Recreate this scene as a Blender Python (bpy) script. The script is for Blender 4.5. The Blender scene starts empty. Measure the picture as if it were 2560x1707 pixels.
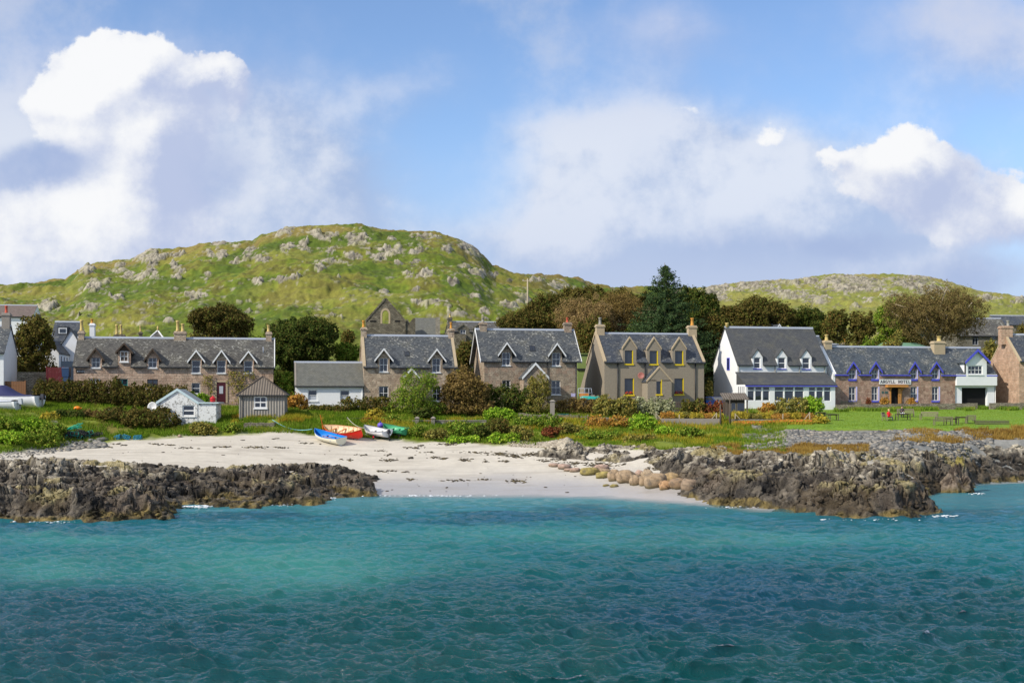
import bpy, math, random
import numpy as np
from mathutils import Vector, Matrix
random.seed(7)
SC = bpy.context.scene
COL = SC.collection
RAD = math.radians
# ------------------------------------------------------------------ camera
F = 3000.0; HC = 8.2; PYH = 990.0           # focal length / horizon row in photo pixels (2560 wide), camera height above the water
cam = bpy.data.cameras.new('camera'); co = bpy.data.objects.new('camera', cam); COL.objects.link(co)
co.location = (0, 0, HC); co.rotation_euler = (RAD(90), 0, 0)
cam.sensor_width = 36; cam.lens = 36 * F / 2560; cam.shift_y = (PYH - 853.5) / 2560
cam.clip_start = 0.5; cam.clip_end = 6000
SC.camera = co
# ------------------------------------------------------------------ sun and exposure
SUN_DIR = Vector((0.80, 0.56, -0.70)).normalized()      # direction the light travels
sl = bpy.data.lights.new('sun', 'SUN'); so = bpy.data.objects.new('sun', sl); COL.objects.link(so)
so.rotation_euler = SUN_DIR.to_track_quat('-Z', 'Y').to_euler()
sl.energy = 3.9; sl.angle = RAD(0.5); sl.color = (1.0, 0.93, 0.82)
SC.view_settings.view_transform = 'Standard'; SC.view_settings.look = 'None'
SC.view_settings.exposure = 0.22; SC.view_settings.gamma = 1.0; SC.view_settings.use_curve_mapping = False
SC.cycles.max_bounces = 6; SC.cycles.diffuse_bounces = 2; SC.cycles.glossy_bounces = 3
SC.cycles.transparent_max_bounces = 8; SC.cycles.caustics_reflective = False; SC.cycles.caustics_refractive = False

# ------------------------------------------------------------------ colours and node expressions
def lin(c):
    return tuple(((v/255)/12.92 if v/255 <= .04045 else (((v/255)+.055)/1.055)**2.4) for v in c[:3]) + (1.0,)

class E:
    """a node socket with arithmetic"""
    def __init__(s, nt, sock): s.nt = nt; s.s = sock
    def _m(s, op, *o, clamp=False):
        n = s.nt.nodes.new('ShaderNodeMath'); n.operation = op; n.use_clamp = clamp
        for i, v in enumerate((s,) + o):
            if isinstance(v, E): s.nt.links.new(v.s, n.inputs[i])
            else: n.inputs[i].default_value = v
        return E(s.nt, n.outputs[0])
    def __add__(s, o): return s._m('ADD', o)
    def __radd__(s, o): return s._m('ADD', o)
    def __sub__(s, o): return s._m('SUBTRACT', o)
    def __rsub__(s, o): return (s * -1.0) + o
    def __mul__(s, o): return s._m('MULTIPLY', o)
    def __rmul__(s, o): return s._m('MULTIPLY', o)
    def __truediv__(s, o): return s._m('DIVIDE', o)
    def pow(s, o): return s._m('POWER', o)
    def abs(s): return s._m('ABSOLUTE')
    def exp(s): return s._m('EXPONENT')
    def max(s, o): return s._m('MAXIMUM', o)
    def min(s, o): return s._m('MINIMUM', o)
    def clamp(s): return s._m('ADD', 0.0, clamp=True)
    def step(s, a, b):          # smoothstep
        n = s.nt.nodes.new('ShaderNodeMapRange'); n.interpolation_type = 'SMOOTHSTEP'
        s.nt.links.new(s.s, n.inputs['Value']); n.inputs['From Min'].default_value = a; n.inputs['From Max'].default_value = b
        return E(s.nt, n.outputs['Result'])

class NT:
    def __init__(s, nt): s.nt = nt; nt.nodes.clear()
    def new(s, t, **kw):
        n = s.nt.nodes.new(t)
        for k, v in kw.items(): setattr(n, k, v)
        return n
    def put(s, sock, v):
        if isinstance(v, E): s.nt.links.new(v.s, sock)
        elif v is not None:
            if hasattr(sock.default_value, '__len__') and not hasattr(v, '__len__'): v = (v,)*len(sock.default_value)
            if hasattr(sock.default_value, '__len__') and len(sock.default_value) == 3 and len(v) == 4: v = v[:3]
            sock.default_value = v
    def xyz(s, v):
        n = s.new('ShaderNodeSeparateXYZ'); s.put(n.inputs[0], v); return [E(s.nt, o) for o in n.outputs]
    def vec(s, x, y, z=0.0):
        n = s.new('ShaderNodeCombineXYZ')
        for i, v in enumerate((x, y, z)): s.put(n.inputs[i], v)
        return E(s.nt, n.outputs[0])
    def coord(s, k='Object'): return E(s.nt, s.new('ShaderNodeTexCoord').outputs[k])
    def attr(s, name, out='Fac'): return E(s.nt, s.new('ShaderNodeAttribute', attribute_name=name).outputs[out])
    def scale(s, v, k):
        n = s.new('ShaderNodeVectorMath', operation='MULTIPLY'); s.put(n.inputs[0], v); s.put(n.inputs[1], k if hasattr(k, '__len__') else (k, k, k))
        return E(s.nt, n.outputs[0])
    def vadd(s, a, b):
        n = s.new('ShaderNodeVectorMath', operation='ADD'); s.put(n.inputs[0], a); s.put(n.inputs[1], b); return E(s.nt, n.outputs[0])
    def noise(s, v, sc, det=4, rough=.55, out='Fac', dist=0.0):
        n = s.new('ShaderNodeTexNoise'); s.put(n.inputs['Vector'], v); n.inputs['Scale'].default_value = sc
        n.inputs['Detail'].default_value = det; n.inputs['Roughness'].default_value = rough; n.inputs['Distortion'].default_value = dist
        return E(s.nt, n.outputs[out])
    def voro(s, v, sc, feat='F1', out='Distance', rand=1.0):
        n = s.new('ShaderNodeTexVoronoi', feature=feat); s.put(n.inputs['Vector'], v); n.inputs['Scale'].default_value = sc
        n.inputs['Randomness'].default_value = rand
        return E(s.nt, n.outputs[out])
    def mix(s, f, a, b, mode='MIX'):
        n = s.new('ShaderNodeMix', data_type='RGBA', blend_type=mode)
        s.put(n.inputs[0], f); s.put(n.inputs[6], a); s.put(n.inputs[7], b); return E(s.nt, n.outputs[2])
    def bump(s, h, strength=.5, dist=.05):
        n = s.new('ShaderNodeBump'); s.put(n.inputs['Height'], h); n.inputs['Strength'].default_value = strength; n.inputs['Distance'].default_value = dist
        return E(s.nt, n.outputs[0])

MATS = {}
def material(name, fn):
    if name in MATS: return MATS[name]
    m = bpy.data.materials.new(name); m.use_nodes = True
    t = NT(m.node_tree); sh = fn(t)
    o = t.new('ShaderNodeOutputMaterial'); m.node_tree.links.new(sh.s, o.inputs[0])
    MATS[name] = m; return m
def pbr(t, col, rough=.8, metal=0.0, normal=None, spec=.5, **kw):
    n = t.new('ShaderNodeBsdfPrincipled'); t.put(n.inputs['Base Color'], col); t.put(n.inputs['Roughness'], rough)
    t.put(n.inputs['Metallic'], metal); t.put(n.inputs['Specular IOR Level'], spec)
    if normal is not None: t.put(n.inputs['Normal'], normal)
    for k, v in kw.items(): t.put(n.inputs[k.replace('_', ' ')], v)
    return E(t.nt, n.outputs[0])
def L(*c): return lin(c)

# ------------------------------------------------------------------ world: Nishita sky with clouds placed by direction
def build_world():
    w = bpy.data.worlds.new('World'); SC.world = w; w.use_nodes = True
    t = NT(w.node_tree)
    sky = t.new('ShaderNodeTexSky', sky_type='NISHITA', sun_disc=False)
    sky.sun_elevation = math.asin(-SUN_DIR.z); sky.sun_rotation = math.atan2(-SUN_DIR.x, -SUN_DIR.y)
    sky.air_density = 1.0; sky.dust_density = 0.6; sky.ozone_density = 1.5
    d = t.coord('Generated'); x, y, z = t.xyz(d)
    yy = y.abs().max(.25)
    A = x / yy; B = z.max(-.05) / yy
    P = t.vec(A, B, 0.0)
    def px(v): return (v - 1280) / F
    def py(v): return (PYH - v) / F
    warp = t.noise(t.scale(P, (1, 1.25, 1)), 7.0, 6, .56, out='Color')
    w1, w2, w3 = t.xyz(warp)
    fine = t.noise(P, 30.0, 5, .6, out='Color'); f1, f2, f3 = t.xyz(fine)
    Aw = A + (w1 - .5) * .085 + (f1 - .5) * .016; Bw = B + (w2 - .5) * .065 + (f2 - .5) * .016
    def blob(cx, cy, rx, ry, amp=1.0, a=Aw, b=Bw):
        u = (a - px(cx)) * (F / rx); v = (b - py(cy)) * (F / ry)
        return ((u*u + v*v) * -1.0).exp() * amp
    def group(lst, a=Aw, b=Bw):
        s = None
        for q in lst:
            e = blob(*q, a=a, b=b); s = e if s is None else s + e
        return s
    up = (z * 1.0).step(.02, .6)
    SOFT = [(430, 420, 420, 330, .9), (60, 560, 300, 230, 1.1), (700, 420, 190, 260, .55), (1550, 450, 230, 220, .9), (1850, 480, 330, 200, 1.1),
            (2150, 560, 330, 170, 1.0), (1500, 640, 520, 110, .8), (1650, 60, 190, 110, .50), (2480, 120, 260, 170, .60), (880, 600, 200, 150, .30),
            (60, 230, 170, 190, .45), (1010, 225, 130, 60, .25), (2300, 690, 330, 60, .5), (2100, 60, 300, 120, .22), (1380, 330, 130, 60, .3)]
    WHITE = [(262, 165, 105, 75, 1.1), (350, 160, 75, 65, .9), (215, 245, 85, 85, .9), (320, 300, 165, 150, 1.35), (400, 330, 90, 110, .8), (130, 235, 80, 45, .75), (370, 420, 110, 130, 1.05), (330, 560, 220, 130, .95),
             (90, 580, 260, 110, .8), (545, 180, 85, 42, 1.0), (590, 240, 48, 62, .85), (200, 330, 90, 60, .5), (470, 200, 60, 40, .5),
             (2200, 395, 90, 60, 1.05), (2300, 400, 75, 60, .95), (2270, 470, 120, 70, .95), (2380, 500, 110, 90, .85), (2545, 530, 75, 85, 1.15), (2400, 590, 120, 60, .5),
             (1925, 330, 75, 28, .50), (1720, 280, 45, 22, .42), (2085, 375, 50, 28, .45)]
    def dens(ox, oy):
        Q = t.vadd(P, (ox, oy, 0)); m1 = t.noise(Q, 5.0, 7, .6); m2 = t.noise(t.vadd(Q, (3.1, 1.7, 0)), 13.0, 8, .60)
        s_ = group(SOFT, a=Aw+ox, b=Bw+oy)*1.25 + (m1-.5)*1.3 + (m2-.5)*.4
        a2 = A + (w1-.5)*.05 + (f1-.5)*.036 + ox; b2 = B + (w2-.5)*.045 + (f2-.5)*.036 + oy
        w_ = group(WHITE, a=a2, b=b2) + (m2-.5)*.75 + (m1-.5)*.35
        return s_, w_, m1, m2
    s0, w0, n1, n2 = dens(0, 0); s1, w1_, q1, q2 = dens(-.016, .014)
    softm = s0.step(.0, 1.05)
    litw = ((w0 - w1_)*.75 + .66 + (n2-.5)*1.5 + (n1-.5)*1.6); edge = ((w0 - w1_)*1.5 + .55).step(.2, .8)
    whm = w0.step(.30, .50) * edge + w0.step(.10, .85) * (1.0 - edge)
    lits = (s0 - s1)*1.2 + .5 + (n2-.5)*1.2 + (n1-.5)*1.5
    dark = group([(150, 425, 150, 55, 1.0), (0, 440, 170, 60, .7), (560, 430, 80, 120, .75), (2120, 610, 200, 40, .7), (1800, 640, 260, 70, .45), (2480, 690, 200, 40, .8),
                  (1620, 400, 130, 90, .3), (1560, 560, 90, 60, -.3), (2000, 420, 180, 70, -.35)])
    dk = (dark + (n2 - .5) * .35).step(.1, 1.0)
    hi = ((n1 - .5) * 3.0 + up * .75).step(.3, .9) * up
    blue = t.mix(1.0, E(t.nt, sky.outputs[0]), (0.87, 0.96, 1.12, 1), 'MULTIPLY')
    blue = t.scale(blue, SKYK)
    CS = CLK
    def c(*rgb):
        q = lin(rgb); return tuple(v * CS for v in q[:3]) + (1,)
    light = t.mix((litw - dk*.3).step(.05, 1.15), c(188, 200, 230), c(250, 251, 253))
    softc = t.mix(lits.step(.15, .95), c(168, 187, 222), c(230, 234, 244))
    softc = t.mix((1.0 - B.step(.06, .20))*.6, softc, c(204, 213, 237))
    softc = t.mix(B.step(.20, .34)*.8, softc, c(188, 200, 233))
    low = (1.0 - B.step(.03, .24))
    col = t.mix(low*.9, blue, c(182, 199, 233))
    col = t.mix(softm * .86, col, softc)
    col = t.mix(whm * (dk * -.35 + 1.0), col, light)
    col = t.mix(dk * softm.max(.3) * .7, col, c(163, 182, 222))
    col = t.mix(hi * .8, col, c(222, 224, 232))
    bg = t.new('ShaderNodeBackground'); t.put(bg.inputs[0], col); bg.inputs[1].default_value = 0.1
    o = t.new('ShaderNodeOutputWorld'); t.nt.links.new(bg.outputs[0], o.inputs[0])
    w.cycles.sampling_method = 'MANUAL'; w.cycles.sample_map_resolution = 512
SKYK = 1.36; CLK = 8.5
build_world()

# ------------------------------------------------------------------ object helpers
def tag(o, label=None, cat=None, group=None, kind=None):
    if label: o['label'] = label
    if cat: o['category'] = cat
    if group: o['group'] = group
    if kind: o['kind'] = kind
    return o
def empty(name, loc, yaw=0.0):
    o = bpy.data.objects.new(name, None); COL.objects.link(o); o.location = loc; o.rotation_euler = (0, 0, yaw); o.empty_display_size = .5
    return o
def mesh_np(name, verts, faces, mat, parent=None, attrs=None, colors=None, smooth=False):
    """faces: (n,k) int array, all of one size"""
    me = bpy.data.meshes.new(name)
    v = np.asarray(verts, dtype=np.float32); f = np.asarray(faces, dtype=np.int32); n, k = f.shape
    me.vertices.add(len(v)); me.vertices.foreach_set('co', v.ravel())
    me.loops.add(n*k); me.loops.foreach_set('vertex_index', f.ravel())
    me.polygons.add(n); me.polygons.foreach_set('loop_start', np.arange(0, n*k, k, dtype=np.int32))
    try: me.polygons.foreach_set('loop_total', np.full(n, k, dtype=np.int32))
    except Exception: pass
    if smooth: me.polygons.foreach_set('use_smooth', np.ones(n, dtype=bool))
    for an, av in (attrs or {}).items():
        a = me.attributes.new(an, 'FLOAT', 'POINT'); a.data.foreach_set('value', np.asarray(av, dtype=np.float32))
    for an, av in (colors or {}).items():
        a = me.attributes.new(an, 'FLOAT_COLOR', 'POINT'); c = np.ones((len(v), 4), dtype=np.float32); c[:, :3] = av; a.data.foreach_set('color', c.ravel())
    me.update(calc_edges=True); me.validate()
    me.materials.append(mat)
    o = bpy.data.objects.new(name, me); COL.objects.link(o)
    if parent is not None: o.parent = parent
    return o

class MB:
    """collects simple shapes into one mesh, with uv in metres along each face"""
    def __init__(s): s.v = []; s.f = []; s.sm = []
    def face(s, pts, smooth=False):
        i = len(s.v); s.v += [tuple(p) for p in pts]; s.f.append(tuple(range(i, i+len(pts)))); s.sm.append(smooth); return s
    def box(s, x0, x1, y0, y1, z0, z1, M=None, taper=0.0):
        t = taper
        p = [(x0,y0,z0),(x1,y0,z0),(x1,y1,z0),(x0,y1,z0),(x0+t,y0+t,z1),(x1-t,y0+t,z1),(x1-t,y1-t,z1),(x0+t,y1-t,z1)]
        if M is not None: p = [tuple(M @ Vector(q)) for q in p]
        for q in ((0,3,2,1),(4,5,6,7),(0,1,5,4),(1,2,6,5),(2,3,7,6),(3,0,4,7)): s.face([p[k] for k in q])
        return s
    def hexa(s, p):
        for q in ((0,3,2,1),(4,5,6,7),(0,1,5,4),(1,2,6,5),(2,3,7,6),(3,0,4,7)): s.face([p[k] for k in q])
        return s
    def prism(s, poly, y0, y1):
        """poly in (x,z), anticlockwise seen from the front (-y); extruded y0..y1"""
        n = len(poly)
        s.face([(x, y0, z) for x, z in poly]); s.face([(x, y1, z) for x, z in reversed(poly)])
        for i in range(n):
            a, b = poly[i], poly[(i+1) % n]
            s.face([(a[0], y1, a[1]), (b[0], y1, b[1]), (b[0], y0, b[1]), (a[0], y0, a[1])][::-1] if False else [(a[0], y0, a[1]), (a[0], y1, a[1]), (b[0], y1, b[1]), (b[0], y0, b[1])])
        return s
    def prismx(s, poly, x0, x1):
        """poly in (y,z) extruded along x"""
        n = len(poly)
        s.face([(x0, y, z) for y, z in reversed(poly)]); s.face([(x1, y, z) for y, z in poly])
        for i in range(n):
            a, b = poly[i], poly[(i+1) % n]
            s.face([(x0, a[0], a[1]), (x0, b[0], b[1]), (x1, b[0], b[1]), (x1, a[0], a[1])])
        return s
    def bar(s, a, b, w, h=None, up=(0, 0, 1)):
        h = h or w; a = Vector(a); b = Vector(b); d = (b-a).normalized(); U = Vector(up)
        if abs(d.dot(U)) > .95: U = Vector((1, 0, 0))
        sx = d.cross(U).normalized(); sz = sx.cross(d).normalized()
        p = []
        for q in (a, b):
            for i, j in ((-1,-1),(1,-1),(1,1),(-1,1)): p.append(tuple(q + sx*i*w/2 + sz*j*h/2))
        for q in ((3,2,1,0),(4,5,6,7),(0,1,5,4),(1,2,6,5),(2,3,7,6),(3,0,4,7)): s.face([p[k] for k in q])
        return s
    def tube(s, pts, r, n=6, cap=True):
        pts = [Vector(p) for p in pts]; rr = r if hasattr(r, '__len__') else [r]*len(pts)
        rings = []; prev = None
        for i, p in enumerate(pts):
            d = (pts[min(i+1, len(pts)-1)] - pts[max(i-1, 0)]).normalized()
            if prev is None:
                u = d.cross(Vector((0, 0, 1)));
                if u.length < .1: u = d.cross(Vector((1, 0, 0)))
            else: u = prev - d * prev.dot(d)
            u.normalize(); prev = u; w = d.cross(u)
            rings.append([tuple(p + (u*math.cos(2*math.pi*k/n) + w*math.sin(2*math.pi*k/n)) * rr[i]) for k in range(n)])
        for i in range(len(rings)-1):
            for k in range(n): s.face([rings[i][k], rings[i][(k+1) % n], rings[i+1][(k+1) % n], rings[i+1][k]], True)
        if cap: s.face(rings[0][::-1]); s.face(rings[-1])
        return s
    def lathe(s, c, prof, n=12):
        """prof: (radius, z) list bottom to top"""
        R = [[(c[0]+r*math.cos(2*math.pi*k/n), c[1]+r*math.sin(2*math.pi*k/n), c[2]+z) for k in range(n)] for r, z in prof]
        for i in range(len(R)-1):
            for k in range(n): s.face([R[i][k], R[i][(k+1) % n], R[i+1][(k+1) % n], R[i+1][k]], True)
        s.face(R[0][::-1]); s.face(R[-1]); return s
    def ball(s, c, r, n=10, m=7, sc=(1, 1, 1)):
        R = [[(c[0]+sc[0]*r*math.sin(math.pi*(i)/m)*math.cos(2*math.pi*k/n), c[1]+sc[1]*r*math.sin(math.pi*i/m)*math.sin(2*math.pi*k/n), c[2]+sc[2]*r*math.cos(math.pi*i/m)) for k in range(n)] for i in range(m+1)]
        for i in range(m):
            for k in range(n):
                q = [R[i][k], R[i+1][k], R[i+1][(k+1) % n], R[i][(k+1) % n]]
                if i == 0: q = [R[0][0], R[1][k], R[1][(k+1) % n]]
                if i == m-1: q = [R[i][k], R[m][0], R[i][(k+1) % n]]
                s.face(q, True)
        return s
    def build(s, name, mat, parent=None, M=None, bevel=0.0):
        me = bpy.data.meshes.new(name)
        v = s.v if M is None else [tuple(M @ Vector(p)) for p in s.v]
        me.from_pydata(v, [], s.f)
        uv = me.uv_layers.new(name='UVMap')
        for p, sm in zip(me.polygons, s.sm):
            p.use_smooth = sm; n = p.normal
            if abs(n.z) > .95: t = Vector((1, 0, 0))
            else: t = Vector((0, 0, 1)).cross(n).normalized()
            b = n.cross(t)
            for li in p.loop_indices:
                c = me.vertices[me.loops[li].vertex_index].co; uv.data[li].uv = (c.dot(t), c.dot(b))
        if any(s.sm):           # weld so that smooth parts shade smoothly
            import bmesh
            bm = bmesh.new(); bm.from_mesh(me); bmesh.ops.remove_doubles(bm, verts=bm.verts, dist=1e-5); bm.to_mesh(me); bm.free()
        me.materials.append(mat)
        o = bpy.data.objects.new(name, me); COL.objects.link(o)
        if parent is not None: o.parent = parent
        return o

# ------------------------------------------------------------------ numpy noise
def _h(ix, iy, seed):
    n = (ix.astype(np.int64) * 374761393 + iy.astype(np.int64) * 668265263 + seed * 974634777) & 0xffffffff
    n = ((n ^ (n >> 13)) * 1274126177) & 0xffffffff
    n = (n ^ (n >> 16)) & 0xffffffff
    return n.astype(np.float64) / 4294967295.0
def vnoise(x, y, seed=0):
    ix = np.floor(x); iy = np.floor(y); fx = x-ix; fy = y-iy
    fx = fx*fx*fx*(fx*(fx*6-15)+10); fy = fy*fy*fy*(fy*(fy*6-15)+10)
    a = _h(ix, iy, seed); b = _h(ix+1, iy, seed); c = _h(ix, iy+1, seed); d = _h(ix+1, iy+1, seed)
    return (a*(1-fx)+b*fx)*(1-fy) + (c*(1-fx)+d*fx)*fy
def fbm(x, y, oct=4, seed=0, gain=.5):
    s = 0; a = 1; t = 0
    for o in range(oct):
        s = s + a*vnoise(x, y, seed+o*17); t += a; a *= gain; x = x*2.03+11.3; y = y*2.03+5.7
    return s/t
def ridged(x, y, oct=4, seed=0, gain=.5):
    s = 0; a = 1; t = 0
    for o in range(oct):
        s = s + a*(1-np.abs(2*vnoise(x, y, seed+o*17)-1)); t += a; a *= gain; x = x*2.1+3.3; y = y*2.1+8.7
    return s/t
def voro(x, y, seed=0):
    """returns f1, f2-f1, cell value"""
    ix = np.floor(x); iy = np.floor(y)
    f1 = np.full(x.shape, 9.0); f2 = np.full(x.shape, 9.0); cv = np.zeros(x.shape)
    for dx in (-1, 0, 1):
        for dy in (-1, 0, 1):
            cx = ix+dx; cy = iy+dy
            qx = cx + _h(cx, cy, seed); qy = cy + _h(cx, cy, seed+5)
            d = np.hypot(x-qx, y-qy); v = _h(cx, cy, seed+9)
            nw = d < f1
            f2 = np.where(nw, f1, np.minimum(f2, d)); cv = np.where(nw, v, cv); f1 = np.where(nw, d, f1)
    return f1, f2-f1, cv
def facet(x, y, seed=0):
    """tilted plates: returns height in -.5..+.5 of a randomly tilted facet per cell, f2-f1, cell value"""
    ix = np.floor(x); iy = np.floor(y)
    f1 = np.full(x.shape, 9.0); f2 = np.full(x.shape, 9.0); cv = np.zeros(x.shape); hh = np.zeros(x.shape)
    for dx in (-1, 0, 1):
        for dy in (-1, 0, 1):
            cx = ix+dx; cy = iy+dy; qx = cx+_h(cx, cy, seed); qy = cy+_h(cx, cy, seed+5)
            ex = x-qx; ey = y-qy; d = np.hypot(ex, ey); v = _h(cx, cy, seed+9); gx = _h(cx, cy, seed+11)-.5; gy = _h(cx, cy, seed+13)-.5
            nw = d < f1; f2 = np.where(nw, f1, np.minimum(f2, d)); cv = np.where(nw, v, cv); hh = np.where(nw, ex*gx*1.6+ey*gy*1.6+(v-.5)*.7, hh); f1 = np.where(nw, d, f1)
    return hh, f2-f1, cv
def sstep(x, a, b):
    t = np.clip((x-a)/(b-a), 0, 1); return t*t*(3-2*t)

# ------------------------------------------------------------------ the lie of the land
TP = np.array([-900,-300, 0, 200, 400, 600, 800, 950,1100,1300,1500,1700,1900,1960,2100,2250,2350,2450,2560,2860,3500], float)
def zz(Y, py): return HC - (np.asarray(py)-PYH)*np.asarray(Y)/F
_Yw = np.array([ 84, 84, 84, 86,  92,  97, 100, 100, 100, 100,  99,  94,  88,  88,  87,  90, 104, 114, 116, 116,116],float)
_Y2 = np.array([112,112,112,120,123.5,125.5,127,126,124,121,117,112,108,108,108,110,115,119,120,120,120],float)
_p2 = np.array([1138,1138,1138,1112,1094,1085,1087,1097,1107,1113,1118,1125,1135,1131,1126,1120,1112,1110,1106,1105,1105],float)
_Yb = np.array([124,124,124,126, 129,130,131,132,134,135,135,135,132,125,125,125,125,125,125,125,125],float)
_pb = np.array([1040,1040,1040,1052,1064,1054,1052,1055,1060,1056,1058,1062,1066,1074,1075,1075,1075,1074,1072,1070,1070],float)
_Y3 = np.array([138,138,138,138,139,141,142,144,146,148,150,152,152,154,156,157,158,159,160,162,170],float)
_p3 = np.array([1000,1000,1000,1005,1008,1015,1018,1020,1022,1024,1022,1020,1022,1024,1022,1020,1019,1018,1018,1018,1018],float)
_Y5 = np.array([205]*10 + [215,235,240,240,240,240,240,240,240,240,240],float)
_p5 = np.array([900,895,888,885,880,880,880,880,875,870,880,900,905,905,905,905,905,905,900,900,900],float)
SKX = np.array([-900,-300,0,163,218,327,376,435,512,631,653,718,849,914,980,1088,1143,1197,1230,1284,1448,1480,1578,1741,1850,2014,2068,2286,2340,2394,2449,2560,2900,3500],float)
SKP = np.array([790,735,713,697,658,650,628,625,609,604,588,571,566,566,577,582,596,629,664,683,700,713,720,720,704,696,690,686,697,713,729,745,770,800],float)
_YC = lambda px: np.interp(px, [1150, 1300, 1700, 1800], [300, 305, 385, 400])
def G(x, y):
    """base height of the land"""
    x = np.asarray(x, float); y = np.asarray(y, float)
    px = 1280 + F*x/np.maximum(y, 1.0)
    I = lambda a: np.interp(px, TP, a)
    Yw, Y2, Yb, Y3, Y5 = I(_Yw), I(_Y2), I(_Yb), I(_Y3), I(_Y5)
    z2 = zz(Y2, I(_p2)); zb = zz(Yb, I(_pb)); z3 = zz(Y3, I(_p3)); z5 = zz(Y5, I(_p5))
    YC = _YC(px); pc = np.interp(px, SKX, SKP); zc = zz(YC, pc)
    Ym = Y5 + .5*(YC-Y5); zm = zz(Ym, I(_p5) + .60*(pc-I(_p5)))
    Ys = [Yw-40, Yw-6, Yw, Yw + .5*(Y2-Yw), Y2, Yb, Y3, Y3+22, Y5, Ym, YC, YC+25, YC+200, YC+900]
    Zs = [0*Yw-4, 0*Yw-.7, 0*Yw, z2*.46, z2, zb, z3, z3+.8, z5, zm, zc, zc-2, zc-40, 0*zc-5]
    out = np.full(px.shape, -4.0)
    for k in range(len(Ys)-1):
        t = np.clip((y-Ys[k])/np.maximum(Ys[k+1]-Ys[k], .01), 0, 1)
        z = Zs[k]*(1-t) + Zs[k+1]*t
        out = np.where(y >= Ys[k], z, out)
    out = np.where(y >= Ys[-1], -5.0, out)
    # hummocks on the hill
    hm = sstep(y, Y5-25, Y5+25)
    cr = 1 - .65*np.exp(-((y-YC)/8.0)**2)
    out = out + hm*cr*((fbm(x/22, y/13, 4, 3)-.5)*5.0 + (fbm(x/6, y/4, 3, 8)-.5)*1.5)
    bk = sstep(y, Y2-1, Y2+2)*(1-hm)*(1-sstep(y, Yb, Yb+8))
    out = out + bk*(fbm(x/3, y/3, 3, 21)-.5)*.8
    return out
def unproj(px, py, Y): return Vector(((px-1280)/F*Y, Y, HC-(py-PYH)/F*Y))
def GZ(x, y): return float(G(np.array([x]), np.array([y]))[0])
def ground(px, py, y0=70.0, y1=420.0):
    """first point of the land seen at a photo pixel"""
    ys = np.arange(y0, y1, .1); x = (px-1280)/F*ys; z = HC-(py-PYH)/F*ys
    g = G(x, ys); k = np.argmax(g >= z)
    return Vector((x[k], ys[k], g[k]))
def onland(px, Y):
    x = (px-1280)/F*Y; return Vector((x, Y, GZ(x, Y)))

# ------------------------------------------------------------------ land material (zone colours are the real colours of sand, turf and rock)
def m_land(t):
    c = t.attr('tone', 'Color'); fine = t.coord()
    wet = t.attr('wet'); rk = t.attr('rock')
    n = t.noise(fine, 3.0, 8, .68); n2 = t.noise(fine, 14.0, 4, .6)
    k = (n * 1.3 + n2 * .7) * .9 + .1
    col = t.mix(t.attr('grain'), c, t.mix(1.0, c, t.vec(k, k, k), 'MULTIPLY'))
    return pbr(t, col, rough=.92 - wet * .62, normal=t.bump(n * .6 + n2 * .4, .55, .09), spec=.35)
M_LAND = material('land', m_land)

def m_rock(t):
    p = t.coord(); c = t.attr('tone', 'Color'); q = t.vadd(t.scale(p, (1, .8, 1.5)), t.scale(t.noise(p, 1.6, 3, .5, out='Color'), .8))
    n = t.noise(q, 2.6, 9, .74); n2 = t.noise(p, 11.0, 5, .7); e1 = t.voro(q, 1.25, 'DISTANCE_TO_EDGE'); e2 = t.voro(t.scale(q, (1.4, 1, .8)), 3.4, 'DISTANCE_TO_EDGE'); f = t.voro(q, 2.3, 'F1')
    k = n * 1.5 + n2 * .9 - .18
    col = t.mix(1.0, c, t.vec(k, k, k), 'MULTIPLY')
    h = e1.min(.10) * 3.2 + e2.min(.08) * 2.0 + n * 1.1 + f * .5 + n2 * .25
    return pbr(t, col, rough=.9 - t.attr('wet') * .45, normal=t.bump(h, 1.0, .16), spec=.35)
M_ROCK = material('bedrock', m_rock)

def polysd(x, y, P):
    """signed distance in metres, positive inside"""
    d = np.full(x.shape, 1e9); ins = np.zeros(x.shape, bool); n = len(P)
    for i in range(n):
        ax, ay = P[i]; bx, by = P[(i+1) % n]
        ex, ey = bx-ax, by-ay; t = np.clip(((x-ax)*ex + (y-ay)*ey)/(ex*ex+ey*ey+1e-9), 0, 1)
        d = np.minimum(d, np.hypot(x-ax-t*ex, y-ay-t*ey))
        c = ((ay > y) != (by > y)) & (x < (bx-ax)*(y-ay)/(by-ay+1e-12)+ax); ins ^= c
    return np.where(ins, d, -d)
def shore_pt(px, py):
    ys = np.arange(70, 200, .1); x = (px-1280)/F*ys; z = HC-(py-PYH)/F*ys
    g = np.maximum(G(x, ys), 0); k = np.argmax(g >= z); return (x[k], ys[k])
def grid_faces(nr, nc):
    i = np.arange(nr*nc).reshape(nr, nc)
    return np.stack([i[:-1, :-1].ravel(), i[:-1, 1:].ravel(), i[1:, 1:].ravel(), i[1:, :-1].ravel()], 1)
def lc(*rgb): return np.array(lin(rgb)[:3])
def cmix(a, b, t): return a*(1-t[..., None]) + b*t[..., None]
def fan(px_list, Y_list):
    PX, YY = np.meshgrid(px_list, Y_list); X = (PX-1280)/F*YY; return PX, X, YY

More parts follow.
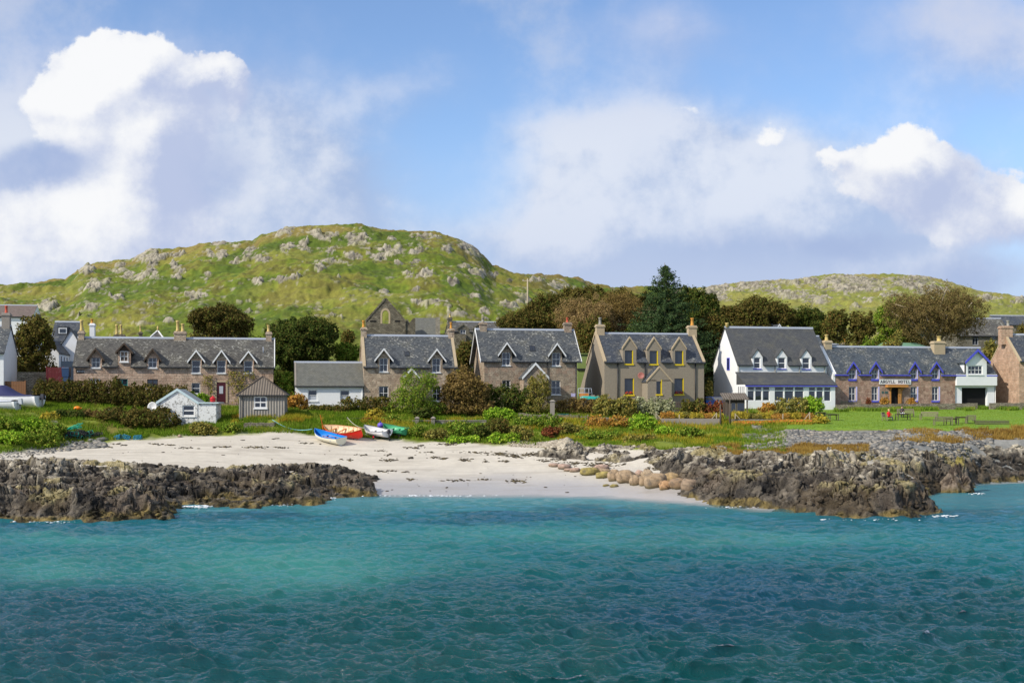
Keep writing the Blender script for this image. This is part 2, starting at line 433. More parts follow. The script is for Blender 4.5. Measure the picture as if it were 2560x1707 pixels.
# ------------------------------------------------------------------ near ground: beach, banks, gardens, lawn
def build_near():
    pxs = np.concatenate([np.arange(-1500, -100, 40), np.arange(-100, 2660, 5.0), np.arange(2660, 4200, 40)])
    Ys = np.arange(70, 166.01, .3)
    PX, X, Y = fan(pxs, Ys); Z = G(X, Y)
    I = lambda a: np.interp(PX, TP, a)
    Yw, Y2, Yb, Y3 = I(_Yw), I(_Y2), I(_Yb), I(_Y3)
    n1 = fbm(X/2.2, Y/2.2, 4, 31); n2 = fbm(X/.7, Y/.7, 3, 33); n3 = fbm(X/6, Y/6, 3, 35)
    sand = cmix(lc(186, 178, 163), lc(204, 196, 180), n1) * (0.93+.14*n2)[..., None]
    wetc = lc(166, 163, 162); wet = 1-sstep(Z+(n3-.5)*.8, .25, 1.7)
    sand = cmix(sand, wetc, wet*.85)
    streak = sstep(fbm(X/5.0, Y/.5, 4, 37), .56, .70)*(Z > .25)*.35
    sand = cmix(sand, lc(150, 140, 125), streak)
    grass = cmix(lc(92, 104, 30), lc(128, 138, 42), n1); grass = cmix(grass, lc(112, 92, 48), sstep(n3, .55, .75)*.6)
    wig = (fbm(X/2.5, Y/2.5, 3, 40)-.5)*3.2
    g = sstep(Y+wig, Y2-.8, Y2+.8)
    col = cmix(sand, grass, g)
    lawn = sstep(PX, 1955, 1975)*sstep(Y, Yb-.6, Yb+.3)
    col = cmix(col, cmix(lc(92, 126, 28), lc(124, 152, 42), n2), lawn)
    sh = sstep(PX+(n3-.5)*500+(n1-.5)*160, 1850, 1930)*(1-sstep(Y, Yb-1.0, Yb-.3))*sstep(Y+wig, Y2-6, Y2-3)
    col = cmix(col, cmix(lc(112, 112, 108), lc(150, 148, 140), n2), sh)
    road = sstep(Y, Y3+1.0, Y3+1.6)
    col = cmix(col, lc(96, 92, 84), road*.8)
    v = np.stack([X, Y, Z], -1).reshape(-1, 3)
    o = mesh_np('ground', v, grid_faces(*X.shape), M_LAND, colors={'tone': col.reshape(-1, 3)},
                attrs={'wet': (wet*(1-g)).ravel(), 'rock': 0*Z.ravel(), 'grain': (.25+.6*np.maximum(g, sh)).ravel()}, smooth=True)
    tag(o, 'pale sand beach rising to green banks, gardens and a mown lawn', 'ground', kind='structure')
build_near()

# ------------------------------------------------------------------ the hills behind, with their rock outcrops
OUT = [(216,666,22,14),(231,707,20,15),(120,758,27,13),(226,761,20,10),(372,637,37,12),(379,659,15,12),(372,679,20,9),(437,635,20,9),(440,665,16,14),(435,690,12,9),
 (522,630,10,10),(552,627,14,14),(630,618,14,10),(620,640,14,10),(651,645,20,9),(590,652,20,8),(712,610,18,14),(712,577,28,8),(807,585,36,14),(763,612,18,12),(823,620,8,11),
 (882,595,18,14),(879,630,22,12),(518,683,10,9),(484,740,28,8),(290,744,18,6),(647,703,13,8),(698,697,18,9),(733,690,16,9),(800,669,13,8),(848,696,7,5),(794,768,14,5),
 (828,783,18,5),(850,790,6,7),(613,775,16,5),(386,751,7,6),(358,781,12,4),(362,808,25,5),(420,807,13,4),(484,790,6,12),(630,808,5,8),(192,790,5,4),(330,690,30,10),(300,664,16,12),(270,700,20,8),
 (897,596,26,14),(885,632,25,14),(963,622,46,16),(1041,622,22,12),(977,594,12,8),(834,654,36,5),(946,650,16,5),(997,657,12,5),(1038,657,16,4),(1041,679,36,11),(1116,622,16,9),
 (1160,661,16,8),(1201,679,22,9),(1242,679,13,8),(1133,702,14,9),(967,727,16,11),(1035,722,16,8),(1068,749,44,10),(1116,763,25,6),(1181,737,15,6),(1143,783,38,8),(1215,778,14,10),
 (1266,759,22,9),(1310,740,25,13),(1276,696,13,7),(1395,708,26,14),(1337,700,16,7),(1024,770,10,6),(1185,625,26,10),(1165,608,20,12),(1060,592,40,6),
 (1886,707,70,11),(2131,707,115,18),(2273,700,70,16),(1784,722,36,13),(1988,730,45,10),(2049,742,36,12),(2175,750,16,5),(2147,762,14,5),(2478,740,32,9),(2547,748,24,7),(1950,745,20,5),(1700,735,30,8),(1800,745,20,6),
 (1886,700,72,9),(2131,695,125,11),(2285,692,62,12),(1795,714,42,8),(216,661,24,10),(372,629,38,9),(712,572,30,7),(2010,700,60,8),(560,606,30,6),
 (2230,735,30,7),(2330,722,40,10),(1940,725,40,8),(1840,715,30,8)]
def build_hill():
    pxs = np.concatenate([np.arange(-1500, -100, 25), np.arange(-100, 2660, 2.6), np.arange(2660, 4200, 25)])
    Ys = np.concatenate([np.arange(166, 200, 1.0), np.arange(200, 312, .42), np.arange(312, 418, .5), np.arange(418, 700, 6.0), [760, 900, 1300]])
    PX, X, Y = fan(pxs, Ys); Z = G(X, Y)
    PYb = PYH + (HC-Z)*F/Y
    jx = (fbm(X/3.2, Y/3.2, 3, 51)-.5)*26; jy = (fbm(X/3.2+9, Y/3.2, 3, 52)-.5)*16
    m = np.full(PX.shape, -3.0)
    for (a, b, rx, ry) in OUT:
        rx *= 1.12; ry *= 1.12
        q = ((PX+jx-a)/rx)**2 + ((PYb+jy-b-ry*.5)/ry)**2
        m = np.maximum(m, 1-q)
    jw = .7*fbm(X/2, Y/2, 2, 60)
    H1, f21, cv = facet(X/2.4+jw, Y/2.6, 61); H2, f21b, cvb = facet(X/.95, Y/1.1, 62); f1b = voro(X/.95, Y/1.1, 62)[0]
    m = np.maximum(m, -1.5) + (cv-.5)*.9 + (cvb-.5)*.7 + (fbm(X/5, Y/4, 3, 68)-.5)*.9
    small = sstep(fbm(X/9, Y/6, 3, 66), .52, .7)*(f1b < .33)*(cvb > .72)*.9
    small = np.maximum(small, (voro(X/2.6, Y/2.2, 67)[0] < .22)*(fbm(X/14, Y/9, 2, 69) > .54)*.9)
    vis = sstep(Y, 200, 212)
    rock = np.maximum(sstep(m, .29, .42), small*.7)*vis
    front = sstep(m, .29, 1.3)
    h = rock*(.18 + .62*H1*(.4+front) + .34*H2 + .40*front) - rock*sstep(.14-f21, 0, .14)*.35*front - rock*sstep(.14-f21b, 0, .14)*.22
    YC = _YC(PX); h = h*(1-.4*np.exp(-((Y-YC)/5.0)**2))
    Z2 = Z + h + ((fbm(X/1.3, Y/1.3, 3, 70)-.5)*.85+(ridged(X/5, Y/3.2, 3, 74)-.5)*.9)*vis*(1-rock)
    n1 = fbm(X/9, Y/7, 4, 71); n2 = fbm(X/2.0, Y/1.4, 3, 72); n3 = fbm(X/26, Y/15, 3, 73); n4 = fbm(X/.8, Y/.7, 2, 75)
    grass = cmix(lc(74, 92, 20), lc(122, 132, 34), sstep(n2*.45+n1*.55, .34, .66))
    grass = cmix(grass, lc(66, 78, 18), sstep(n2, .50, .68)*.75)
    grass = cmix(grass, lc(96, 78, 42), sstep(n1+n2*.35, .66, .88)*.5)
    grass = cmix(grass, lc(138, 132, 58), sstep(n3, .56, .74)*.5)
    crest = np.exp(-((Y-YC)/16.0)**2)
    grass = cmix(grass, lc(128, 106, 60), crest*.55*sstep(n1, .35, .6))
    rightd = sstep(PX, 1650, 1800); grass = cmix(grass, lc(150, 146, 78), rightd*.45)
    rk = cmix(lc(94, 88, 74), lc(164, 156, 136), sstep(cv*.3+cvb*.35+n4*.5, .3, .85))
    rk = cmix(rk, lc(62, 58, 48), sstep(.10-f21b, 0, .1)*.7); rk = cmix(rk, lc(128, 128, 76), sstep(n2, .56, .7)*.45)  # darker tone along block edges puts crack shade into the colour
    col = cmix(grass*(.82+.4*n4)[..., None], rk, rock)
    v = np.stack([X, Y, Z2], -1).reshape(-1, 3)
    o = mesh_np('hill', v, grid_faces(*X.shape), M_LAND, colors={'tone': col.reshape(-1, 3)},
                attrs={'wet': 0*Z.ravel(), 'rock': rock.ravel(), 'grain': np.full(Z.size, 1.0)}, smooth=True)
    tag(o, 'green craggy hill with pale rock outcrops behind the village', 'hill', kind='structure')
build_hill()

# ------------------------------------------------------------------ rocky shore
def stones(C, S, rng, flat=.65):
    """low poly irregular stones -> verts, tris"""
    t = (1+5**.5)/2; v = np.array([(-1,t,0),(1,t,0),(-1,-t,0),(1,-t,0),(0,-1,t),(0,1,t),(0,-1,-t),(0,1,-t),(t,0,-1),(t,0,1),(-t,0,-1),(-t,0,1)], float); v /= np.linalg.norm(v[0])
    f = np.array([(0,11,5),(0,5,1),(0,1,7),(0,7,10),(0,10,11),(1,5,9),(5,11,4),(11,10,2),(10,7,6),(7,1,8),(3,9,4),(3,4,2),(3,2,6),(3,6,8),(3,8,9),(4,9,5),(2,4,11),(6,2,10),(8,6,7),(9,8,1)])
    n = len(C); V = v[None]*(.75+.5*rng.rand(n, 12, 1)); th = rng.rand(n)*6.283; c, s = np.cos(th), np.sin(th)
    sc = np.stack([.8+.7*rng.rand(n), .7+.5*rng.rand(n), flat*(.6+.6*rng.rand(n))], 1); V = V*sc[:, None, :]
    X = V[..., 0]*c[:, None]-V[..., 1]*s[:, None]; Y = V[..., 0]*s[:, None]+V[..., 1]*c[:, None]; V = np.stack([X, Y, V[..., 2]], -1)*S[:, None, None]+C[:, None, :]
    return V.reshape(-1, 3), (f[None]+12*np.arange(n)[:, None, None]).reshape(-1, 3)
LEFT = [(-700,1140),(-200,1142),(0,1165),(90,1150),(200,1152),(330,1164),(420,1172),(500,1172),(620,1172),(760,1170),(860,1178),(905,1184),(948,1201),(900,1206),(930,1225),(953,1238),(860,1243),(805,1250),
        (818,1261),(700,1263),(660,1268),(560,1268),(500,1265),(452,1262),(440,1285),(410,1300),(200,1303),(60,1303),(0,1300),(-250,1300),(-700,1300)]
RA = [(1330,1135),(1372,1130),(1420,1120),(1560,1116),(1640,1122),(1640,1140),(1590,1152),(1500,1156),(1390,1146)]
RB = [(1622,1160),(1640,1130),(1700,1126),(1800,1120),(1850,1146),(1950,1142),(2070,1136),(2240,1134),(2340,1131),(2450,1127),(2560,1120),(2700,1117),(3400,1112),(3400,1200),(2700,1202),(2560,1201),(2431,1199),(2426,1212),(2420,1229),
      (2336,1230),(2292,1232),(2300,1252),(2336,1270),(2368,1283),(2267,1294),(2139,1294),(2011,1284),(1949,1273),(1810,1263),(1740,1252),(1695,1234),(1722,1212),(1660,1190)]
def rock_sheet(name, polys, px0, px1, Y0, Y1, label, lumps=(), seed=0, light=2.5, high=1.5, nst=2600):
    pxs = np.concatenate([np.arange(px0, max(px0, -80), 20), np.arange(max(px0, -80), min(px1, 2640), 2.4), np.arange(min(px1, 2640), px1+1, 20)])
    Ys = np.arange(Y0, Y1, .105)
    PX, X, Y = fan(pxs, Ys)
    wx = X+(fbm(X/1.2, Y/1.2, 3, seed+1)-.5)*1.8; wy = Y+(fbm(X/1.2+7, Y/1.2, 3, seed+2)-.5)*1.8
    sd = np.full(X.shape, -1e9)
    for P in polys: sd = np.maximum(sd, polysd(wx, wy, [shore_pt(*p) for p in P]))
    B = G(X, Y)
    # blocks of three sizes, dipping in one direction like tilted strata
    ca, sa = math.cos(.3), math.sin(.3); U = X*ca+Y*sa; V = -X*sa+Y*ca
    U = U+(fbm(X/1.5, Y/1.5, 3, seed+40)-.5)*2.2; V = V+(fbm(X/1.5+5, Y/1.5, 3, seed+41)-.5)*2.2
    A1, f21, cv = facet(U/4.2, V/2.0, seed+3); A2, g21, cw = facet(U/1.0, V/.75, seed+4); A3, k21, ck = facet(U/.40, V/.42, seed+5); A4, l21, cl = facet(U/2.3+4, V/1.15, seed+12)
    big = fbm(X/5.5, Y/3.6, 3, seed+6); mid = fbm(X/1.6, Y/1.2, 3, seed+7)
    env = sstep(sd, -.1, 2.0); envs = sstep(sd, -.05, .45); rough = .55+.9*sstep(fbm(X/4, Y/3, 2, seed+15), .35, .65)
    h = envs*.34 + env*(high*(.22+.78*sstep(big, .25, .75)) + 1.0*A1 + .55*A4*rough + .35*(mid-.5)) + envs*(.26*A2*rough+.09*A3) - env*(.40*sstep(.11-f21, 0, .11)+.20*sstep(.10-g21, 0, .10)*rough)
    for (lp, lY, r, hh) in lumps:
        lx = (lp-1280)/F*lY; h = h + hh*np.exp(-(np.hypot(X-lx, (Y-lY)*.8)/r)**2)*env
    Z = np.where(sd > -.3, np.maximum(B, -.05) * (1-.35*env) + h, B-.6)
    Z = np.minimum(Z, np.maximum(B+.35, Z)); Z = np.where(sd < -.1, np.minimum(Z, B-.25), Z)
    n = fbm(X/1.6, Y/1.2, 4, seed+8); n2 = fbm(X/.33, Y/.33, 3, seed+9); nb = fbm(X/4.5, Y/3, 3, seed+10)
    dark = cmix(lc(44, 40, 36), lc(110, 101, 88), sstep(n*.3+cw*.35+n2*.35, .28, .72))
    dark = cmix(dark, lc(84, 68, 40), sstep(nb, .52, .66)*.45); dark = cmix(dark, lc(112, 98, 84), sstep(cv, .78, .95)*.5)
    pale = cmix(lc(92, 84, 72), lc(186, 176, 156), sstep(n*.3+ck*.4+n2*.35, .3, .72))
    pale = cmix(pale, lc(156, 142, 86), sstep(nb+n2*.3, .68, .84)*.65)
    weed = cmix(lc(56, 48, 28), lc(136, 118, 68), sstep(n2*.6+n*.5, .35, .75))
    col = cmix(dark, pale, sstep(Z+(nb-.5)*2.2+(n2-.5)*.9, light, light+.9))
    col = cmix(col, weed, 1-sstep(Z+(n-.5)*.9+(nb-.5)*1.3, .18, .50))
    crack_shade = np.maximum(sstep(.07-g21, 0, .07), sstep(.10-f21, 0, .1))*.45  # shade of the cracks, multiplied into the rock colour below
    col = col*(1-crack_shade)[..., None]*(.86+.3*n2)[..., None]
    keep = (sd > -1.0)
    F4 = grid_faces(*X.shape); kf = keep.ravel()[F4].any(1); F4 = F4[kf]
    used = np.unique(F4); mp = np.full(X.size, -1); mp[used] = np.arange(len(used)); F4 = mp[F4]
    dy = (fbm(X*1.6, Z*2.2+Y*.2, 3, seed+21)-.5)*.8*envs; dx = (fbm(X*1.5+9, Z*2.4+Y*.3, 3, seed+22)-.5)*.5*envs
    v = np.stack([X+dx, Y+dy, Z], -1).reshape(-1, 3)[used]
    wet = (1-sstep(Z, .1, .9))*.5
    o = mesh_np(name, v, F4, M_ROCK, colors={'tone': col.reshape(-1, 3)[used]}, attrs={'wet': wet.ravel()[used], 'rock': np.ones(len(used)), 'grain': np.full(len(used), .85)}, smooth=False)
    tag(o, label, 'rocks', kind='structure')
    rng = np.random.RandomState(seed); zf = Z.ravel(); ok = np.where((sd.ravel() > .15) & (zf > .05) & (PX.ravel() > -60) & (PX.ravel() < 2620))[0]
    pw = (.25+rough.ravel()[ok])*(Y.ravel()[ok]/100); k = rng.choice(ok, nst, p=pw/pw.sum()); S = .06+.22*rng.rand(nst)**2.4
    Cn = np.stack([X.ravel()[k], Y.ravel()[k], zf[k]+S*.05], 1); VV, FF = stones(Cn, S, rng, flat=.75)
    cc = np.repeat(col.reshape(-1, 3)[k]*(.8+.5*rng.rand(nst))[:, None], 12, 0)
    o2 = mesh_np('shore_stones', VV, FF, M_ROCK, colors={'tone': cc}, attrs={'wet': np.zeros(len(VV)), 'rock': np.ones(len(VV)), 'grain': np.full(len(VV), .9)}); tag(o2, 'loose angular stones lying over the '+label, 'stones', kind='stuff')
    return o
rock_sheet('rocky_shore', [LEFT], -700, 1000, 76, 124, 'dark broken rock shelf on the left of the beach', seed=100, light=1.45, high=.8,
           lumps=[(60, 83, 2.5, .6), (330, 83, 3.0, .5)], nst=2600)
rock_sheet('rocky_shore', [RA, RB], 1290, 3000, 77, 124, 'dark and pale broken rocks right of the beach', seed=200, light=1.95, high=1.05,
           lumps=[(2200, 87.5, 3.0, .9), (2385, 102.5, 1.5, 3.4), (2000, 90, 3.0, .5), (2235, 112, 1.3, 1.3), (1489, 119, 1.6, 1.3), (2480, 121, 4, .6)])

# ------------------------------------------------------------------ sea
def m_sea(t):
    c = t.attr('tone', 'Color'); p = t.coord(); a = t.attr('shallow')
    n = t.noise(t.scale(p, (1, 1.6, 1)), 3.2, 6, .62); n2 = t.noise(t.scale(p, (1, 1.5, 1)), 9.0, 3, .6)
    nrm = t.bump(n * .7 + n2 * .3, 1.0, .24)
    # light scattered back out of the water does not follow the ripples, the mirror of the sky does
    df = t.new('ShaderNodeBsdfDiffuse'); t.put(df.inputs[0], c); t.put(df.inputs['Normal'], t.vec(0.0, 0.0, 1.0))
    gl = t.new('ShaderNodeBsdfGlossy'); gl.inputs['Roughness'].default_value = .07; t.put(gl.inputs['Normal'], nrm)
    fr = t.new('ShaderNodeFresnel'); fr.inputs[0].default_value = 1.33; t.put(fr.inputs['Normal'], nrm)
    mw = t.new('ShaderNodeMixShader'); t.nt.links.new(fr.outputs[0], mw.inputs[0]); t.nt.links.new(df.outputs[0], mw.inputs[1]); t.nt.links.new(gl.outputs[0], mw.inputs[2])
    s = E(t.nt, mw.outputs[0])
    tr = t.new('ShaderNodeBsdfTransparent')
    mx = t.new('ShaderNodeMixShader'); t.put(mx.inputs[0], a); t.nt.links.new(s.s, mx.inputs[1]); t.nt.links.new(tr.outputs[0], mx.inputs[2])
    return E(t.nt, mx.outputs[0])
def build_sea():
    pxs = np.concatenate([np.linspace(-14000, -200, 60)[:-1], np.arange(-200, 2760, 2.6), np.linspace(2760, 16600, 60)])
    pys = np.concatenate([np.geomspace(1.0, 12.0, 12), HC*F/(np.arange(1780, 1186, -1.15)-PYH), [130, 150, 170]])
    Ys = np.sort(pys); PX, X, Y = fan(pxs, Ys)
    rng = np.random.RandomState(5); Z = np.zeros(X.shape); DX = np.zeros(X.shape); DY = np.zeros(X.shape)
    wx = X + (fbm(X/7, Y/7, 2, 301)-.5)*1.6; wy = Y + (fbm(X/7+4, Y/7, 2, 302)-.5)*1.6
    gust = .62 + .75*fbm(X/16, Y/9, 3, 303)
    calm = (1-.62*sstep(Y, 72, 100))*gust
    sp = Y*Y/(F*HC)*1.15
    for i in range(60):
        lam = .30*(12.0**(i/59.0)); th = RAD(-80) + rng.randn()*.50
        k = 2*math.pi/lam; a = .0195*lam**.85*(1.0 if lam < 1.2 else .55)
        fade = sstep(lam/np.maximum(sp, .02), 1.6, 4.0)
        ph = k*(wx*math.cos(th)+wy*math.sin(th)) + rng.rand()*6.283
        Z += a*fade*np.sin(ph); q = a*fade*np.cos(ph)*.52; DX += q*math.cos(th); DY += q*math.sin(th)
    near = sstep(Y, 9, 13)
    Z *= calm*near; DX *= calm*near; DY *= calm*near
    PYs = PYH + HC*F/Y
    n1 = fbm(X/6, Y/5, 4, 311); n2 = fbm(X/14, Y/8, 3, 312); n3 = fbm(X/2.5, Y/1.2, 3, 313)
    def bl(cx, cy, rx, ry): return np.exp(-((PX-cx+(n2-.5)*260)/rx)**2-((PYs-cy+(n1-.5)*50)/ry)**2)
    base = cmix(lc(22, 106, 112), lc(0, 70, 74), sstep(PYs+(n2-.5)*120, 1290, 1560))
    base = cmix(base, lc(84, 140, 148), (1-sstep(PYs, 1240, 1300))*.8)
    weedy = np.clip(bl(1250, 1296, 330, 15)*1.1 + bl(1480, 1290, 260, 14)*.7 + bl(150, 1330, 300, 20) + bl(560, 1300, 220, 14)*.9 + bl(180, 1560, 500, 150)*.6 + bl(1900, 1480, 330, 60)*.7
                    + bl(2300, 1300, 400, 22)*.8 + bl(1750, 1345, 260, 16)*.7 + bl(2450, 1240, 200, 40)*.6 + bl(1750, 1560, 330, 40)*.5 + bl(620, 1290, 100, 8)*.6, 0, 1)
    weedy = np.clip(weedy*(.55+.9*n1) + sstep(n2, .58, .74)*.35*sstep(PYs, 1380, 1480), 0, 1)
    base = cmix(base, lc(6, 58, 90), weedy*.55)
    light = np.clip(bl(700, 1420, 380, 60)*.6 + bl(180, 1345, 200, 18)*.7 + bl(1900, 1345, 300, 22)*.5 + bl(100, 1430, 160, 40)*.5 + bl(1400, 1340, 400, 25)*.4, 0, 1)
    base = cmix(base, lc(74, 150, 138), light*(1-weedy*.7))
    G0 = G(X, Y); dep = -G0
    shal = (1-sstep(dep + (n3-.5)*.10, .0, .55))*.9*(Y > 70)
    v = np.stack([X+DX, Y+DY, Z], -1).reshape(-1, 3)
    o = mesh_np('sea', v, grid_faces(*X.shape), material('sea_water', m_sea), colors={'tone': base.reshape(-1, 3)}, attrs={'shallow': shal.ravel()}, smooth=True)
    foam = []
    for (cx, cy, rx, ry, nn) in ((462, 1264, 14, 2, 60), (500, 1263, 24, 3, 130), (690, 1257, 40, 3, 120), (1080, 1238, 120, 1.2, 110), (825, 1243, 18, 2, 40), (120, 1304, 60, 2, 26), (1830, 1266, 60, 2, 24), (2180, 1297, 90, 2, 26), (2440, 1232, 20, 2, 30), (2360, 1288, 30, 2, 50)):
        a_ = cx+rng.randn(nn)*rx*.6; b_ = cy+1.5+np.abs(rng.randn(nn))*ry*1.1; yy = HC*F/(b_-PYH); foam.append(np.stack([(a_-1280)/F*yy, yy, 0*yy+.06], 1))
    foam = np.concatenate(foam); VV, FF = stones(foam, .03+.10*rng.rand(len(foam))**2, rng, flat=.3)
    tag(mesh_np('foam', VV, FF, material('sea_foam', lambda t: pbr(t, (.75, .78, .8, 1), .7))), 'thin white foam where the sea meets rocks and sand', 'foam', kind='stuff')
    tag(o, 'turquoise and deep blue rippled sea water', 'sea', kind='structure')
build_sea()

# ------------------------------------------------------------------ building materials
def plain(name, rgb, rough=.7, var=.12, sc=2.0, bump=.15, metal=0.0, spec=.4):
    def f(t):
        p = t.coord(); n = t.noise(p, sc, 6, .6); k = (n-.5)*(var*2)+1.0
        return pbr(t, t.mix(1.0, lin(rgb), t.vec(k, k, k), 'MULTIPLY'), rough, metal, t.bump(n, bump, .02), spec)
    return material(name, f)
def slate(name, c1, c2, lich=.55, lcol=(178, 176, 166), blotch=(96, 92, 74)):
    def f(t):
        uv = t.coord('UV'); b = t.new('ShaderNodeTexBrick'); t.put(b.inputs['Vector'], uv)
        b.offset = .5; b.squash = 1
        b.inputs['Scale'].default_value = 1; b.inputs['Brick Width'].default_value = .32; b.inputs['Row Height'].default_value = .21
        b.inputs['Mortar Size'].default_value = .012; b.inputs['Mortar Smooth'].default_value = .3; b.inputs['Bias'].default_value = 0
        t.put(b.inputs['Color1'], lin(c1)); t.put(b.inputs['Color2'], lin(c2)); t.put(b.inputs['Mortar'], lin([v*.5 for v in c1]))
        c = E(t.nt, b.outputs['Color']); bf = E(t.nt, b.outputs['Fac'])
        n = t.noise(uv, 1.3, 5, .65); n2 = t.noise(t.scale(uv, (2.8, 4.2, 1)), 1.0, 3, .7); n3 = t.noise(t.scale(uv, (.6, .6, 1)), 1.0, 3, .6)
        k = (n - .5)*.8 + 1.0; c = t.mix(1.0, c, t.vec(k, k, k), 'MULTIPLY')
        c = t.mix((n3 * .6 + n * .5).step(.5, .75) * .45, c, lin(blotch))
        c = t.mix((n2 + (n3-.5)*.5).step(.56, .70) * lich, c, lin(lcol))
        return pbr(t, c, .62, normal=t.bump(bf * -.6 + n2 * .4, .6, .04), spec=.4)
    return material(name, f)
def stone(name, c1, c2, c3, mort, w=.55, h=.30, dist=.10, mixw=.5):
    def f(t):
        uv = t.coord('UV'); d = t.noise(uv, 2.2, 3, .5, out='Color'); v = t.vadd(uv, t.scale(d, dist*2))
        b = t.new('ShaderNodeTexBrick'); t.put(b.inputs['Vector'], v); b.offset = .45
        b.inputs['Scale'].default_value = 1; b.inputs['Brick Width'].default_value = w; b.inputs['Row Height'].default_value = h
        b.inputs['Mortar Size'].default_value = .022; b.inputs['Mortar Smooth'].default_value = .4; b.inputs['Bias'].default_value = .0
        t.put(b.inputs['Color1'], lin(c1)); t.put(b.inputs['Color2'], lin(c2)); t.put(b.inputs['Mortar'], lin(mort))
        c = E(t.nt, b.outputs['Color']); bf = E(t.nt, b.outputs['Fac'])
        n = t.noise(uv, 6.0, 5, .65); n3 = t.noise(uv, .7, 4, .6); vv = t.voro(v, 2.3, out='Color')
        vx, vy, vz = t.xyz(vv)
        c = t.mix(vx.step(.45, .95) * mixw, c, lin(c3)); k = (n-.5)*.9 + (vy-.5)*.35 + 1.0
        c = t.mix(1.0, c, t.vec(k, k, k), 'MULTIPLY'); c = t.mix(n3.step(.52, .75)*.35, c, lin([q*.62 for q in c1]))
        return pbr(t, c, .9, normal=t.bump(bf * -.5 + n * .8, .9, .09), spec=.2)
    return material(name, f)
def painted(name, rgb, stain=(150, 146, 134), amt=.35, flake=0.0, fcol=(110, 106, 98)):
    def f(t):
        p = t.coord(); n = t.noise(p, 1.1, 6, .65); n2 = t.noise(t.scale(p, (3, 3, .6)), 2.0, 4, .6); n3 = t.noise(p, 5.0, 6, .7)
        c = t.mix(n.step(.5, .85)*amt, lin(rgb), lin(stain)); c = t.mix(n2.step(.6, .85)*amt*.7, c, lin(stain))
        if flake: c = t.mix((n3 + (n-.5)*.6).step(.53, .60)*flake, c, lin(fcol))
        return pbr(t, c, .8, normal=t.bump(t.noise(p, 9.0, 3, .6), .3, .02), spec=.25)
    return material(name, f)
def m_glass(t):
    p = t.coord(); n = t.noise(p, .8, 2, .5)
    c = t.mix(n, (.010, .014, .022, 1), (.030, .038, .050, 1))
    return pbr(t, c, .04, normal=t.bump(n, .1, .02), spec=.9)
M = {}
M['glass'] = material('window_glass', m_glass)
M['white'] = painted('white_paint', (232, 232, 230), amt=.22)
M['whitetrim'] = plain('white_trim', (226, 226, 222), .5, .05)
M['whitewash'] = painted('flaking_whitewash', (220, 220, 216), amt=.3, flake=.75)
M['pink'] = stone('pink_granite_dressed', (176, 149, 127), (196, 170, 147), (154, 124, 104), (160, 146, 126), .6, .3, .04)
M['rubble'] = stone('granite_rubble', (164, 146, 124), (190, 172, 148), (138, 116, 98), (176, 160, 140), .42, .26, .10)
M['rubbleD'] = stone('brown_rubble', (146, 132, 114), (172, 156, 134), (160, 130, 110), (156, 142, 124), .40, .22, .12)
M['hotelstone'] = stone('pink_rubble', (160, 131, 112), (184, 154, 134), (142, 106, 90), (180, 158, 138), .38, .24, .12)
M['greystone'] = stone('grey_rubble', (104, 98, 84), (140, 132, 112), (86, 78, 64), (88, 82, 70), .42, .20, .12, .6)
M['church'] = stone('grey_church_stone', (110, 106, 94), (134, 128, 112), (100, 94, 80), (124, 118, 104), .5, .28, .08)
M['tan'] = plain('tan_sandstone', (176, 158, 128), .9, .22, 3.0, .4)
M['ashlar'] = stone('pink_ashlar', (176, 146, 122), (188, 158, 134), (166, 132, 108), (190, 170, 150), .9, .36, .02, .4)
M['harl'] = plain('brown_harling', (144, 133, 116), .95, .30, 5.0, .9)
M['slateA'] = slate('lichened_slate', (70, 68, 64), (98, 95, 88), .75)
M['slateB'] = slate('old_grey_slate', (100, 100, 92), (112, 112, 104), .22, (160, 158, 146))
M['slateC'] = slate('blue_grey_slate', (62, 66, 70), (90, 94, 96), .75)
M['slateE'] = slate('dark_blue_slate', (54, 60, 70), (76, 82, 90), .5)
M['slateF'] = slate('smooth_dark_slate', (72, 74, 76), (84, 85, 86), .10)
M['slateG'] = slate('speckled_blue_slate', (58, 66, 74), (84, 92, 98), .7)
M['slateX'] = slate('black_slate', (46, 50, 56), (58, 62, 68), .1)
M['brownroof'] = slate('brown_tile_roof', (112, 96, 88), (126, 110, 100), .1)
M['lead'] = plain('lead_ridge', (168, 174, 184), .6, .08)
M['gutter'] = plain('black_gutter', (40, 42, 46), .5, .1)
M['brownwood'] = plain('dark_brown_wood', (74, 60, 48), .8, .2)
M['blue'] = plain('blue_paint', (82, 84, 196), .45, .06)
M['yellow'] = plain('yellow_paint', (220, 192, 36), .45, .06)
M['teal'] = plain('teal_paint', (30, 140, 136), .5, .1)
M['maroon'] = plain('maroon_paint', (72, 20, 26), .4, .1)
M['pot'] = plain('buff_clay', (196, 172, 108), .85, .2, 8)
M['potorange'] = plain('orange_clay', (200, 142, 62), .85, .2, 8)
M['potred'] = plain('red_clay', (190, 84, 62), .85, .15, 8)
M['potgrey'] = plain('grey_clay', (150, 146, 134), .85, .15, 8)
M['oak'] = plain('oak_timber', (186, 130, 66), .7, .2, 6)
M['black'] = plain('black_and_shade', (20, 19, 18), .9, .2)  # black board colour, also painted in for shade in openings
M['greenmetal'] = plain('green_sheeting', (134, 152, 84), .6, .1)
M['concrete'] = plain('grey_concrete', (142, 134, 124), .95, .2, 2.5, .4)
M['wood'] = plain('weathered_wood', (124, 115, 96), .85, .25, 5, .3)
M['darkwood'] = plain('dark_weathered_wood', (88, 78, 68), .85, .25, 5, .3)
M['curtain'] = plain('net_curtain', (176, 180, 186), .9, .1)

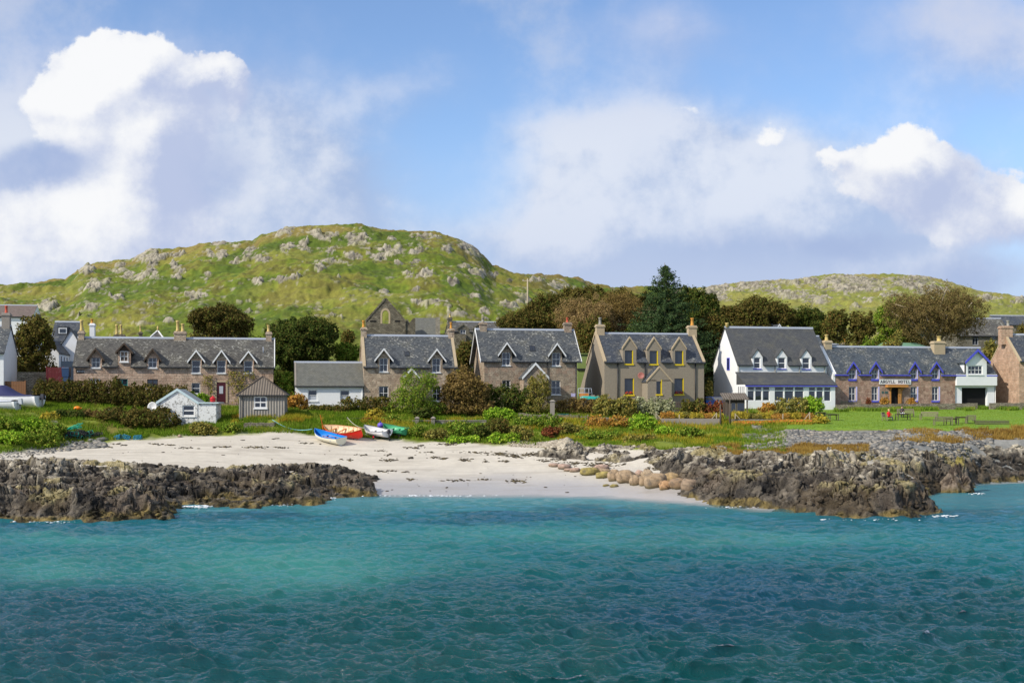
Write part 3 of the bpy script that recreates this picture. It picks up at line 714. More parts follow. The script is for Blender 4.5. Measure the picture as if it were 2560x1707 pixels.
def m_corr(name, c, step):
    def f(t):
        uv = t.coord('UV'); x, y, z = t.xyz(uv); n = t.noise(uv, 1.5, 5, .6); n2 = t.noise(t.scale(uv, (8, .6, 1)), 1.0, 3, .6)
        w = ((x * (2*math.pi/step))._m('SINE') + 1.0) * .5
        k = (n-.5)*.5 + (n2-.5)*.5 + 1.0
        col = t.mix(1.0, lin(c), t.vec(k, k, k), 'MULTIPLY'); col = t.mix((1.0-w).step(.75, 1.0)*.7, col, lin([q*.45 for q in c]))
        return pbr(t, col, .75, normal=t.bump(w, .8, .06), spec=.3)
    return material(name, f)
M['corrwall'] = m_corr('grey_board_cladding', (152, 146, 136), .30)
M['corrroof'] = m_corr('corrugated_roof', (116, 106, 94), .28)

# ------------------------------------------------------------------ house kit
class House:
    def __init__(s, name, px, Y, yaw=11.0, z0=None, label=None, cat='house', group=None):
        s.yaw = RAD(yaw); x = (px-1280)/F*Y; z = GZ(x, Y) if z0 is None else z0
        s.O = Vector((x, Y, z)); s.root = empty(name, s.O, s.yaw); tag(s.root, label, cat, group)
        s.e = Vector((math.cos(s.yaw), math.sin(s.yaw), 0)); s.n = Vector((math.sin(s.yaw), -math.cos(s.yaw), 0)); s.cuts = []
    def fp(s, px, py, dy=0.0):
        """photo pixel -> local (x, z) on the plane local y = dy"""
        C = Vector((0, 0, HC)); P0 = s.O - s.n*dy; d = Vector(((px-1280)/F, 1, -(py-PYH)/F))
        t = s.n.dot(P0-C)/s.n.dot(d); P = C+d*t
        return s.e.dot(P-s.O), P.z-s.O.z
    def lx(s, px, dy=0.0): return s.fp(px, 950, dy)[0]
    def lz(s, py, px=None, dy=0.0): return s.fp(px if px is not None else 1280+F*s.O.x/s.O.y, py, dy)[1]
    def rect(s, r, dy=0.0):
        a = s.fp(r[0], r[3], dy); b = s.fp(r[1], r[2], dy); return a[0], b[0], a[1], b[1]   # x0,x1,z0,z1
    def walls(s, mat, x0, x1, zb, ze, zr, depth, holes, rects=(), y0=0.0, reveal=.2, gables=True, name='wall', parent=None, zback=None):
        m = MB(); xs = sorted(set([x0, x1]+[v for h in holes for v in h[:2]]+[v for r in rects for v in r[:2]]))
        zs = sorted(set([zb, ze]+[v for h in holes for v in h[2:4]]+[v for r in rects for v in r[2:4]]))
        for i in range(len(xs)-1):
            for j in range(len(zs)-1):
                cx, cz = (xs[i]+xs[i+1])/2, (zs[j]+zs[j+1])/2
                ins = (x0 < cx < x1 and zb < cz < ze) or any(r[0] < cx < r[1] and r[2] < cz < r[3] for r in rects)
                if not ins or any(h[0] < cx < h[1] and h[2] < cz < h[3] for h in holes): continue
                m.face([(xs[i], y0, zs[j]), (xs[i+1], y0, zs[j]), (xs[i+1], y0, zs[j+1]), (xs[i], y0, zs[j+1])])
        for a, b, c, d in holes:
            r = y0+reveal
            m.face([(a, y0, c), (a, y0, d), (a, r, d), (a, r, c)]); m.face([(b, y0, c), (b, r, c), (b, r, d), (b, y0, d)])
            m.face([(a, y0, c), (a, r, c), (b, r, c), (b, y0, c)]); m.face([(a, y0, d), (b, y0, d), (b, r, d), (a, r, d)])
        yb = y0+depth; ym = y0+depth/2
        if gables and zr is not None:
            m.face([(x0, yb, zb), (x0, y0, zb), (x0, y0, ze), (x0, ym, zr), (x0, yb, ze)])
            m.face([(x1, y0, zb), (x1, yb, zb), (x1, yb, ze), (x1, ym, zr), (x1, y0, ze)])
        else:
            m.face([(x0, yb, zb), (x0, y0, zb), (x0, y0, ze), (x0, yb, zback or ze)]); m.face([(x1, y0, zb), (x1, yb, zb), (x1, yb, zback or ze), (x1, y0, ze)])
        m.face([(x1, yb, zb), (x0, yb, zb), (x0, yb, zback or ze), (x1, yb, zback or ze)])
        return m.build(name, mat, parent or s.root)
    def window(s, h, cols=2, rows=2, frame=None, y=0.0, sill=None, sillmat=None, fw=.07, bw=.045, recess=.13, name='window', curtain=None, sill_h=.13):
        a, b, c, d = h; m = MB(); y1 = y+recess; fr = frame or M['whitetrim']
        for q in ((a, a+fw, c, d), (b-fw, b, c, d), (a+fw, b-fw, c, c+fw), (a+fw, b-fw, d-fw, d)): m.box(q[0], q[1], y1-.03, y1+.05, q[2], q[3])
        for i in range(1, cols):
            x = a+(b-a)*i/cols; m.box(x-bw/2, x+bw/2, y1-.015, y1+.045, c+fw, d-fw)
        for j in range(1, rows):
            z = c+(d-c)*j/rows; w = bw*(1.3 if j*2 == rows else 1); m.box(a+fw, b-fw, y1-.022, y1+.04, z-w/2, z+w/2)
        o = m.build(name, fr, s.root)
        g = MB(); g.face([(a, y1+.03, c), (b, y1+.03, c), (b, y1+.03, d), (a, y1+.03, d)]); g.build('pane', M['glass'], o)
        if curtain:
            k = MB(); z1 = c+(d-c)*curtain
            for i in range(8):
                xa = a+fw+(b-a-2*fw)*i/8; xb = a+fw+(b-a-2*fw)*(i+1)/8; k.face([(xa, y1+.025, c+fw), (xb, y1+.025, c+fw), (xb, y1+.025, z1-.05*(i % 2)), (xa, y1+.025, z1-.05*((i+1) % 2))])
            k.build('curtain', M['curtain'], o)
        if sill is not False:
            k = MB(); k.box(a-.08, b+.08, y-.10, y+recess-.035, c-sill_h, c-.001); k.build('sill', sillmat or M['whitetrim'], o)
        return o
    def roof(s, mat, x0, x1, ze, zr, depth, ove=.18, ovg=.0, cuts=(), y0=0.0, th=.12, name='roof', ridge=True, gutter=True, back=True):
        hy = depth/2; k = (zr-ze)/hy; s.k, s.ze, s.y0 = k, ze, y0; m = MB()
        X = sorted(set([x0-ovg, x1+ovg]+[v for c in cuts for v in c[:2]]))
        L_ = math.hypot(1, k); nz = th/L_*1.0; up = (-k*nz, nz)
        def pt(x, y, o): return (x, y + (-k/L_*th if o else 0), ze + k*(y-y0) + (th/L_ if o else 0))
        for i in range(len(X)-1):
            cx = (X[i]+X[i+1])/2; ys = y0-ove
            for c in cuts:
                if c[0] < cx < c[1]: ys = max(ys, y0+(c[2]-ze)/k)
            a, b = X[i], X[i+1]; ye = y0+hy
            zt = zr+th*L_; top = (ye, zt)
            p = [(a, ys, ze+k*(ys-y0)), (b, ys, ze+k*(ys-y0)), (b, ye, zr), (a, ye, zr)]
            q = [(a, ys-k/L_*th, ze+k*(ys-y0)+th/L_), (b, ys-k/L_*th, ze+k*(ys-y0)+th/L_), (b, ye, zt), (a, ye, zt)]
            m.hexa(p+q)
        yb = y0+depth+ove; a, b = X[0], X[-1]; ye = y0+hy; zt = zr+th*L_
        if back: m.hexa([(a, ye, zr), (b, ye, zr), (b, yb, ze-k*ove), (a, yb, ze-k*ove), (a, ye, zt), (b, ye, zt), (b, yb+k/L_*th, ze-k*ove+th/L_), (a, yb+k/L_*th, ze-k*ove+th/L_)])
        o = m.build(name, mat, s.root); s.roofo = o; s.rt = th*L_
        if ridge:
            r = MB(); r.hexa([(a, ye-.16, zt-.16*k+.0), (b, ye-.16, zt-.16*k), (b, ye+.16, zt-.16*k), (a, ye+.16, zt-.16*k), (a, ye-.10, zt+.07), (b, ye-.10, zt+.07), (b, ye+.10, zt+.07), (a, ye+.10, zt+.07)]); r.build('ridge_cap', M['lead'], o)
        if gutter:
            segs = []; cs = sorted([c for c in cuts if c[2] > ze+.05]); cur = x0-ovg
            for c in cs: segs.append((cur, c[0])); cur = c[1]
            segs.append((cur, x1+ovg))
            for (u, v) in segs:
                if v-u > .1: g = MB(); g.box(u, v, y0-ove-.20, y0-ove-.06, ze-k*ove-.06, ze-k*ove+.07); g.build('gutter', gutter if gutter is not True else M['gutter'], o)
        s.zr = zr; s.hy = hy
        return o
    def skew(s, x, w, mat, rise=.14, back=True, name='coping'):
        k = s.k; m = MB(); ze, y0, hy, zr = s.ze, s.y0, s.hy, s.zr; L_ = math.hypot(1, k); t = .12*L_+rise
        a, b = x-w/2, x+w/2; ov = .2
        m.hexa([(a, y0-ov, ze-k*ov-.05), (b, y0-ov, ze-k*ov-.05), (b, y0+hy, zr-.05), (a, y0+hy, zr-.05), (a, y0-ov, ze-k*ov+t), (b, y0-ov, ze-k*ov+t), (b, y0+hy, zr+t), (a, y0+hy, zr+t)])
        m.hexa([(a, y0+hy, zr-.05), (b, y0+hy, zr-.05), (b, y0+2*hy+ov, ze-k*ov-.05), (a, y0+2*hy+ov, ze-k*ov-.05), (a, y0+hy, zr+t), (b, y0+hy, zr+t), (b, y0+2*hy+ov, ze-k*ov+t), (a, y0+2*hy+ov, ze-k*ov+t)])
        return m.build(name, mat, s.root)
    def dormer(s, xa, xb, zed, zap, wall, roofm, barge=None, ovs=.22, ovf=.25, th=.09, bh=.17, cheek=None, stub=None, front_y=None):
        k = s.k; y0 = s.y0 if front_y is None else front_y; xm = (xa+xb)/2; hw = (xb-xa)/2
        yb = lambda z: s.y0 + max(z-s.ze, 0)/k
        kd = (zap-zed)/hw
        m = MB(); m.face([(xa, y0, zed), (xb, y0, zed), (xm, y0, zap)])
        zc = s.ze-.05 if front_y is None else s.ze+(y0-s.y0)*k-.02
        for x, fl in ((xa, 1), (xb, 0)):
            p = [(x, y0, zc), (x, y0, zed), (x, yb(zed)+.05, zed)]; m.face(p[::-1] if fl else p)
        o = m.build('dormer', cheek or wall, s.root) if cheek is None else m.build('dormer', cheek, s.root)
        r = MB(); ex = hw+ovs; zl = zed-kd*ovs; L_ = math.hypot(1, kd)
        for sg in (-1, 1):
            A = (xm+sg*ex, y0-ovf, zl); B = (xm, y0-ovf, zap); C = (xm, yb(zap)+.3, zap); D = (xm+sg*ex, yb(zl)+.3, zl)
            q = [A, B, C, D] if sg < 0 else [B, A, D, C]
            r.hexa(q+[(x, y, z+th*L_) for x, y, z in q])
        r.build('dormer_roof', roofm, o)
        if barge:
            b = MB()
            for sg in (-1, 1):
                A = (xm+sg*(ex+.02), y0-ovf-.05, zl+th*.2); B = (xm, y0-ovf-.05, zap+th*.2+.02)
                P = [(A[0], A[1], A[2]-bh/2), (B[0], B[1], B[2]-bh/2*1.2), (B[0], B[1]+.045, B[2]-bh/2*1.2), (A[0], A[1]+.045, A[2]-bh/2)]
                if sg > 0: P = [P[1], P[0], P[3], P[2]]
                b.hexa(P+[(x, y, z+bh+th) for x, y, z in P])
            b.build('bargeboard', barge, o)
        return o
    def chimney(s, px0, px1, pytop, mat, pots, depth=.8, zb=None, dy=None, y=None, capmat=None):
        yc = s.y0+s.hy if y is None else y
        a = s.lx(px0, yc-depth/2); b = s.lx(px1, yc-depth/2); zt = s.lz(pytop, (px0+px1)/2, yc-depth/2); zb = s.zr-1.3 if zb is None else zb
        m = MB(); m.box(a+.05, b-.05, yc-depth/2, yc+depth/2, zb, zt-.34); m.box(a-.04, b+.04, yc-depth/2-.09, yc+depth/2+.09, zt-.34, zt-.16); m.box(a+.02, b-.02, yc-depth/2-.02, yc+depth/2+.02, zt-.16, zt, taper=.05)
        o = m.build('chimney', mat, s.root)
        for (q0, q1, qt, pm) in pots:
            u = s.lx(q0, yc); v = s.lx(q1, yc); r = (v-u)/2; zp = s.lz(qt, (q0+q1)/2, yc); c = ((u+v)/2, yc, zt-.02); H = zp-zt
            k = MB(); k.lathe(c, [(r*1.05, 0), (r*1.05, H*.12), (r*.82, H*.18), (r*.74, H*.84), (r*.98, H*.88), (r*.98, H), (r*.62, H)], 10); k.build('chimney_pot', pm, o)
        return o
    def pipe(s, px, z0, z1, y=0.0, mat=None, r=.05):
        x = s.lx(px, y); m = MB(); m.tube([(x, y-.10, z0), (x, y-.10, z1)], r, 6); return m.build('downpipe', mat or M['gutter'], s.root)
    def skylight(s, r, frame=None):
        x0, x1 = s.lx(r[0], s.y0+s.hy*.4), s.lx(r[1], s.y0+s.hy*.4)
        # intersect with the front slope
        def onslope(py):
            y = s.y0+s.hy*.5
            for _ in range(12):
                z = s.lz(py, (r[0]+r[1])/2, y); y = s.y0+(z-s.ze)/s.k
            return y
        ya, yb_ = onslope(r[3]), onslope(r[2]); up = s.rt
        P = lambda x, y, d: (x, y, s.ze+s.k*(y-s.y0)+up+d)
        m = MB(); m.hexa([P(x0, ya, -.05), P(x1, ya, -.05), P(x1, yb_, -.05), P(x0, yb_, -.05), P(x0, ya, .07), P(x1, ya, .07), P(x1, yb_, .07), P(x0, yb_, .07)])
        o = m.build('skylight', frame or M['gutter'], s.root)
        xm = (x0+x1)/2; w = .07
        for (a, b) in ((x0+w, xm-w/2), (xm+w/2, x1-w)):
            g = MB(); g.face([P(a, ya+w, .075), P(b, ya+w, .075), P(b, yb_-w, .075), P(a, yb_-w, .075)]); g.build('pane', M['glass'], o)
        return o

def gable_house(h, x0, x1, y0, y1, zb, ze, zap, wallm, roofm, holes=(), ov=.15, name='wall', parent=None, barge=None, ovf=.15, bh=.2, coping=None, th=.1, roofname='roof', slit=None):
    """a block with its gable to the front (local y0) and the ridge running back"""
    xm = (x0+x1)/2; m = MB(); par = parent or h.root
    xs = sorted(set([x0, x1]+[v for q in holes for v in q[:2]])); zs = sorted(set([zb, ze]+[v for q in holes for v in q[2:4]]))
    for i in range(len(xs)-1):
        for j in range(len(zs)-1):
            cx, cz = (xs[i]+xs[i+1])/2, (zs[j]+zs[j+1])/2
            if any(q[0] < cx < q[1] and q[2] < cz < q[3] for q in holes): continue
            m.face([(xs[i], y0, zs[j]), (xs[i+1], y0, zs[j]), (xs[i+1], y0, zs[j+1]), (xs[i], y0, zs[j+1])])
    for a, b, c, d in holes:
        r = y0+.2
        m.face([(a, y0, c), (a, y0, d), (a, r, d), (a, r, c)]); m.face([(b, y0, c), (b, r, c), (b, r, d), (b, y0, d)])
        m.face([(a, y0, c), (a, r, c), (b, r, c), (b, y0, c)]); m.face([(a, y0, d), (b, y0, d), (b, r, d), (a, r, d)])
    m.face([(x0, y0, ze), (x1, y0, ze), (xm, y0, zap)])
    m.face([(x0, y1, zb), (x0, y0, zb), (x0, y0, ze), (x0, y1, ze)]); m.face([(x1, y0, zb), (x1, y1, zb), (x1, y1, ze), (x1, y0, ze)])
    m.face([(x1, y1, zb), (x0, y1, zb), (x0, y1, ze), (xm, y1, zap), (x1, y1, ze)])
    o = m.build(name, wallm, par)
    k = (zap-ze)/(xm-x0); L_ = math.hypot(1, k); r = MB()
    for sg in (-1, 1):
        e = (xm-x0)+ov; zl = ze-k*ov
        q = [(xm+sg*e, y0-ovf, zl), (xm, y0-ovf, zap), (xm, y1+.1, zap), (xm+sg*e, y1+.1, zl)]
        if sg > 0: q = [q[1], q[0], q[3], q[2]]
        r.hexa(q+[(x, y, z+th*L_) for x, y, z in q])
    ro = r.build(roofname, roofm, par)
    if barge:
        b = MB()
        for sg in (-1, 1):
            e = (xm-x0)+ov+.02; zl = ze-k*ov
            P = [(xm+sg*e, y0-ovf-.06, zl-bh/2), (xm, y0-ovf-.06, zap-bh/2), (xm, y0-ovf-.01, zap-bh/2), (xm+sg*e, y0-ovf-.01, zl-bh/2)]
            if sg > 0: P = [P[1], P[0], P[3], P[2]]
            b.hexa(P+[(x, y, z+bh+th) for x, y, z in P])
        b.build('bargeboard', barge, par)
    if coping:
        b = MB()
        for sg in (-1, 1):
            e = (xm-x0)+ov; zl = ze-k*ov; t = th*L_
            P = [(xm+sg*e, y0-ovf-.02, zl-.03), (xm, y0-ovf-.02, zap-.03), (xm, y0+.25, zap-.03), (xm+sg*e, y0+.25, zl-.03)]
            if sg > 0: P = [P[1], P[0], P[3], P[2]]
            b.hexa(P+[(x, y, z+t+.10) for x, y, z in P])
        b.build('coping', coping, par)
    return o

def rowY(px): return 150.0/(1-.194*(px-1280)/3000)
def simple_house(name, px, px1, Y, ze_py, zr_py, depth, wallm, roofm, label, wins=(), dorm=(), chims=(), cat='house', base=None, skews=None, winkw=None, yaw=11, ridge=True, ovg=.1, z0=None):
    h = House(name, px, Y, yaw, z0, label, cat)
    x1 = h.lx(px1); ze = h.lz(ze_py); zr = h.lz(zr_py, px, depth/2) - .12*1.3; H = [h.rect(w[:4]) for w in wins]
    rects = []; cuts = []; k = (zr-ze)/(depth/2)
    for d in dorm:
        xa, xb = h.lx(d[0]), h.lx(d[1]); zed = h.lz(d[2], d[0]); rects.append((xa, xb, ze, zed)); cuts.append((xa, xb, zed))
    h.walls(wallm, 0, x1, -2.0, ze, zr, depth, H, rects)
    for w, q in zip(wins, H): h.window(q, *(w[4:6] if len(w) > 5 else (2, 2)), **(w[6] if len(w) > 6 else {}))
    h.roof(roofm, 0, x1, ze, zr, depth, cuts=cuts, ovg=ovg, ridge=ridge)
    if skews is not None:
        for x in (0.05, x1-.05): h.skew(x, .34, skews)
    for d in dorm: h.dormer(h.lx(d[0]), h.lx(d[1]), h.lz(d[2], d[0]), h.lz(d[3], d[0]), *d[4:7], **(d[7] if len(d) > 7 else {}))
    for c in chims: h.chimney(*c)
    return h

# ------------------------------------------------------------------ the terrace of cottages on the left
BR = M['brownwood']; WT = M['whitetrim']
def dsh(px): return dict(ovs=.30, ovf=.32)
A = simple_house('terraced_cottages', 184, 683, rowY(184), 914, 842, 7.0, M['pink'], M['slateA'],
    'long pink granite terrace with six dormer windows and lichened slate roof at the left',
    wins=[(229, 250.5, 892, 919, 2, 2), (479.5, 501, 901, 932, 1, 2), (543, 564, 901, 932, 1, 2), (610, 631.4, 902, 932, 1, 2), (371, 392, 892, 919, 2, 2),
          (225.5, 251, 947, 968, 2, 2, dict(fw=.10)), (291, 319, 947, 1006, 2, 4, dict(frame=M['teal'], sill=False)), (368, 395, 948, 970, 2, 2, dict(frame=BR)), (479, 500.5, 957, 984, 1, 2)],
    dorm=[(224, 255, 894, 873, M['pink'], M['slateA'], BR, dict(ovs=.3, ovf=.35)), (295, 327, 878, 860, BR, M['slateA'], BR, dict(ovs=.25, ovf=.35)), (367, 397, 895, 874, M['pink'], M['slateA'], BR, dict(ovs=.3, ovf=.35)),
          (477, 504.5, 896, 878, M['rubble'], M['slateA'], WT, dict(ovs=.38, ovf=.30)), (540.5, 567.5, 897, 878, M['rubble'], M['slateA'], WT, dict(ovs=.38, ovf=.30)), (607.5, 635, 898, 880, M['rubble'], M['slateA'], WT, dict(ovs=.38, ovf=.30))],
    chims=[(194.5, 211, 827, M['rubble'], [(199, 209, 799.5, M['pot'])]), (434, 466, 828, M['rubble'], [(439.5, 449, 801, M['pot']), (452, 462, 808.6, M['pot'])]), (663.6, 680, 829, M['rubble'], [(667, 675.5, 812.6, M['pot'])])])
h = A
q = h.rect((300.5, 320.7, 878, 904)); h.window(q, 2, 2, y=-.16, sill=True)
q = h.rect((541.5, 564.5, 955.5, 1007)); # the dark red front door with its glass light
m = MB(); m.box(q[0], q[1], -.05, .0-.003, q[2], q[3]); d = m.build('door', M['maroon'], h.root, )
m = MB(); xm = (q[0]+q[1])/2; m.box(xm-.22, xm+.22, -.07, -.052, q[3]-1.35, q[3]-.45); m.build('door_light', M['curtain'], d)
m = MB(); m.box(q[0]-.22, q[0], -.08, -.004, q[2], q[3]+.2); m.box(q[1], q[1]+.22, -.08, -.004, q[2], q[3]+.2); m.box(q[0]-.0, q[1]+.0, -.08, -.006, q[3]+.001, q[3]+.2); m.build('door_frame', M['tan'], h.root)
q = h.rect((190, 209.5, 924.5, 932)); m = MB(); m.box(q[0], q[1], -.06, -.003, q[2], q[3]); d = m.build('name_plate', M['black'], h.root)
m = MB()
for i, wd in enumerate((.10, .07, .10, .05, .09, .07, .10)):
    x = q[0]+.12+i*.125; m.box(x, x+wd*.8, -.068, -.0601, q[2]+.12, q[3]-.12)
m.build('lettering', M['whitetrim'], d)
x1 = h.lx(683); m = MB(); k = h.k
m.hexa([(x1+.10, -.2, h.ze-k*.2), (x1+.2, -.2, h.ze-k*.2), (x1+.2, 3.5, h.zr), (x1+.10, 3.5, h.zr), (x1+.10, -.2, h.ze-k*.2+.28), (x1+.2, -.2, h.ze-k*.2+.28), (x1+.2, 3.5, h.zr+.3), (x1+.10, 3.5, h.zr+.3)]); m.build('bargeboard', WT, h.root)
m = MB(); y = 1.6; xx = h.lx(658, y); m.tube([(xx, y, h.ze+k*y), (xx, y, h.ze+k*y+.9)], .05); m.build('vent_pipe', M['lead'], h.root)

# ------------------------------------------------------------------ low white cottage
Bc = simple_house('white_cottage', 738, 908, rowY(738), 963, 904, 6.0, M['white'], M['slateB'], 'low white cottage with two windows under a plain grey slate roof',
    wins=[(769.5, 793.5, 974, 1002, 1, 2, dict(curtain=.45, fw=.11)), (850, 874.3, 974.5, 1002.5, 1, 2, dict(curtain=.45, fw=.11))])
Bc.skew(.05, .2, M['concrete'], .06); Bc.pipe(905, -.5, Bc.ze-.1, mat=WT)

# ------------------------------------------------------------------ stone house beside it, half behind the garden trees
Cc = simple_house('stone_house', 910, 1141, rowY(910), 915.7, 837, 7.6, M['rubble'], M['slateC'], 'stone house with two white gabled dormers behind the garden trees, next to the white cottage',
    wins=[(949, 969.5, 895, 929, 2, 2), (1081, 1101, 896, 930.5, 2, 2), (947, 971, 965, 1000, 2, 2), (1081, 1103, 966, 1002, 2, 2)],
    dorm=[(944.5, 974, 893, 874, M['rubble'], M['slateC'], WT, dict(ovs=.42, ovf=.35)), (1077, 1106, 894, 875, M['rubble'], M['slateC'], WT, dict(ovs=.42, ovf=.35))],
    chims=[(902, 918, 818, M['rubble'], [(905, 912.5, 800.7, M['potorange'])]), (1120.5, 1136.7, 821, M['rubble'], [(1124, 1131, 805.5, M['potorange'])])], skews=M['tan'])
Cc.skylight((1011, 1023, 883, 894)); Cc.pipe(1017, 0, Cc.ze-.1)
h = Cc; a, b = h.lx(1012, -1.6), h.lx(1045, -1.6); gable_house(h, a, b, -1.6, 0, -1, h.lz(941, 1028, -1.6), h.lz(924, 1028, -1.6), M['rubble'], M['slateC'], name='porch_wall', barge=WT, ov=.25, roofname='porch_roof')

# ------------------------------------------------------------------ stone house with the white bargeboards
D = simple_house('stone_house', 1211, 1443, rowY(1209), 901, 822, 8.0, M['rubbleD'], M['slateC'], 'brown stone house with white bargeboards and a gabled porch, two white dormers',
    wins=[(1255.5, 1275.7, 881, 913, 2, 2), (1380.5, 1400.7, 881.7, 914, 2, 2), (1255.5, 1276, 950, 985, 2, 2), (1379, 1401.4, 951, 986, 2, 2)],
    dorm=[(1252, 1280, 879, 859, M['rubbleD'], M['slateC'], WT, dict(ovs=.42, ovf=.45)), (1377, 1405, 880.5, 860.5, M['rubbleD'], M['slateC'], WT, dict(ovs=.42, ovf=.45))],
    chims=[(1199.5, 1218, 805, M['rubbleD'], [(1203, 1211, 793.6, M['potgrey'])]), (1410.5, 1430, 805.5, M['rubbleD'], [(1415, 1421.4, 793.6, M['potred'])])], ovg=.5)
h = D; h.skylight((1323, 1337, 868.6, 881.7)); k = h.k; x1 = h.lx(1443)
for x in (-.56, x1+.5):
    m = MB(); m.hexa([(x, -.25, h.ze-k*.25-.05), (x+.07, -.25, h.ze-k*.25-.05), (x+.07, 4, h.zr-.05), (x, 4, h.zr-.05), (x, -.25, h.ze-k*.25+.24), (x+.07, -.25, h.ze-k*.25+.24), (x+.07, 4, h.zr+.28), (x, 4, h.zr+.28)])
    m.hexa([(x, 4, h.zr-.05), (x+.07, 4, h.zr-.05), (x+.07, 8.25, h.ze-k*.25-.05), (x, 8.25, h.ze-k*.25-.05), (x, 4, h.zr+.28), (x+.07, 4, h.zr+.28), (x+.07, 8.25, h.ze-k*.25+.24), (x, 8.25, h.ze-k*.25+.24)])
    m.build('bargeboard', WT, h.root)
h.pipe(1368, 0, h.ze-.1); h.pipe(1439, -1, h.ze-.1)
a, b = h.lx(1309, -2.4), h.lx(1368, -2.4); gable_house(h, a, b, -2.4, 0, -1.5, h.lz(943, 1338, -2.4), h.lz(910, 1338, -2.4), M['rubbleD'], M['slateC'], name='porch_wall', barge=WT, ov=.18, bh=.22, roofname='porch_roof')

# ------------------------------------------------------------------ harled house with yellow window surrounds
yk = dict(frame=M['gutter'], sillmat=M['yellow'], recess=.16, fw=.05, sill_h=.19)
wE = [(1562, 1583, 876, 909, 1, 1, yk), (1624, 1645, 877, 909.6, 1, 1, yk), (1687.6, 1708.4, 877, 910, 1, 1, yk), (1561.4, 1585, 946, 986, 1, 1, yk), (1686, 1709.4, 946, 985, 1, 1, yk)]
Eh = simple_house('harled_house', 1511, 1760, rowY(1512), 903.5, 832, 8.6, M['harl'], M['slateE'], 'brown harled house with bright yellow window surrounds and three gabled stone dormers',
    wins=wE, dorm=[(1557, 1591, 871, 846, M['harl'], M['slateE'], None, dict(ovs=.06, ovf=.05)), (1618, 1652, 872, 846.5, M['harl'], M['slateE'], None, dict(ovs=.06, ovf=.05)), (1681, 1715, 872.5, 847, M['harl'], M['slateE'], None, dict(ovs=.06, ovf=.05))],
    chims=[(1491, 1512.4, 811, M['tan'], [(1496, 1504, 793.5, M['potgrey'])]), (1721, 1743, 813.5, M['tan'], [(1726, 1735, 794.7, M['potorange'])])], skews=M['tan'])
h = Eh
for w in wE:
    q = h.rect(w[:4]); m = MB(); m.box(q[1]-.10, q[1]+.0, -.012, .15, q[2], q[3]); m.build('window_edge', M['yellow'], h.root)
for (px0, px1, pe, pa) in ((1557, 1591, 871, 846), (1618, 1652, 872, 846.5), (1681, 1715, 872.5, 847)):
    xa, xb, ze_, za = h.lx(px0), h.lx(px1), h.lz(pe, px0), h.lz(pa, px0); xm = (xa+xb)/2; kd = (za-ze_)/(xb-xm); m = MB()
    for sg in (-1, 1):
        e = (xb-xa)/2+.09; P = [(xm+sg*e, -.10, ze_-kd*.09), (xm, -.10, za), (xm, .18, za), (xm+sg*e, .18, ze_-kd*.09)]
        if sg > 0: P = [P[1], P[0], P[3], P[2]]
        m.hexa(P+[(x, y, z+.27) for x, y, z in P])
    m.build('dormer_coping', M['tan'], h.root)
for p_ in (1544, 1612, 1738): h.pipe(p_, -.8, h.ze-.1, r=.07, mat=M['gutter'])
a, b = h.lx(1619, -2.3), h.lx(1679, -2.3); q = h.rect((1641, 1655, 949, 985), -2.3)
gable_house(h, a, b, -2.3, 0, -1.5, h.lz(953, 1648, -2.3), h.lz(919, 1648, -2.3), M['harl'], M['slateE'], holes=[q], name='porch_wall', coping=M['tan'], ov=.12, ovf=.03, roofname='porch_roof')
h.window(q, 1, 1, y=-2.3, **yk); m = MB(); m.box(q[1]-.12, q[1], -2.312, -2.15, q[2], q[3]); m.build('window_edge', M['yellow'], h.root)
c = (h.lx(1603, -.5), -.5, h.lz(939, 1603, -.5)); m = MB(); m.lathe((0, 0, 0), [(.05, -.05), (.34, .03), (.42, .10), (.43, .12), (.36, .07), (.02, -.02)], 14)
d = m.build('satellite_dish', plain('faded_red', (150, 92, 82), .6), h.root, M=Matrix.Translation(c) @ Matrix.Rotation(RAD(75), 4, 'X') @ Matrix.Rotation(RAD(-25), 4, 'Y'))
m = MB(); m.bar((c[0], c[1]+.05, c[2]), (c[0]+.2, 0, c[2]-.1), .05); m.build('bracket', M['gutter'], d)
m = MB(); m.face([(-.02, 8.6, -2), (-.02, 12.5, -2), (-.02, 12.5, h.ze*.42), (-.02, 8.6, h.ze)]); m.face([(-.02, 12.5, -2), (8, 12.5, -2), (8, 12.5, h.ze*.42), (-.02, 12.5, h.ze*.42)]); m.face([(-.02, 8.6, h.ze), (-.02, 12.5, h.ze*.42), (8, 12.5, h.ze*.42), (8, 8.6, h.ze)]); m.build('rear_wing', M['harl'], h.root)
m = MB()
for wq in (wE[3], wE[4]):
    q = h.rect(wq[:4])
    for i in range(26): m.ball((q[0]+.1+(q[1]-q[0]-.2)*random.random(), -.05+random.random()*.1, q[2]+.08+random.random()*.28), .06, 5, 4)
m.build('window_flowers', plain('red_flowers', (190, 70, 40), .8, .3, 20), h.root)

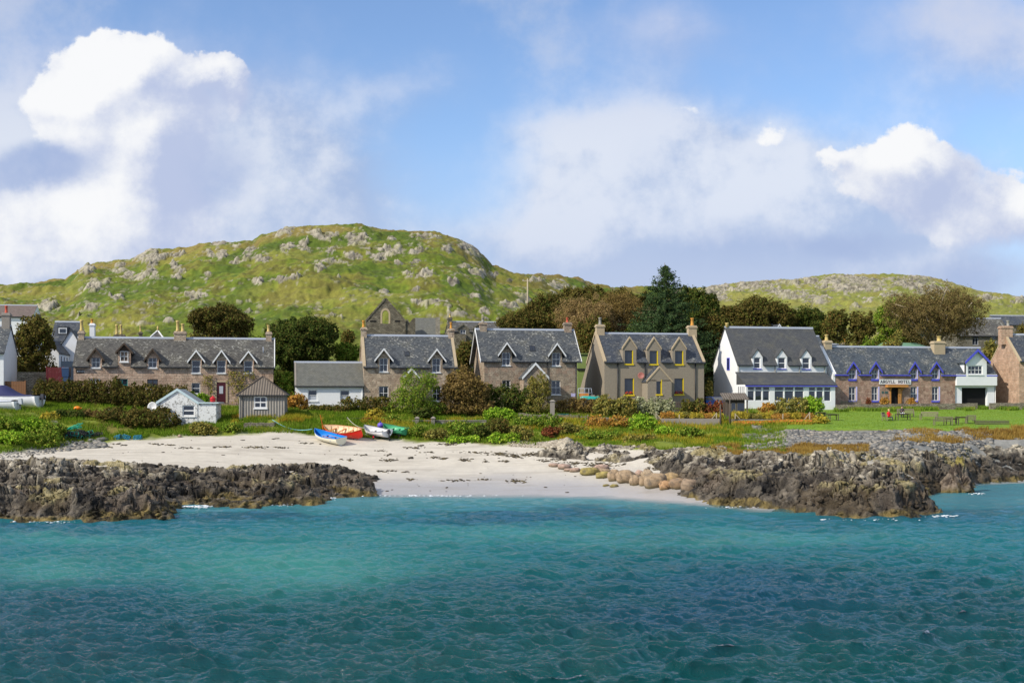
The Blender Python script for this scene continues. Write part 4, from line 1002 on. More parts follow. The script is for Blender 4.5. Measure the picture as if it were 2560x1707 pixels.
# ------------------------------------------------------------------ white inn with the glazed sunroom
wkF = dict(sillmat=M['blue'], fw=.10, bw=.07)
wF = [(1884.5, 1901.5, 893, 921, 1, 2, wkF), (1945, 1964, 893.5, 921.5, 1, 2, wkF), (2006, 2024.7, 894, 922, 1, 2, wkF)]
Fi = simple_house('white_inn', 1843.7, 2066, rowY(1843.7), 910, 817.5, 8.7, M['white'], M['slateF'], 'tall white building with steep smooth slate roof and a glazed sunroom along its front', wins=wF,
    dorm=[(1881, 1906.5, 892, 873.5, M['white'], M['slateF'], None, dict(ovs=.10, ovf=.1)), (1942, 1968, 892, 874, M['white'], M['slateF'], None, dict(ovs=.10, ovf=.1)), (2003, 2029, 892.5, 874, M['white'], M['slateF'], None, dict(ovs=.10, ovf=.1))], cat='inn')
h = Fi; P_ = 3.2
m = MB(); m.lathe((.25, h.hy, h.zr+.1), [(.28, 0), (.22, .45), (.26, .5), (.26, .6)], 8); m.build('chimney_pot', M['pot'], h.root)
for p_ in (1846, 1937, 1998, 2061): h.pipe(p_, 3.2, h.ze-.1, mat=M['potgrey'])
a, b = h.lx(1864.5, -P_), h.lx(2088, -P_); zt = h.lz(932, 1850); zb_ = h.lz(961, 1866, -P_)
groups = [(1868, 1925, 966, 1001.5), (1935.5, 2010.6, 966.5, 1002), (2021, 2078, 967, 1002.5)]
H = []; 
for g_ in groups:
    for i in range(3):
        w_ = (g_[1]-g_[0])/3; H.append(h.rect((g_[0]+i*w_+1, g_[0]+(i+1)*w_-1, g_[2], g_[3]), -P_))
h.walls(M['white'], a, b, -2.0, zb_, None, P_, H, y0=-P_, gables=False, name='sunroom_wall', zback=zb_, reveal=.12)
for q in H:
    o = h.window(q, 1, 1, y=-P_, sill=False, recess=.08, fw=.07); zt_ = q[2]+(q[3]-q[2])*.72
    m = MB(); m.box(q[0]+.05, q[1]-.05, -P_+.06, -P_+.12, zt_-.06, zt_+.06); m.build('transom', WT, o)
m = MB(); kk = (zt-zb_)/P_
m.hexa([(a-.15, -P_-.25, zb_-kk*.25), (b+.15, -P_-.25, zb_-kk*.25), (b+.15, 0, zt), (a-.15, 0, zt), (a-.15, -P_-.28, zb_-kk*.25+.12), (b+.15, -P_-.28, zb_-kk*.25+.12), (b+.15, 0, zt+.13), (a-.15, 0, zt+.13)])
ro = m.build('sunroom_roof', M['slateF'], h.root)
m = MB(); m.face([(a, 0, zb_), (a, -P_, zb_), (a, 0, zt)]); m.face([(b, -P_, zb_), (b, 0, zb_), (b, 0, zt)]); m.build('sunroom_gable', M['slateF'], h.root)
m = MB(); m.box(a-.15, b+.15, -P_-.30, -P_-.2, zb_-kk*.25-.14, zb_-kk*.25); m.build('fascia', M['blue'], ro)
m = MB(); y_ = -P_
for i in range(4): m.box(a-.04, a-.005, y_+.5+i*.62, y_+.62+i*.62+.02, .9, zb_-.25)
g = m.build('side_window', M['glass'], h.root)
# gable window with blue frame
zc0, zc1 = h.lz(925, 1811, 2.9), h.lz(894, 1811, 2.9)
m = MB(); 
for q in ((2.7, 2.8, zc0, zc1), (3.5, 3.6, zc0, zc1), (2.8, 3.5, zc1-.1, zc1), (2.8, 3.5, zc0, zc0+.1)): m.box(-.09, -.003, q[0], q[1], q[2], q[3])
o = m.build('window', M['blue'], h.root); m = MB(); m.box(-.04, -.002, 2.8, 3.5, zc0+.1, zc1-.1); m.build('pane', M['glass'], o)

# ------------------------------------------------------------------ the hotel
YG = rowY(2087.5)
h = G_ = House('hotel', 2087.5, YG, 11, None, 'long pink stone hotel with blue painted dormers and a white lettered sign over its door', 'hotel')
x1 = h.lx(2489); xs_ = h.lx(2388); ze = h.lz(934.5); dep = 7.6; zr = h.lz(865, 2087, dep/2)-.17; BL = M['blue']
ups = [(2122, 2139), (2178.5, 2194.5), (2276.5, 2291.5), (2329.5, 2346)]
lows = [(2122, 2139.5), (2179, 2195), (2276.5, 2292), (2330, 2346.5)]
wd = 22
Hs = [h.rect((a, b, 921.5, 947)) for a, b in ups]+[h.rect((a, b, 966.5, 1001.5)) for a, b in lows]+[h.rect((2226, 2252, 968.5, 1009))]
cuts = []; rects = []
for a, b in ups:
    xa, xb = h.lx(a-2.5), h.lx(b+4.0); rects.append((xa, xb, ze, h.lz(925, a))); cuts.append((xa, xb, h.lz(925, a)))
bd = (h.lx(2411), h.lx(2463), h.lz(903, 2411)); cuts.append(bd)
h.walls(M['hotelstone'], 0, xs_, -2, ze, zr, dep, Hs, rects)
qb = h.rect((2416, 2453, 913.5, 936)); qd = h.rect((2406, 2470, 969, 1016))
h.walls(M['white'], xs_+.02, x1, h.lz(963.5, 2430), ze, None, dep, [(qb[0], qb[1], qb[2], qb[3])], [(bd[0], bd[1], ze, bd[2])], y0=-.35, gables=False, name='white_upper_wall')
h.walls(M['white'], xs_+.03, x1-.1, -2, h.lz(963.5, 2430)+.1, zr, dep-.2, [qd], y0=.15, name='white_lower_wall', reveal=.5)
m = MB(); m.face([(qd[0], .64, qd[2]), (qd[1], .64, qd[2]), (qd[1], .64, qd[3]), (qd[0], .64, qd[3])]); m.build('opening_shade', M['black'], h.root)  # black sheet painted in for the shade inside the opening
m = MB(); m.face([(xs_+.02, -.35, h.lz(963.5, 2430)), (xs_+.02, .2, h.lz(963.5, 2430)), (x1, .2, h.lz(963.5, 2430)), (x1, -.35, h.lz(963.5, 2430))]); m.face([(x1, -.35, h.lz(963.5, 2430)), (x1, .16, h.lz(963.5, 2430)), (x1, .16, ze), (x1, -.35, ze)]); m.build('soffit', M['white'], h.root)
m = MB(); m.face([(x1, 0, -2), (x1, dep, -2), (x1, dep, ze), (x1, dep/2, zr), (x1, 0, ze)]); m.build('gable_wall', M['white'], h.root)
h.roof(M['slateG'], 0, x1, ze, zr, dep, cuts=cuts, gutter=M['blue'], ovg=.1)
h.skew(-.12, .42, M['white'], .05)
m = MB(); m.face([(-.33, dep, -2), (-.33, -.05, -2), (-.33, -.05, ze), (-.33, dep/2, zr+.2), (-.33, dep, ze)]); m.face([(-.33, -.05, -2), (0, -.05, -2), (0, -.05, ze), (-.33, -.05, ze)]); m.build('gable_wall', M['white'], h.root)
for (a, b) in ups:
    xa, xb = h.lx(a-2.5), h.lx(b+4.0); h.dormer(xa, xb, h.lz(925, a), h.lz(907.5, a), M['hotelstone'], M['slateG'], BL, ovs=.28, ovf=.28, bh=.22)
    # glazed point of the window
    q = h.rect((a, b, 921.5, 947)); xm = (q[0]+q[1])/2; m = MB(); z_ = q[3]; m.face([(q[0]+.02, -.02, z_), (q[1]-.02, -.02, z_), (xm, -.02, z_+.55)]); m.build('gable_light', M['glass'], h.root)
for i, q in enumerate(Hs[:8]):
    h.window(q, 2, 2, sillmat=BL, sill_h=.26 if i < 4 else .2, recess=.15, fw=.08)
    m = MB(); m.box(q[1], q[1]+.20, -.02, .0-.003, q[2], q[3]); m.build('window_edge', plain('lit_reveal_lavender', (196, 192, 232), .5, .05), h.root)  # pale strip paints the sunlit right reveal onto the wall face
h.dormer(bd[0], bd[1], bd[2], h.lz(877, 2436), M['white'], M['slateG'], BL, ovs=.3, ovf=.75, bh=.28)
m = MB(); m.face([(bd[0], -.35, bd[2]), (bd[1], -.35, bd[2]), ((bd[0]+bd[1])/2, -.35, h.lz(877, 2436))]); m.build('dormer_front', M['white'], h.root)
h.window((qb[0], qb[1], qb[2], qb[3]), 4, 2, y=-.35, recess=.1, fw=.12)
h.chimney(2335, 2364, 852.5, M['tan'], [(2342, 2353, 840, M['pot'])], depth=1.0, zb=zr-1.4, y=dep/2-.6)
h.chimney(2062, 2081, 851, M['tan'], [(2061.5, 2071, 836, M['pot'])], depth=1.0)
# doorway, canopy and sign
q = Hs[8]; m = MB(); m.face([(q[0], .19, q[2]), (q[1], .19, q[2]), (q[1], .19, q[3]), (q[0], .19, q[3])]); m.build('hallway_shade', M['black'], h.root)  # black sheet stands in for the shade behind the doorway
m = MB(); m.box(q[0]-.1, q[0]+.05, -.12, .1, q[2], q[3]); m.box(q[1]-.06, q[1]+.12, -.12, .1, q[2], q[3]); m.build('door_frame', M['oak'], h.root)
m = MB(); m.box(q[1]-.50, q[1]-.08, -.25, -.18, q[2], q[3]-.1); d = m.build('door', M['oak'], h.root); m = MB(); m.ball((q[1]-.42, -.29, q[2]+1.1), .05, 6, 5); m.build('handle', M['gutter'], d)
q2 = h.rect((2213, 2264, 962, 968)); m = MB(); m.box(q2[0], q2[1], -.75, -.01, q2[2], q2[3]); m.bar((q[0]-.1, -.05, q2[2]-.5), (q[0]-.1, -.6, q2[2]), .08); m.bar((q[1]+.1, -.05, q2[2]-.5), (q[1]+.1, -.6, q2[2]), .08); m.build('canopy', M['oak'], h.root)
qs = h.rect((2197.7, 2276.5, 948, 960.5)); m = MB(); m.box(qs[0], qs[1], -.12, -.02, qs[2], qs[3]); sg = m.build('sign_board', plain('white_sign', (222, 222, 218), .5, .03), h.root)
# serif capitals drawn as strokes on a 4 x 6 grid
GL = {'A': [((0,0),(2,6),.5),((2,6),(4,0),1),((.8,2),(3.2,2),.4)], 'R': [((.8,0),(.8,6),1),((.8,6),(3,6),.4),((3,6),(3.6,4.6),.8),((3.6,4.6),(3,3.2),.8),((3,3.2),(.8,3.2),.4),((2,3.2),(4,0),1)],
      'G': [((3.7,4.8),(2.6,6),.5),((2.6,6),(1,5.4),.6),((1,5.4),(.3,3),1),((.3,3),(1,.6),1),((1,.6),(2.6,0),.6),((2.6,0),(3.7,.7),.6),((3.7,.7),(3.7,2.6),1),((2.6,2.6),(4.1,2.6),.4)],
      'Y': [((0,6),(2,3),1),((4,6),(2,3),.5),((2,3),(2,0),1)], 'L': [((.8,0),(.8,6),1),((.8,0),(3.8,0),.5),((3.8,0),(3.8,1.2),.5)],
      'H': [((.7,0),(.7,6),1),((3.4,0),(3.4,6),1),((.7,3),(3.4,3),.4)], 'O': [((2,6),(.7,5),.7),((.7,5),(.2,3),1),((.2,3),(.7,1),1),((.7,1),(2,0),.7),((2,0),(3.3,1),.7),((3.3,1),(3.8,3),1),((3.8,3),(3.3,5),1),((3.3,5),(2,6),.7)],
      'T': [((2,0),(2,6),1),((0,6),(4,6),.4),((0,6),(0,5),.4),((4,6),(4,5),.4),((1.2,0),(2.8,0),.4)], 'E': [((.8,0),(.8,6),1),((.8,6),(3.6,6),.4),((.8,3),(3,3),.4),((.8,0),(3.8,0),.4),((3.8,0),(3.8,1.1),.4),((3.6,6),(3.6,5),.4)]}
SER = {'A': [(0,0),(4,0)], 'R': [(.8,0),(.8,6),(4,0)], 'Y': [(0,6),(4,6),(2,0)], 'L': [(.8,0),(.8,6)], 'H': [(.7,0),(.7,6),(3.4,0),(3.4,6)], 'E': [(.8,0)], 'T': [], 'G': [], 'O': []}
def lettering(text, x0, x1, z0, z1, y, mat, parent):
    m = MB(); n = len(text); w = (x1-x0)/n; u = w*.78/4; v = (z1-z0)/6
    for i, ch in enumerate(text):
        if ch == ' ': continue
        ox = x0+i*w+w*.11
        for a, b, t in GL[ch]:
            m.bar((ox+a[0]*u, y, z0+a[1]*v), (ox+b[0]*u, y, z0+b[1]*v), .055*t+.02, .02, up=(0, 1, 0))
        for sx, sz in SER[ch]: m.box(ox+(sx-.7)*u, ox+(sx+.7)*u, y-.010, y+.008, z0+sz*v-.014, z0+sz*v+.014)
    return m.build('lettering', mat, parent)
lettering('ARGYLL HOTEL', qs[0]+.10, qs[1]-.08, qs[2]+.16, qs[3]-.13, -.135, plain('dark_lettering', (40, 42, 50), .6, .02), sg)
for (a, b) in ((2204, 2209), (2212, 2219)):
    q3 = h.rect((a, b, 978, 983)); m = MB(); m.box(q3[0], q3[1], -.05, -.003, q3[2], q3[3]); m.build('plaque', plain('plaque_green', (70, 96, 92), .5), h.root)

# ------------------------------------------------------------------ right hand stone house
h = House('stone_house', 2548, 161, 4, None, 'pink ashlar house end with a single chimney at the right edge', 'house')
ze = h.lz(902); zr = h.lz(838, 2540, 4.1); x1 = 12; dep = 8.2
h.walls(M['ashlar'], 0, x1, -2, ze, zr, dep, []); h.roof(M['slateE'], 0, x1, ze, zr, dep, ovg=.0); h.skew(.12, .3, M['tan'], .06)
h.chimney(2503, 2533, 814.6, M['ashlar'], [(2516, 2524, 801, M['potgrey'])], depth=1.0)
# ------------------------------------------------------------------ left hand white house
h = House('white_house', 9, 138, 11, None, 'white house with a grey rendered chimney cut off by the left edge', 'house'); ze = h.lz(880.5); dep = 7.2
xw = -9.0; zr = h.lz(815, 26, 3.6)-.1
h.walls(M['white'], xw, 0, -2, ze, zr, dep, []); h.roof(M['slateC'], xw, 0, ze, zr, dep, ovg=.12)
h.chimney(3, 25, 782, M['concrete'], [(11.5, 20, 764, M['potred'])], depth=.9)

# ------------------------------------------------------------------ buildings behind the front row
h = House('white_house', 94, 152, 11, None, 'white gable-fronted house with a black roof behind the left tree', 'house')
x1 = h.lx(147); gable_house(h, 0, x1, 0, 8, -3, h.lz(882, 120), h.lz(850, 120), M['white'], M['slateX'], ov=.1)
for i in range(3): m = MB(); m.box(x1+.003, x1+.05, 1.5+i*2.1, 2.1+i*2.1, h.lz(904, 147), h.lz(890, 147)); m.build('window', M['glass'], h.root)
m = MB(); m.box(x1, x1+2.2, 1.5, 4.5, -3, h.lz(902, 147)); m.build('extension', plain('grey_blue_render', (130, 142, 152), .8), h.root)
h = House('slate_house', 126, 168, 11, None, 'slate roofed white house with a boxy dormer, highest of the left cluster', 'house')
x1 = h.lx(196); ze = h.lz(852); zr = h.lz(806, 130, 3.5); h.walls(M['white'], 0, x1, -4, ze, zr, 7, []); h.roof(M['slateE'], 0, x1, ze, zr, 7)
q = h.rect((144, 164, 819, 833)); m = MB(); m.box(q[0]-.15, q[1]+.15, .9, 3, q[2]-.3, q[3]+.2); d = m.build('dormer', M['slateX'], h.root); m = MB(); m.box(q[0]-.02, q[1]+.02, .82, .89, q[2], q[3]); w_ = m.build('window_frame', WT, d)
m = MB(); m.box(q[0]+.12, q[1]-.12, .78, .815, q[2]+.12, q[3]-.12); m.build('pane', M['glass'], d)
h = House('white_wing', 152, 160, 11, None, 'small white gable with dark verges below the highest left house', 'house'); x1 = h.lx(204)
gable_house(h, 0, x1, 0, 6, -4, h.lz(866, 180), h.lz(826, 180), M['white'], M['slateX'], ov=.15)
h = House('white_chimney_house', 214, 160, 11, None, 'low roof with a tall white chimney peeping over the left terrace', 'house'); x1 = h.lx(262); ze = h.lz(870); zr = h.lz(846, 220, 3)
h.walls(M['white'], 0, x1, -4, ze, zr, 6, []); h.roof(M['slateX'], 0, x1, ze, zr, 6); h.chimney(223, 237, 808, M['white'], [(226, 234, 797, M['potorange'])], depth=1)
h = House('brown_roofed_house', -80, 200, 11, None, 'long brown tiled roof on the slope at the far left', 'house'); x1 = h.lx(82); ze = h.lz(790); zr = h.lz(764, 0, 4)
h.walls(M['white'], 0, x1, -8, ze, zr, 8, []); h.roof(M['brownroof'], 0, x1, ze, zr, 8)
h = House('slate_house', 268, 166, 11, None, 'slate roof with paired buff chimney pots peeping over the terrace ridge', 'house'); x1 = h.lx(335); ze = h.lz(868); zr = h.lz(846, 300, 3)
h.walls(M['church'], 0, x1, -4, ze, zr, 6, []); h.roof(M['slateA'], 0, x1, ze, zr, 6, ovg=.1); h.chimney(284, 312, 836, M['greystone'], [(288, 296, 811, M['pot']), (299, 306.5, 811, M['pot'])], depth=.9)
h = House('slate_house', 340, 176, 11, None, 'small slate roof with one thin chimney beside the hipped roof', 'house'); x1 = h.lx(372); ze = h.lz(866); zr = h.lz(848, 350, 3)
h.walls(M['church'], 0, x1, -4, ze, zr, 6, []); h.roof(M['slateA'], 0, x1, ze, zr, 6); h.chimney(346, 356, 829, M['greystone'], [(348.5, 353.5, 814, M['pot'])], depth=.6)
# hipped roof
h = House('hipped_house', 366, 170, 11, None, 'pointed hipped slate roof with white hips showing above the terrace', 'house'); x1 = h.lx(414); za = h.lz(826, 390, 2); ze = h.lz(852)
m = MB(); m.box(.1, x1-.1, .1, 5, -4, ze); m.build('wall', M['white'], h.root); xm = x1/2
m = MB(); c0, c1, c2, c3 = (0, 0, ze), (x1, 0, ze), (x1, 5.2, ze), (0, 5.2, ze); ap = (xm, 2.6, za)
for t_ in ((c0, c1), (c1, c2), (c2, c3), (c3, c0)): m.face([t_[0], t_[1], ap])
ro = m.build('roof', M['slateA'], h.root); m = MB()
for c_ in (c0, c1): m.bar((c_[0], c_[1]-.03, c_[2]+.03), (ap[0], ap[1], ap[2]+.05), .14)
m.build('hip_trim', WT, ro); m = MB(); m.lathe((xm, 2.6, za), [(.2, 0), (.1, .3), (.16, .5), (.02, .7)], 8); m.build('finial', M['pot'], ro)
# house with a pointed dormer behind
h = simple_house('stone_villa', 1128, 1262, 188, 829, 803, 7, M['church'], M['slateA'], 'grey stone house with pointed dormers half hidden behind the middle houses', wins=[(1151, 1164.5, 824, 842, 2, 2)],
    dorm=[(1144, 1172, 822, 811, M['church'], M['slateA'], M['church'], dict(ovs=.1, ovf=.1)), (1182, 1210, 822, 811, M['church'], M['slateA'], M['church'], dict(ovs=.1, ovf=.1))], chims=[(1119, 1131, 793, M['greystone'], [(1122, 1128, 785, M['pot'])])])
# building with arched windows (church) at the right
h = House('church', 2392, 205, 6, None, 'long grey stone church with small arched windows behind the hotel', 'church'); x1 = h.lx(2530); ze = h.lz(838.5); dep = 8; zr = h.lz(797, 2400, 4)
H = [h.rect((2431, 2446, 845, 862)), h.rect((2477, 2491, 845, 862))]
h.walls(M['church'], 0, x1, -5, ze, zr, dep, H); h.roof(M['slateA'], 0, x1, ze, zr, dep, ovg=.1)
for q in H:
    h.window(q, 2, 1, sill=False, frame=M['curtain']); 
    m = MB(); xm = (q[0]+q[1])/2; r = (q[1]-q[0])/2; pts = [(xm+r*math.cos(a_*math.pi/8), -.02, q[3]+r*.9*math.sin(a_*math.pi/8)) for a_ in range(9)]; m.face(pts); m.build('arch_light', M['glass'], h.root)
h = House('slate_roofed_hall', 2500, 240, 6, None, 'dark blue slate roof crossing behind the church at the right edge', 'hall'); x1 = h.lx(2680); ze = h.lz(812); zr = h.lz(790, 2500, 4)
h.walls(M['church'], 0, x1, -6, ze, zr, 8, []); h.roof(M['slateE'], 0, x1, ze, zr, 8)
# roofs peeping over the inn and the hotel
h = House('slate_house', 1912, 182, 11, None, 'roof with a white dormer peak showing over the ridge of the white inn', 'house'); x1 = h.lx(1974); ze = h.lz(838); zr = h.lz(812, 1912, 3.5)
h.walls(M['church'], 0, x1, -4, ze, zr, 7, []); h.roof(M['slateE'], 0, x1, ze, zr, 7); h.dormer(h.lx(1941), h.lx(1953), h.lz(822, 1945), h.lz(813, 1945), M['white'], M['slateE'], WT, ovs=.2)
h.chimney(1940, 1950, 805, M['potgrey'], [(1942.5, 1946.5, 797, M['pot'])], depth=.6); h.chimney(1908, 1918, 812, M['potgrey'], [(1911, 1915, 807, M['pot'])], depth=.6)
h = House('slate_outbuilding', 2034, 172, 11, None, 'slate outbuilding roof with white verge between inn and hotel', 'outbuilding'); x1 = h.lx(2070); ze = h.lz(880); zr = h.lz(842, 2040, 3)
h.walls(M['church'], 0, x1, -4, ze, zr, 6, []); h.roof(M['slateG'], 0, x1, ze, zr, 6)
h = House('green_roofed_shed', 2232, 178, 11, None, 'pale green shed roof just showing over the hotel ridge', 'shed'); x1 = h.lx(2318); ze = h.lz(868); zr = h.lz(858.5, 2240, 3)
h.walls(M['greenmetal'], 0, x1, -4, ze, zr, 6, []); h.roof(plain('pale_green_sheet', (116, 158, 132), .6), 0, x1, ze, zr, 6, ridge=False)
h = House('slate_house', 2092, 180, 11, None, 'little roof and chimney over the left end of the hotel ridge', 'house'); x1 = h.lx(2130); ze = h.lz(880); zr = h.lz(862, 2100, 3)
h.walls(M['church'], 0, x1, -4, ze, zr, 6, []); h.roof(M['slateG'], 0, x1, ze, zr, 6); h.chimney(2106, 2117, 855, M['tan'], [(2109, 2114, 847, M['potorange'])], depth=.6)
h = House('brown_roofed_annexe', 1755, 172, 11, None, 'low pale annexe with a brown roof between the harled house and the white inn', 'annexe'); x1 = h.lx(1800); ze = h.lz(922); zr = h.lz(908, 1760, 2.5)
h.walls(M['concrete'], 0, x1, -3, ze, zr, 5, []); h.roof(M['brownroof'], 0, x1, ze, zr, 5)
h = House('green_shed', 1444, 166, 11, None, 'olive green sheet metal shed with one dark window beside the harled house', 'shed'); x1 = h.lx(1484); ze = h.lz(885); q = h.rect((1472, 1481, 890, 912))
h.walls(M['greenmetal'], 0, x1, -4, ze, None, 4, [q], gables=False); h.window(q, 1, 1, frame=M['gutter'], sill=False); m = MB(); m.box(-.15, x1+.15, -.2, 4.2, ze, ze+.12); m.build('roof', M['greenmetal'], h.root); m = MB(); m.box(-.1, x1+.1, -.15, .05, h.lz(925), h.lz(921)); m.build('base_rail', M['gutter'], h.root)

# ------------------------------------------------------------------ ruined nunnery and its chapel
h = House('ruined_gable', 914, 182, 4, None, 'tall ruined stone gable with an arched window opening on the hillside', 'ruin')
xl, xr = 0, h.lx(1014); za = h.lz(747, 964); ze = h.lz(803, 914); q = h.rect((955.5, 971.5, 786, 809)); xm = (q[0]+q[1])/2; r = (q[1]-q[0])/2; zt = q[3]
m = MB(); th = .9
arc = [(xm+r*math.cos(math.pi*i/8), zt+r*1.3*math.sin(math.pi*i/8)) for i in range(9)]   # right to left
for yy, fl in ((0, False), (th, True)):
    fs = [[(xl, -4), (q[0], -4), (q[0], zt), (q[0], ze), (xl, ze)], [(q[0], -4), (q[1], -4), (q[1], q[2]), (q[0], q[2])], [(q[1], -4), (xr, -4), (xr, ze), (q[1], ze), (q[1], zt)],
          [(xl, ze), (q[0], ze), (q[0], zt)] , ]
    fs = fs[:3]
    top = (xr+xl)/2; kL = (za-ze)/(top-xl)
    zq0 = ze+kL*(q[0]-xl); zq1 = ze+kL*(xr-q[1])
    fs += [[(xl, ze), (q[0], ze), (q[0], zq0)], [(q[1], ze), (xr, ze), (q[1], zq1)]]
    A_ = [(q[0], zt)] + [p for p in arc[::-1]][1:5]           # left springing to crown
    fs += [A_ + [(xm, za if abs(xm-top) < .01 else ze+kL*(min(xm, 2*top-xm)-xl)), (q[0], zq0)]]
    B_ = [p for p in arc[::-1]][4:]                            # crown to right springing
    fs += [[(xm, ze+kL*(min(xm, 2*top-xm)-xl))] + B_ + [(q[1], zq1)]]
    for f_ in fs:
        P = [(x, yy, z) for x, z in f_]
        if f_ is fs[-2] or f_ is fs[-1]: pass
        m.face(P if not fl else P[::-1])
out = [(xl, -4), (xr, -4), (xr, ze), (top, za), (xl, ze)]
for i in range(5):
    a_, b_ = out[i], out[(i+1) % 5]; m.face([(a_[0], 0, a_[1]), (a_[0], th, a_[1]), (b_[0], th, b_[1]), (b_[0], 0, b_[1])])
ring = [(q[0], q[2])]+[p for p in arc[::-1]]+[(q[1], q[2])]
for i in range(len(ring)-1):
    a_, b_ = ring[i], ring[i+1]; m.face([(a_[0], 0, a_[1]), (b_[0], 0, b_[1]), (b_[0], th, b_[1]), (a_[0], th, a_[1])])
m.face([(q[0], 0, q[2]), (q[0], th, q[2]), (q[1], th, q[2]), (q[1], 0, q[2])])
m.build('wall', M['greystone'], h.root)
m = MB(); R2 = 1.55
for i in range(len(ring)-1):
    a_, b_ = ring[i], ring[i+1]; e_ = lambda p: (xm+(p[0]-xm)*R2, p[1] if p[1] < zt+.01 else zt+(p[1]-zt)*R2)
    m.face([(a_[0], -.04, a_[1]), (b_[0], -.04, b_[1]), (e_(b_)[0], -.04, e_(b_)[1]), (e_(a_)[0], -.04, e_(a_)[1])])
m.build('window_edge', M['tan'], h.root)
m = MB()
for sgn in (-1, 1): m.bar((top+sgn*((xr-xl)/2+.05), th/2, ze), (top, th/2, za+.08), th+.2, .22)
m.build('coping', M['greystone'], h.root)
for (a, b) in ((925, 941), (987, 1000)): qq = h.rect((a, b, 801, 805)); m = MB(); m.box(qq[0], qq[1], -.03, .02, qq[2], qq[3]); m.build('slot_shade', M['black'], h.root)  # black boxes on the wall stand in for shade inside slots
m = MB(); x_ = h.lx(1013)
prof = [(1013, 803), (1018, 797), (1024, 806), (1029, 800), (1034, 795), (1038, 796), (1038.5, 840), (1038.5, 880), (1013, 880)]
m.prism([h.fp(a, b, .2) for a, b in prof][::-1], .2, 1.1); m.build('broken_wall', M['greystone'], h.root)
h = House('chapel', 1036, 186, 4, None, 'small stone chapel with a dark slate roof right of the ruined gable', 'chapel'); x1 = h.lx(1098); ze = h.lz(838); zr = h.lz(797, 1050, 3)
h.walls(M['greystone'], 0, x1, -4, ze, zr, 6, []); h.roof(M['slateB'], 0, x1, ze, zr, 6, ridge=False); h.skew(x1-.2, .7, M['church'], .12)
m = MB(); a = h.lx(1098); m.box(a, a+4.2, 1, 1.8, -3, h.lz(835, 1110, 1)); m.build('ruin_wall', M['greystone'], h.root)

# ------------------------------------------------------------------ sheds on the shore bank
gp = ground(460, 1067); h = House('whitewashed_shed', 393, gp.y, 4, gp.z, 'small flaking whitewashed stone shed with pale blue roof edges', 'shed')
x1 = h.lx(494); x2 = h.lx(540); ze = h.lz(1007.5, 393); za = h.lz(975, 446); q = h.rect((456, 487, 1012.5, 1040))
TB = plain('pale_teal_paint', (186, 204, 206), .6, .12)
gable_house(h, 0, x1, 0, 4.2, -1.5, ze, za, M['whitewash'], plain('pale_felt_roof', (150, 156, 156), .85, .2), holes=[q], barge=TB, ov=.1, ovf=.08, bh=.20)
h.window(q, 1, 2, fw=.13, bw=.10)
m = MB(); m.box(x1+.005, x2, .05, 3.2, -1.5, h.lz(1008.5, 520)); m.build('lean_to_wall', M['whitewash'], h.root)
m = MB(); m.box(x1-.0, x2+.3, -.15, 3.4, h.lz(1008.5, 520)+.01, h.lz(1006, 520)+.02); m.build('lean_to_roof', TB, h.root)
dsh_c = (h.lx(382, -.3), -.35, h.lz(1017, 382, -.3)); m = MB(); m.lathe((0, 0, 0), [(.05, -.06), (.40, .03), (.52, .12), (.53, .14), (.44, .08), (.02, -.03)], 18)
d = m.build('satellite_dish', plain('dish_white', (206, 206, 202), .5, .05), h.root, M=Matrix.Translation(dsh_c) @ Matrix.Rotation(RAD(80), 4, 'X') @ Matrix.Rotation(RAD(-12), 4, 'Y'))
m = MB(); m.bar((dsh_c[0], -.3, dsh_c[2]), (.1, .1, dsh_c[2]-.1), .05); m.build('bracket', M['gutter'], d)
ux = h.lx(532, 1.2); zt_ = h.lz(1006, 520)+.02; wp = h.root.matrix_basis @ Vector((ux, 1.2, zt_))
o = empty('red_urn', Vector((0, 0, 0))); Mz = Matrix.Translation(h.O) @ Matrix.Rotation(h.yaw, 4, 'Z'); o.location = Mz @ Vector((ux, 1.2, zt_)); tag(o, 'small red lidded pot standing on the flat end of the whitewashed shed', 'pot')
m = MB(); m.lathe((0, 0, 0), [(.17, 0), (.27, .08), (.30, .38), (.30, .40)], 12); m.build('pot_body', plain('red_paint', (196, 34, 40), .4, .08), o)
m = MB(); m.lathe((0, 0, .40), [(.34, 0), (.34, .05), (.14, .2), (.06, .22), (.08, .3), (.02, .34)], 12); m.build('lid', plain('red_paint', (196, 34, 40), .4, .08), o)

gp = ground(650, 1047); h = House('grey_shed', 597.6, gp.y, 7, gp.z, 'grey board shed with a pyramid corrugated roof and white window', 'shed')
x1 = h.lx(711); ze = h.lz(987, 650); za = h.lz(941, 648, 2.6); dp = 5.2; q = h.rect((635, 667, 991, 1020))
m = MB(); 
h.walls(M['corrwall'], 0, x1, -1.2, ze, None, dp, [q], gables=False, reveal=.08); h.window(q, 2, 2, fw=.12, bw=.10, recess=.05)
m = MB(); e_ = .28; c0, c1, c2, c3 = (-e_, -e_, ze-.04), (x1+e_, -e_, ze-.04), (x1+e_, dp+e_, ze-.04), (-e_, dp+e_, ze-.04); ap = (x1/2-.1, dp/2, za)
for t_ in ((c0, c1), (c1, c2), (c2, c3), (c3, c0)): m.face([t_[0], t_[1], ap])
m.face([c3, c2, c1, c0]); ro = m.build('roof', M['corrroof'], h.root)
m = MB()
for c_ in (c0, c1, c2, c3): m.bar((c_[0], c_[1], c_[2]+.04), (ap[0], ap[1], ap[2]+.06), .13, .07)
m.build('hip_flashing', M['darkwood'], ro); m = MB(); m.box(-e_-.05, x1+e_+.05, -e_-.08, -e_, ze-.12, ze+.0); m.build('gutter', M['gutter'], ro)
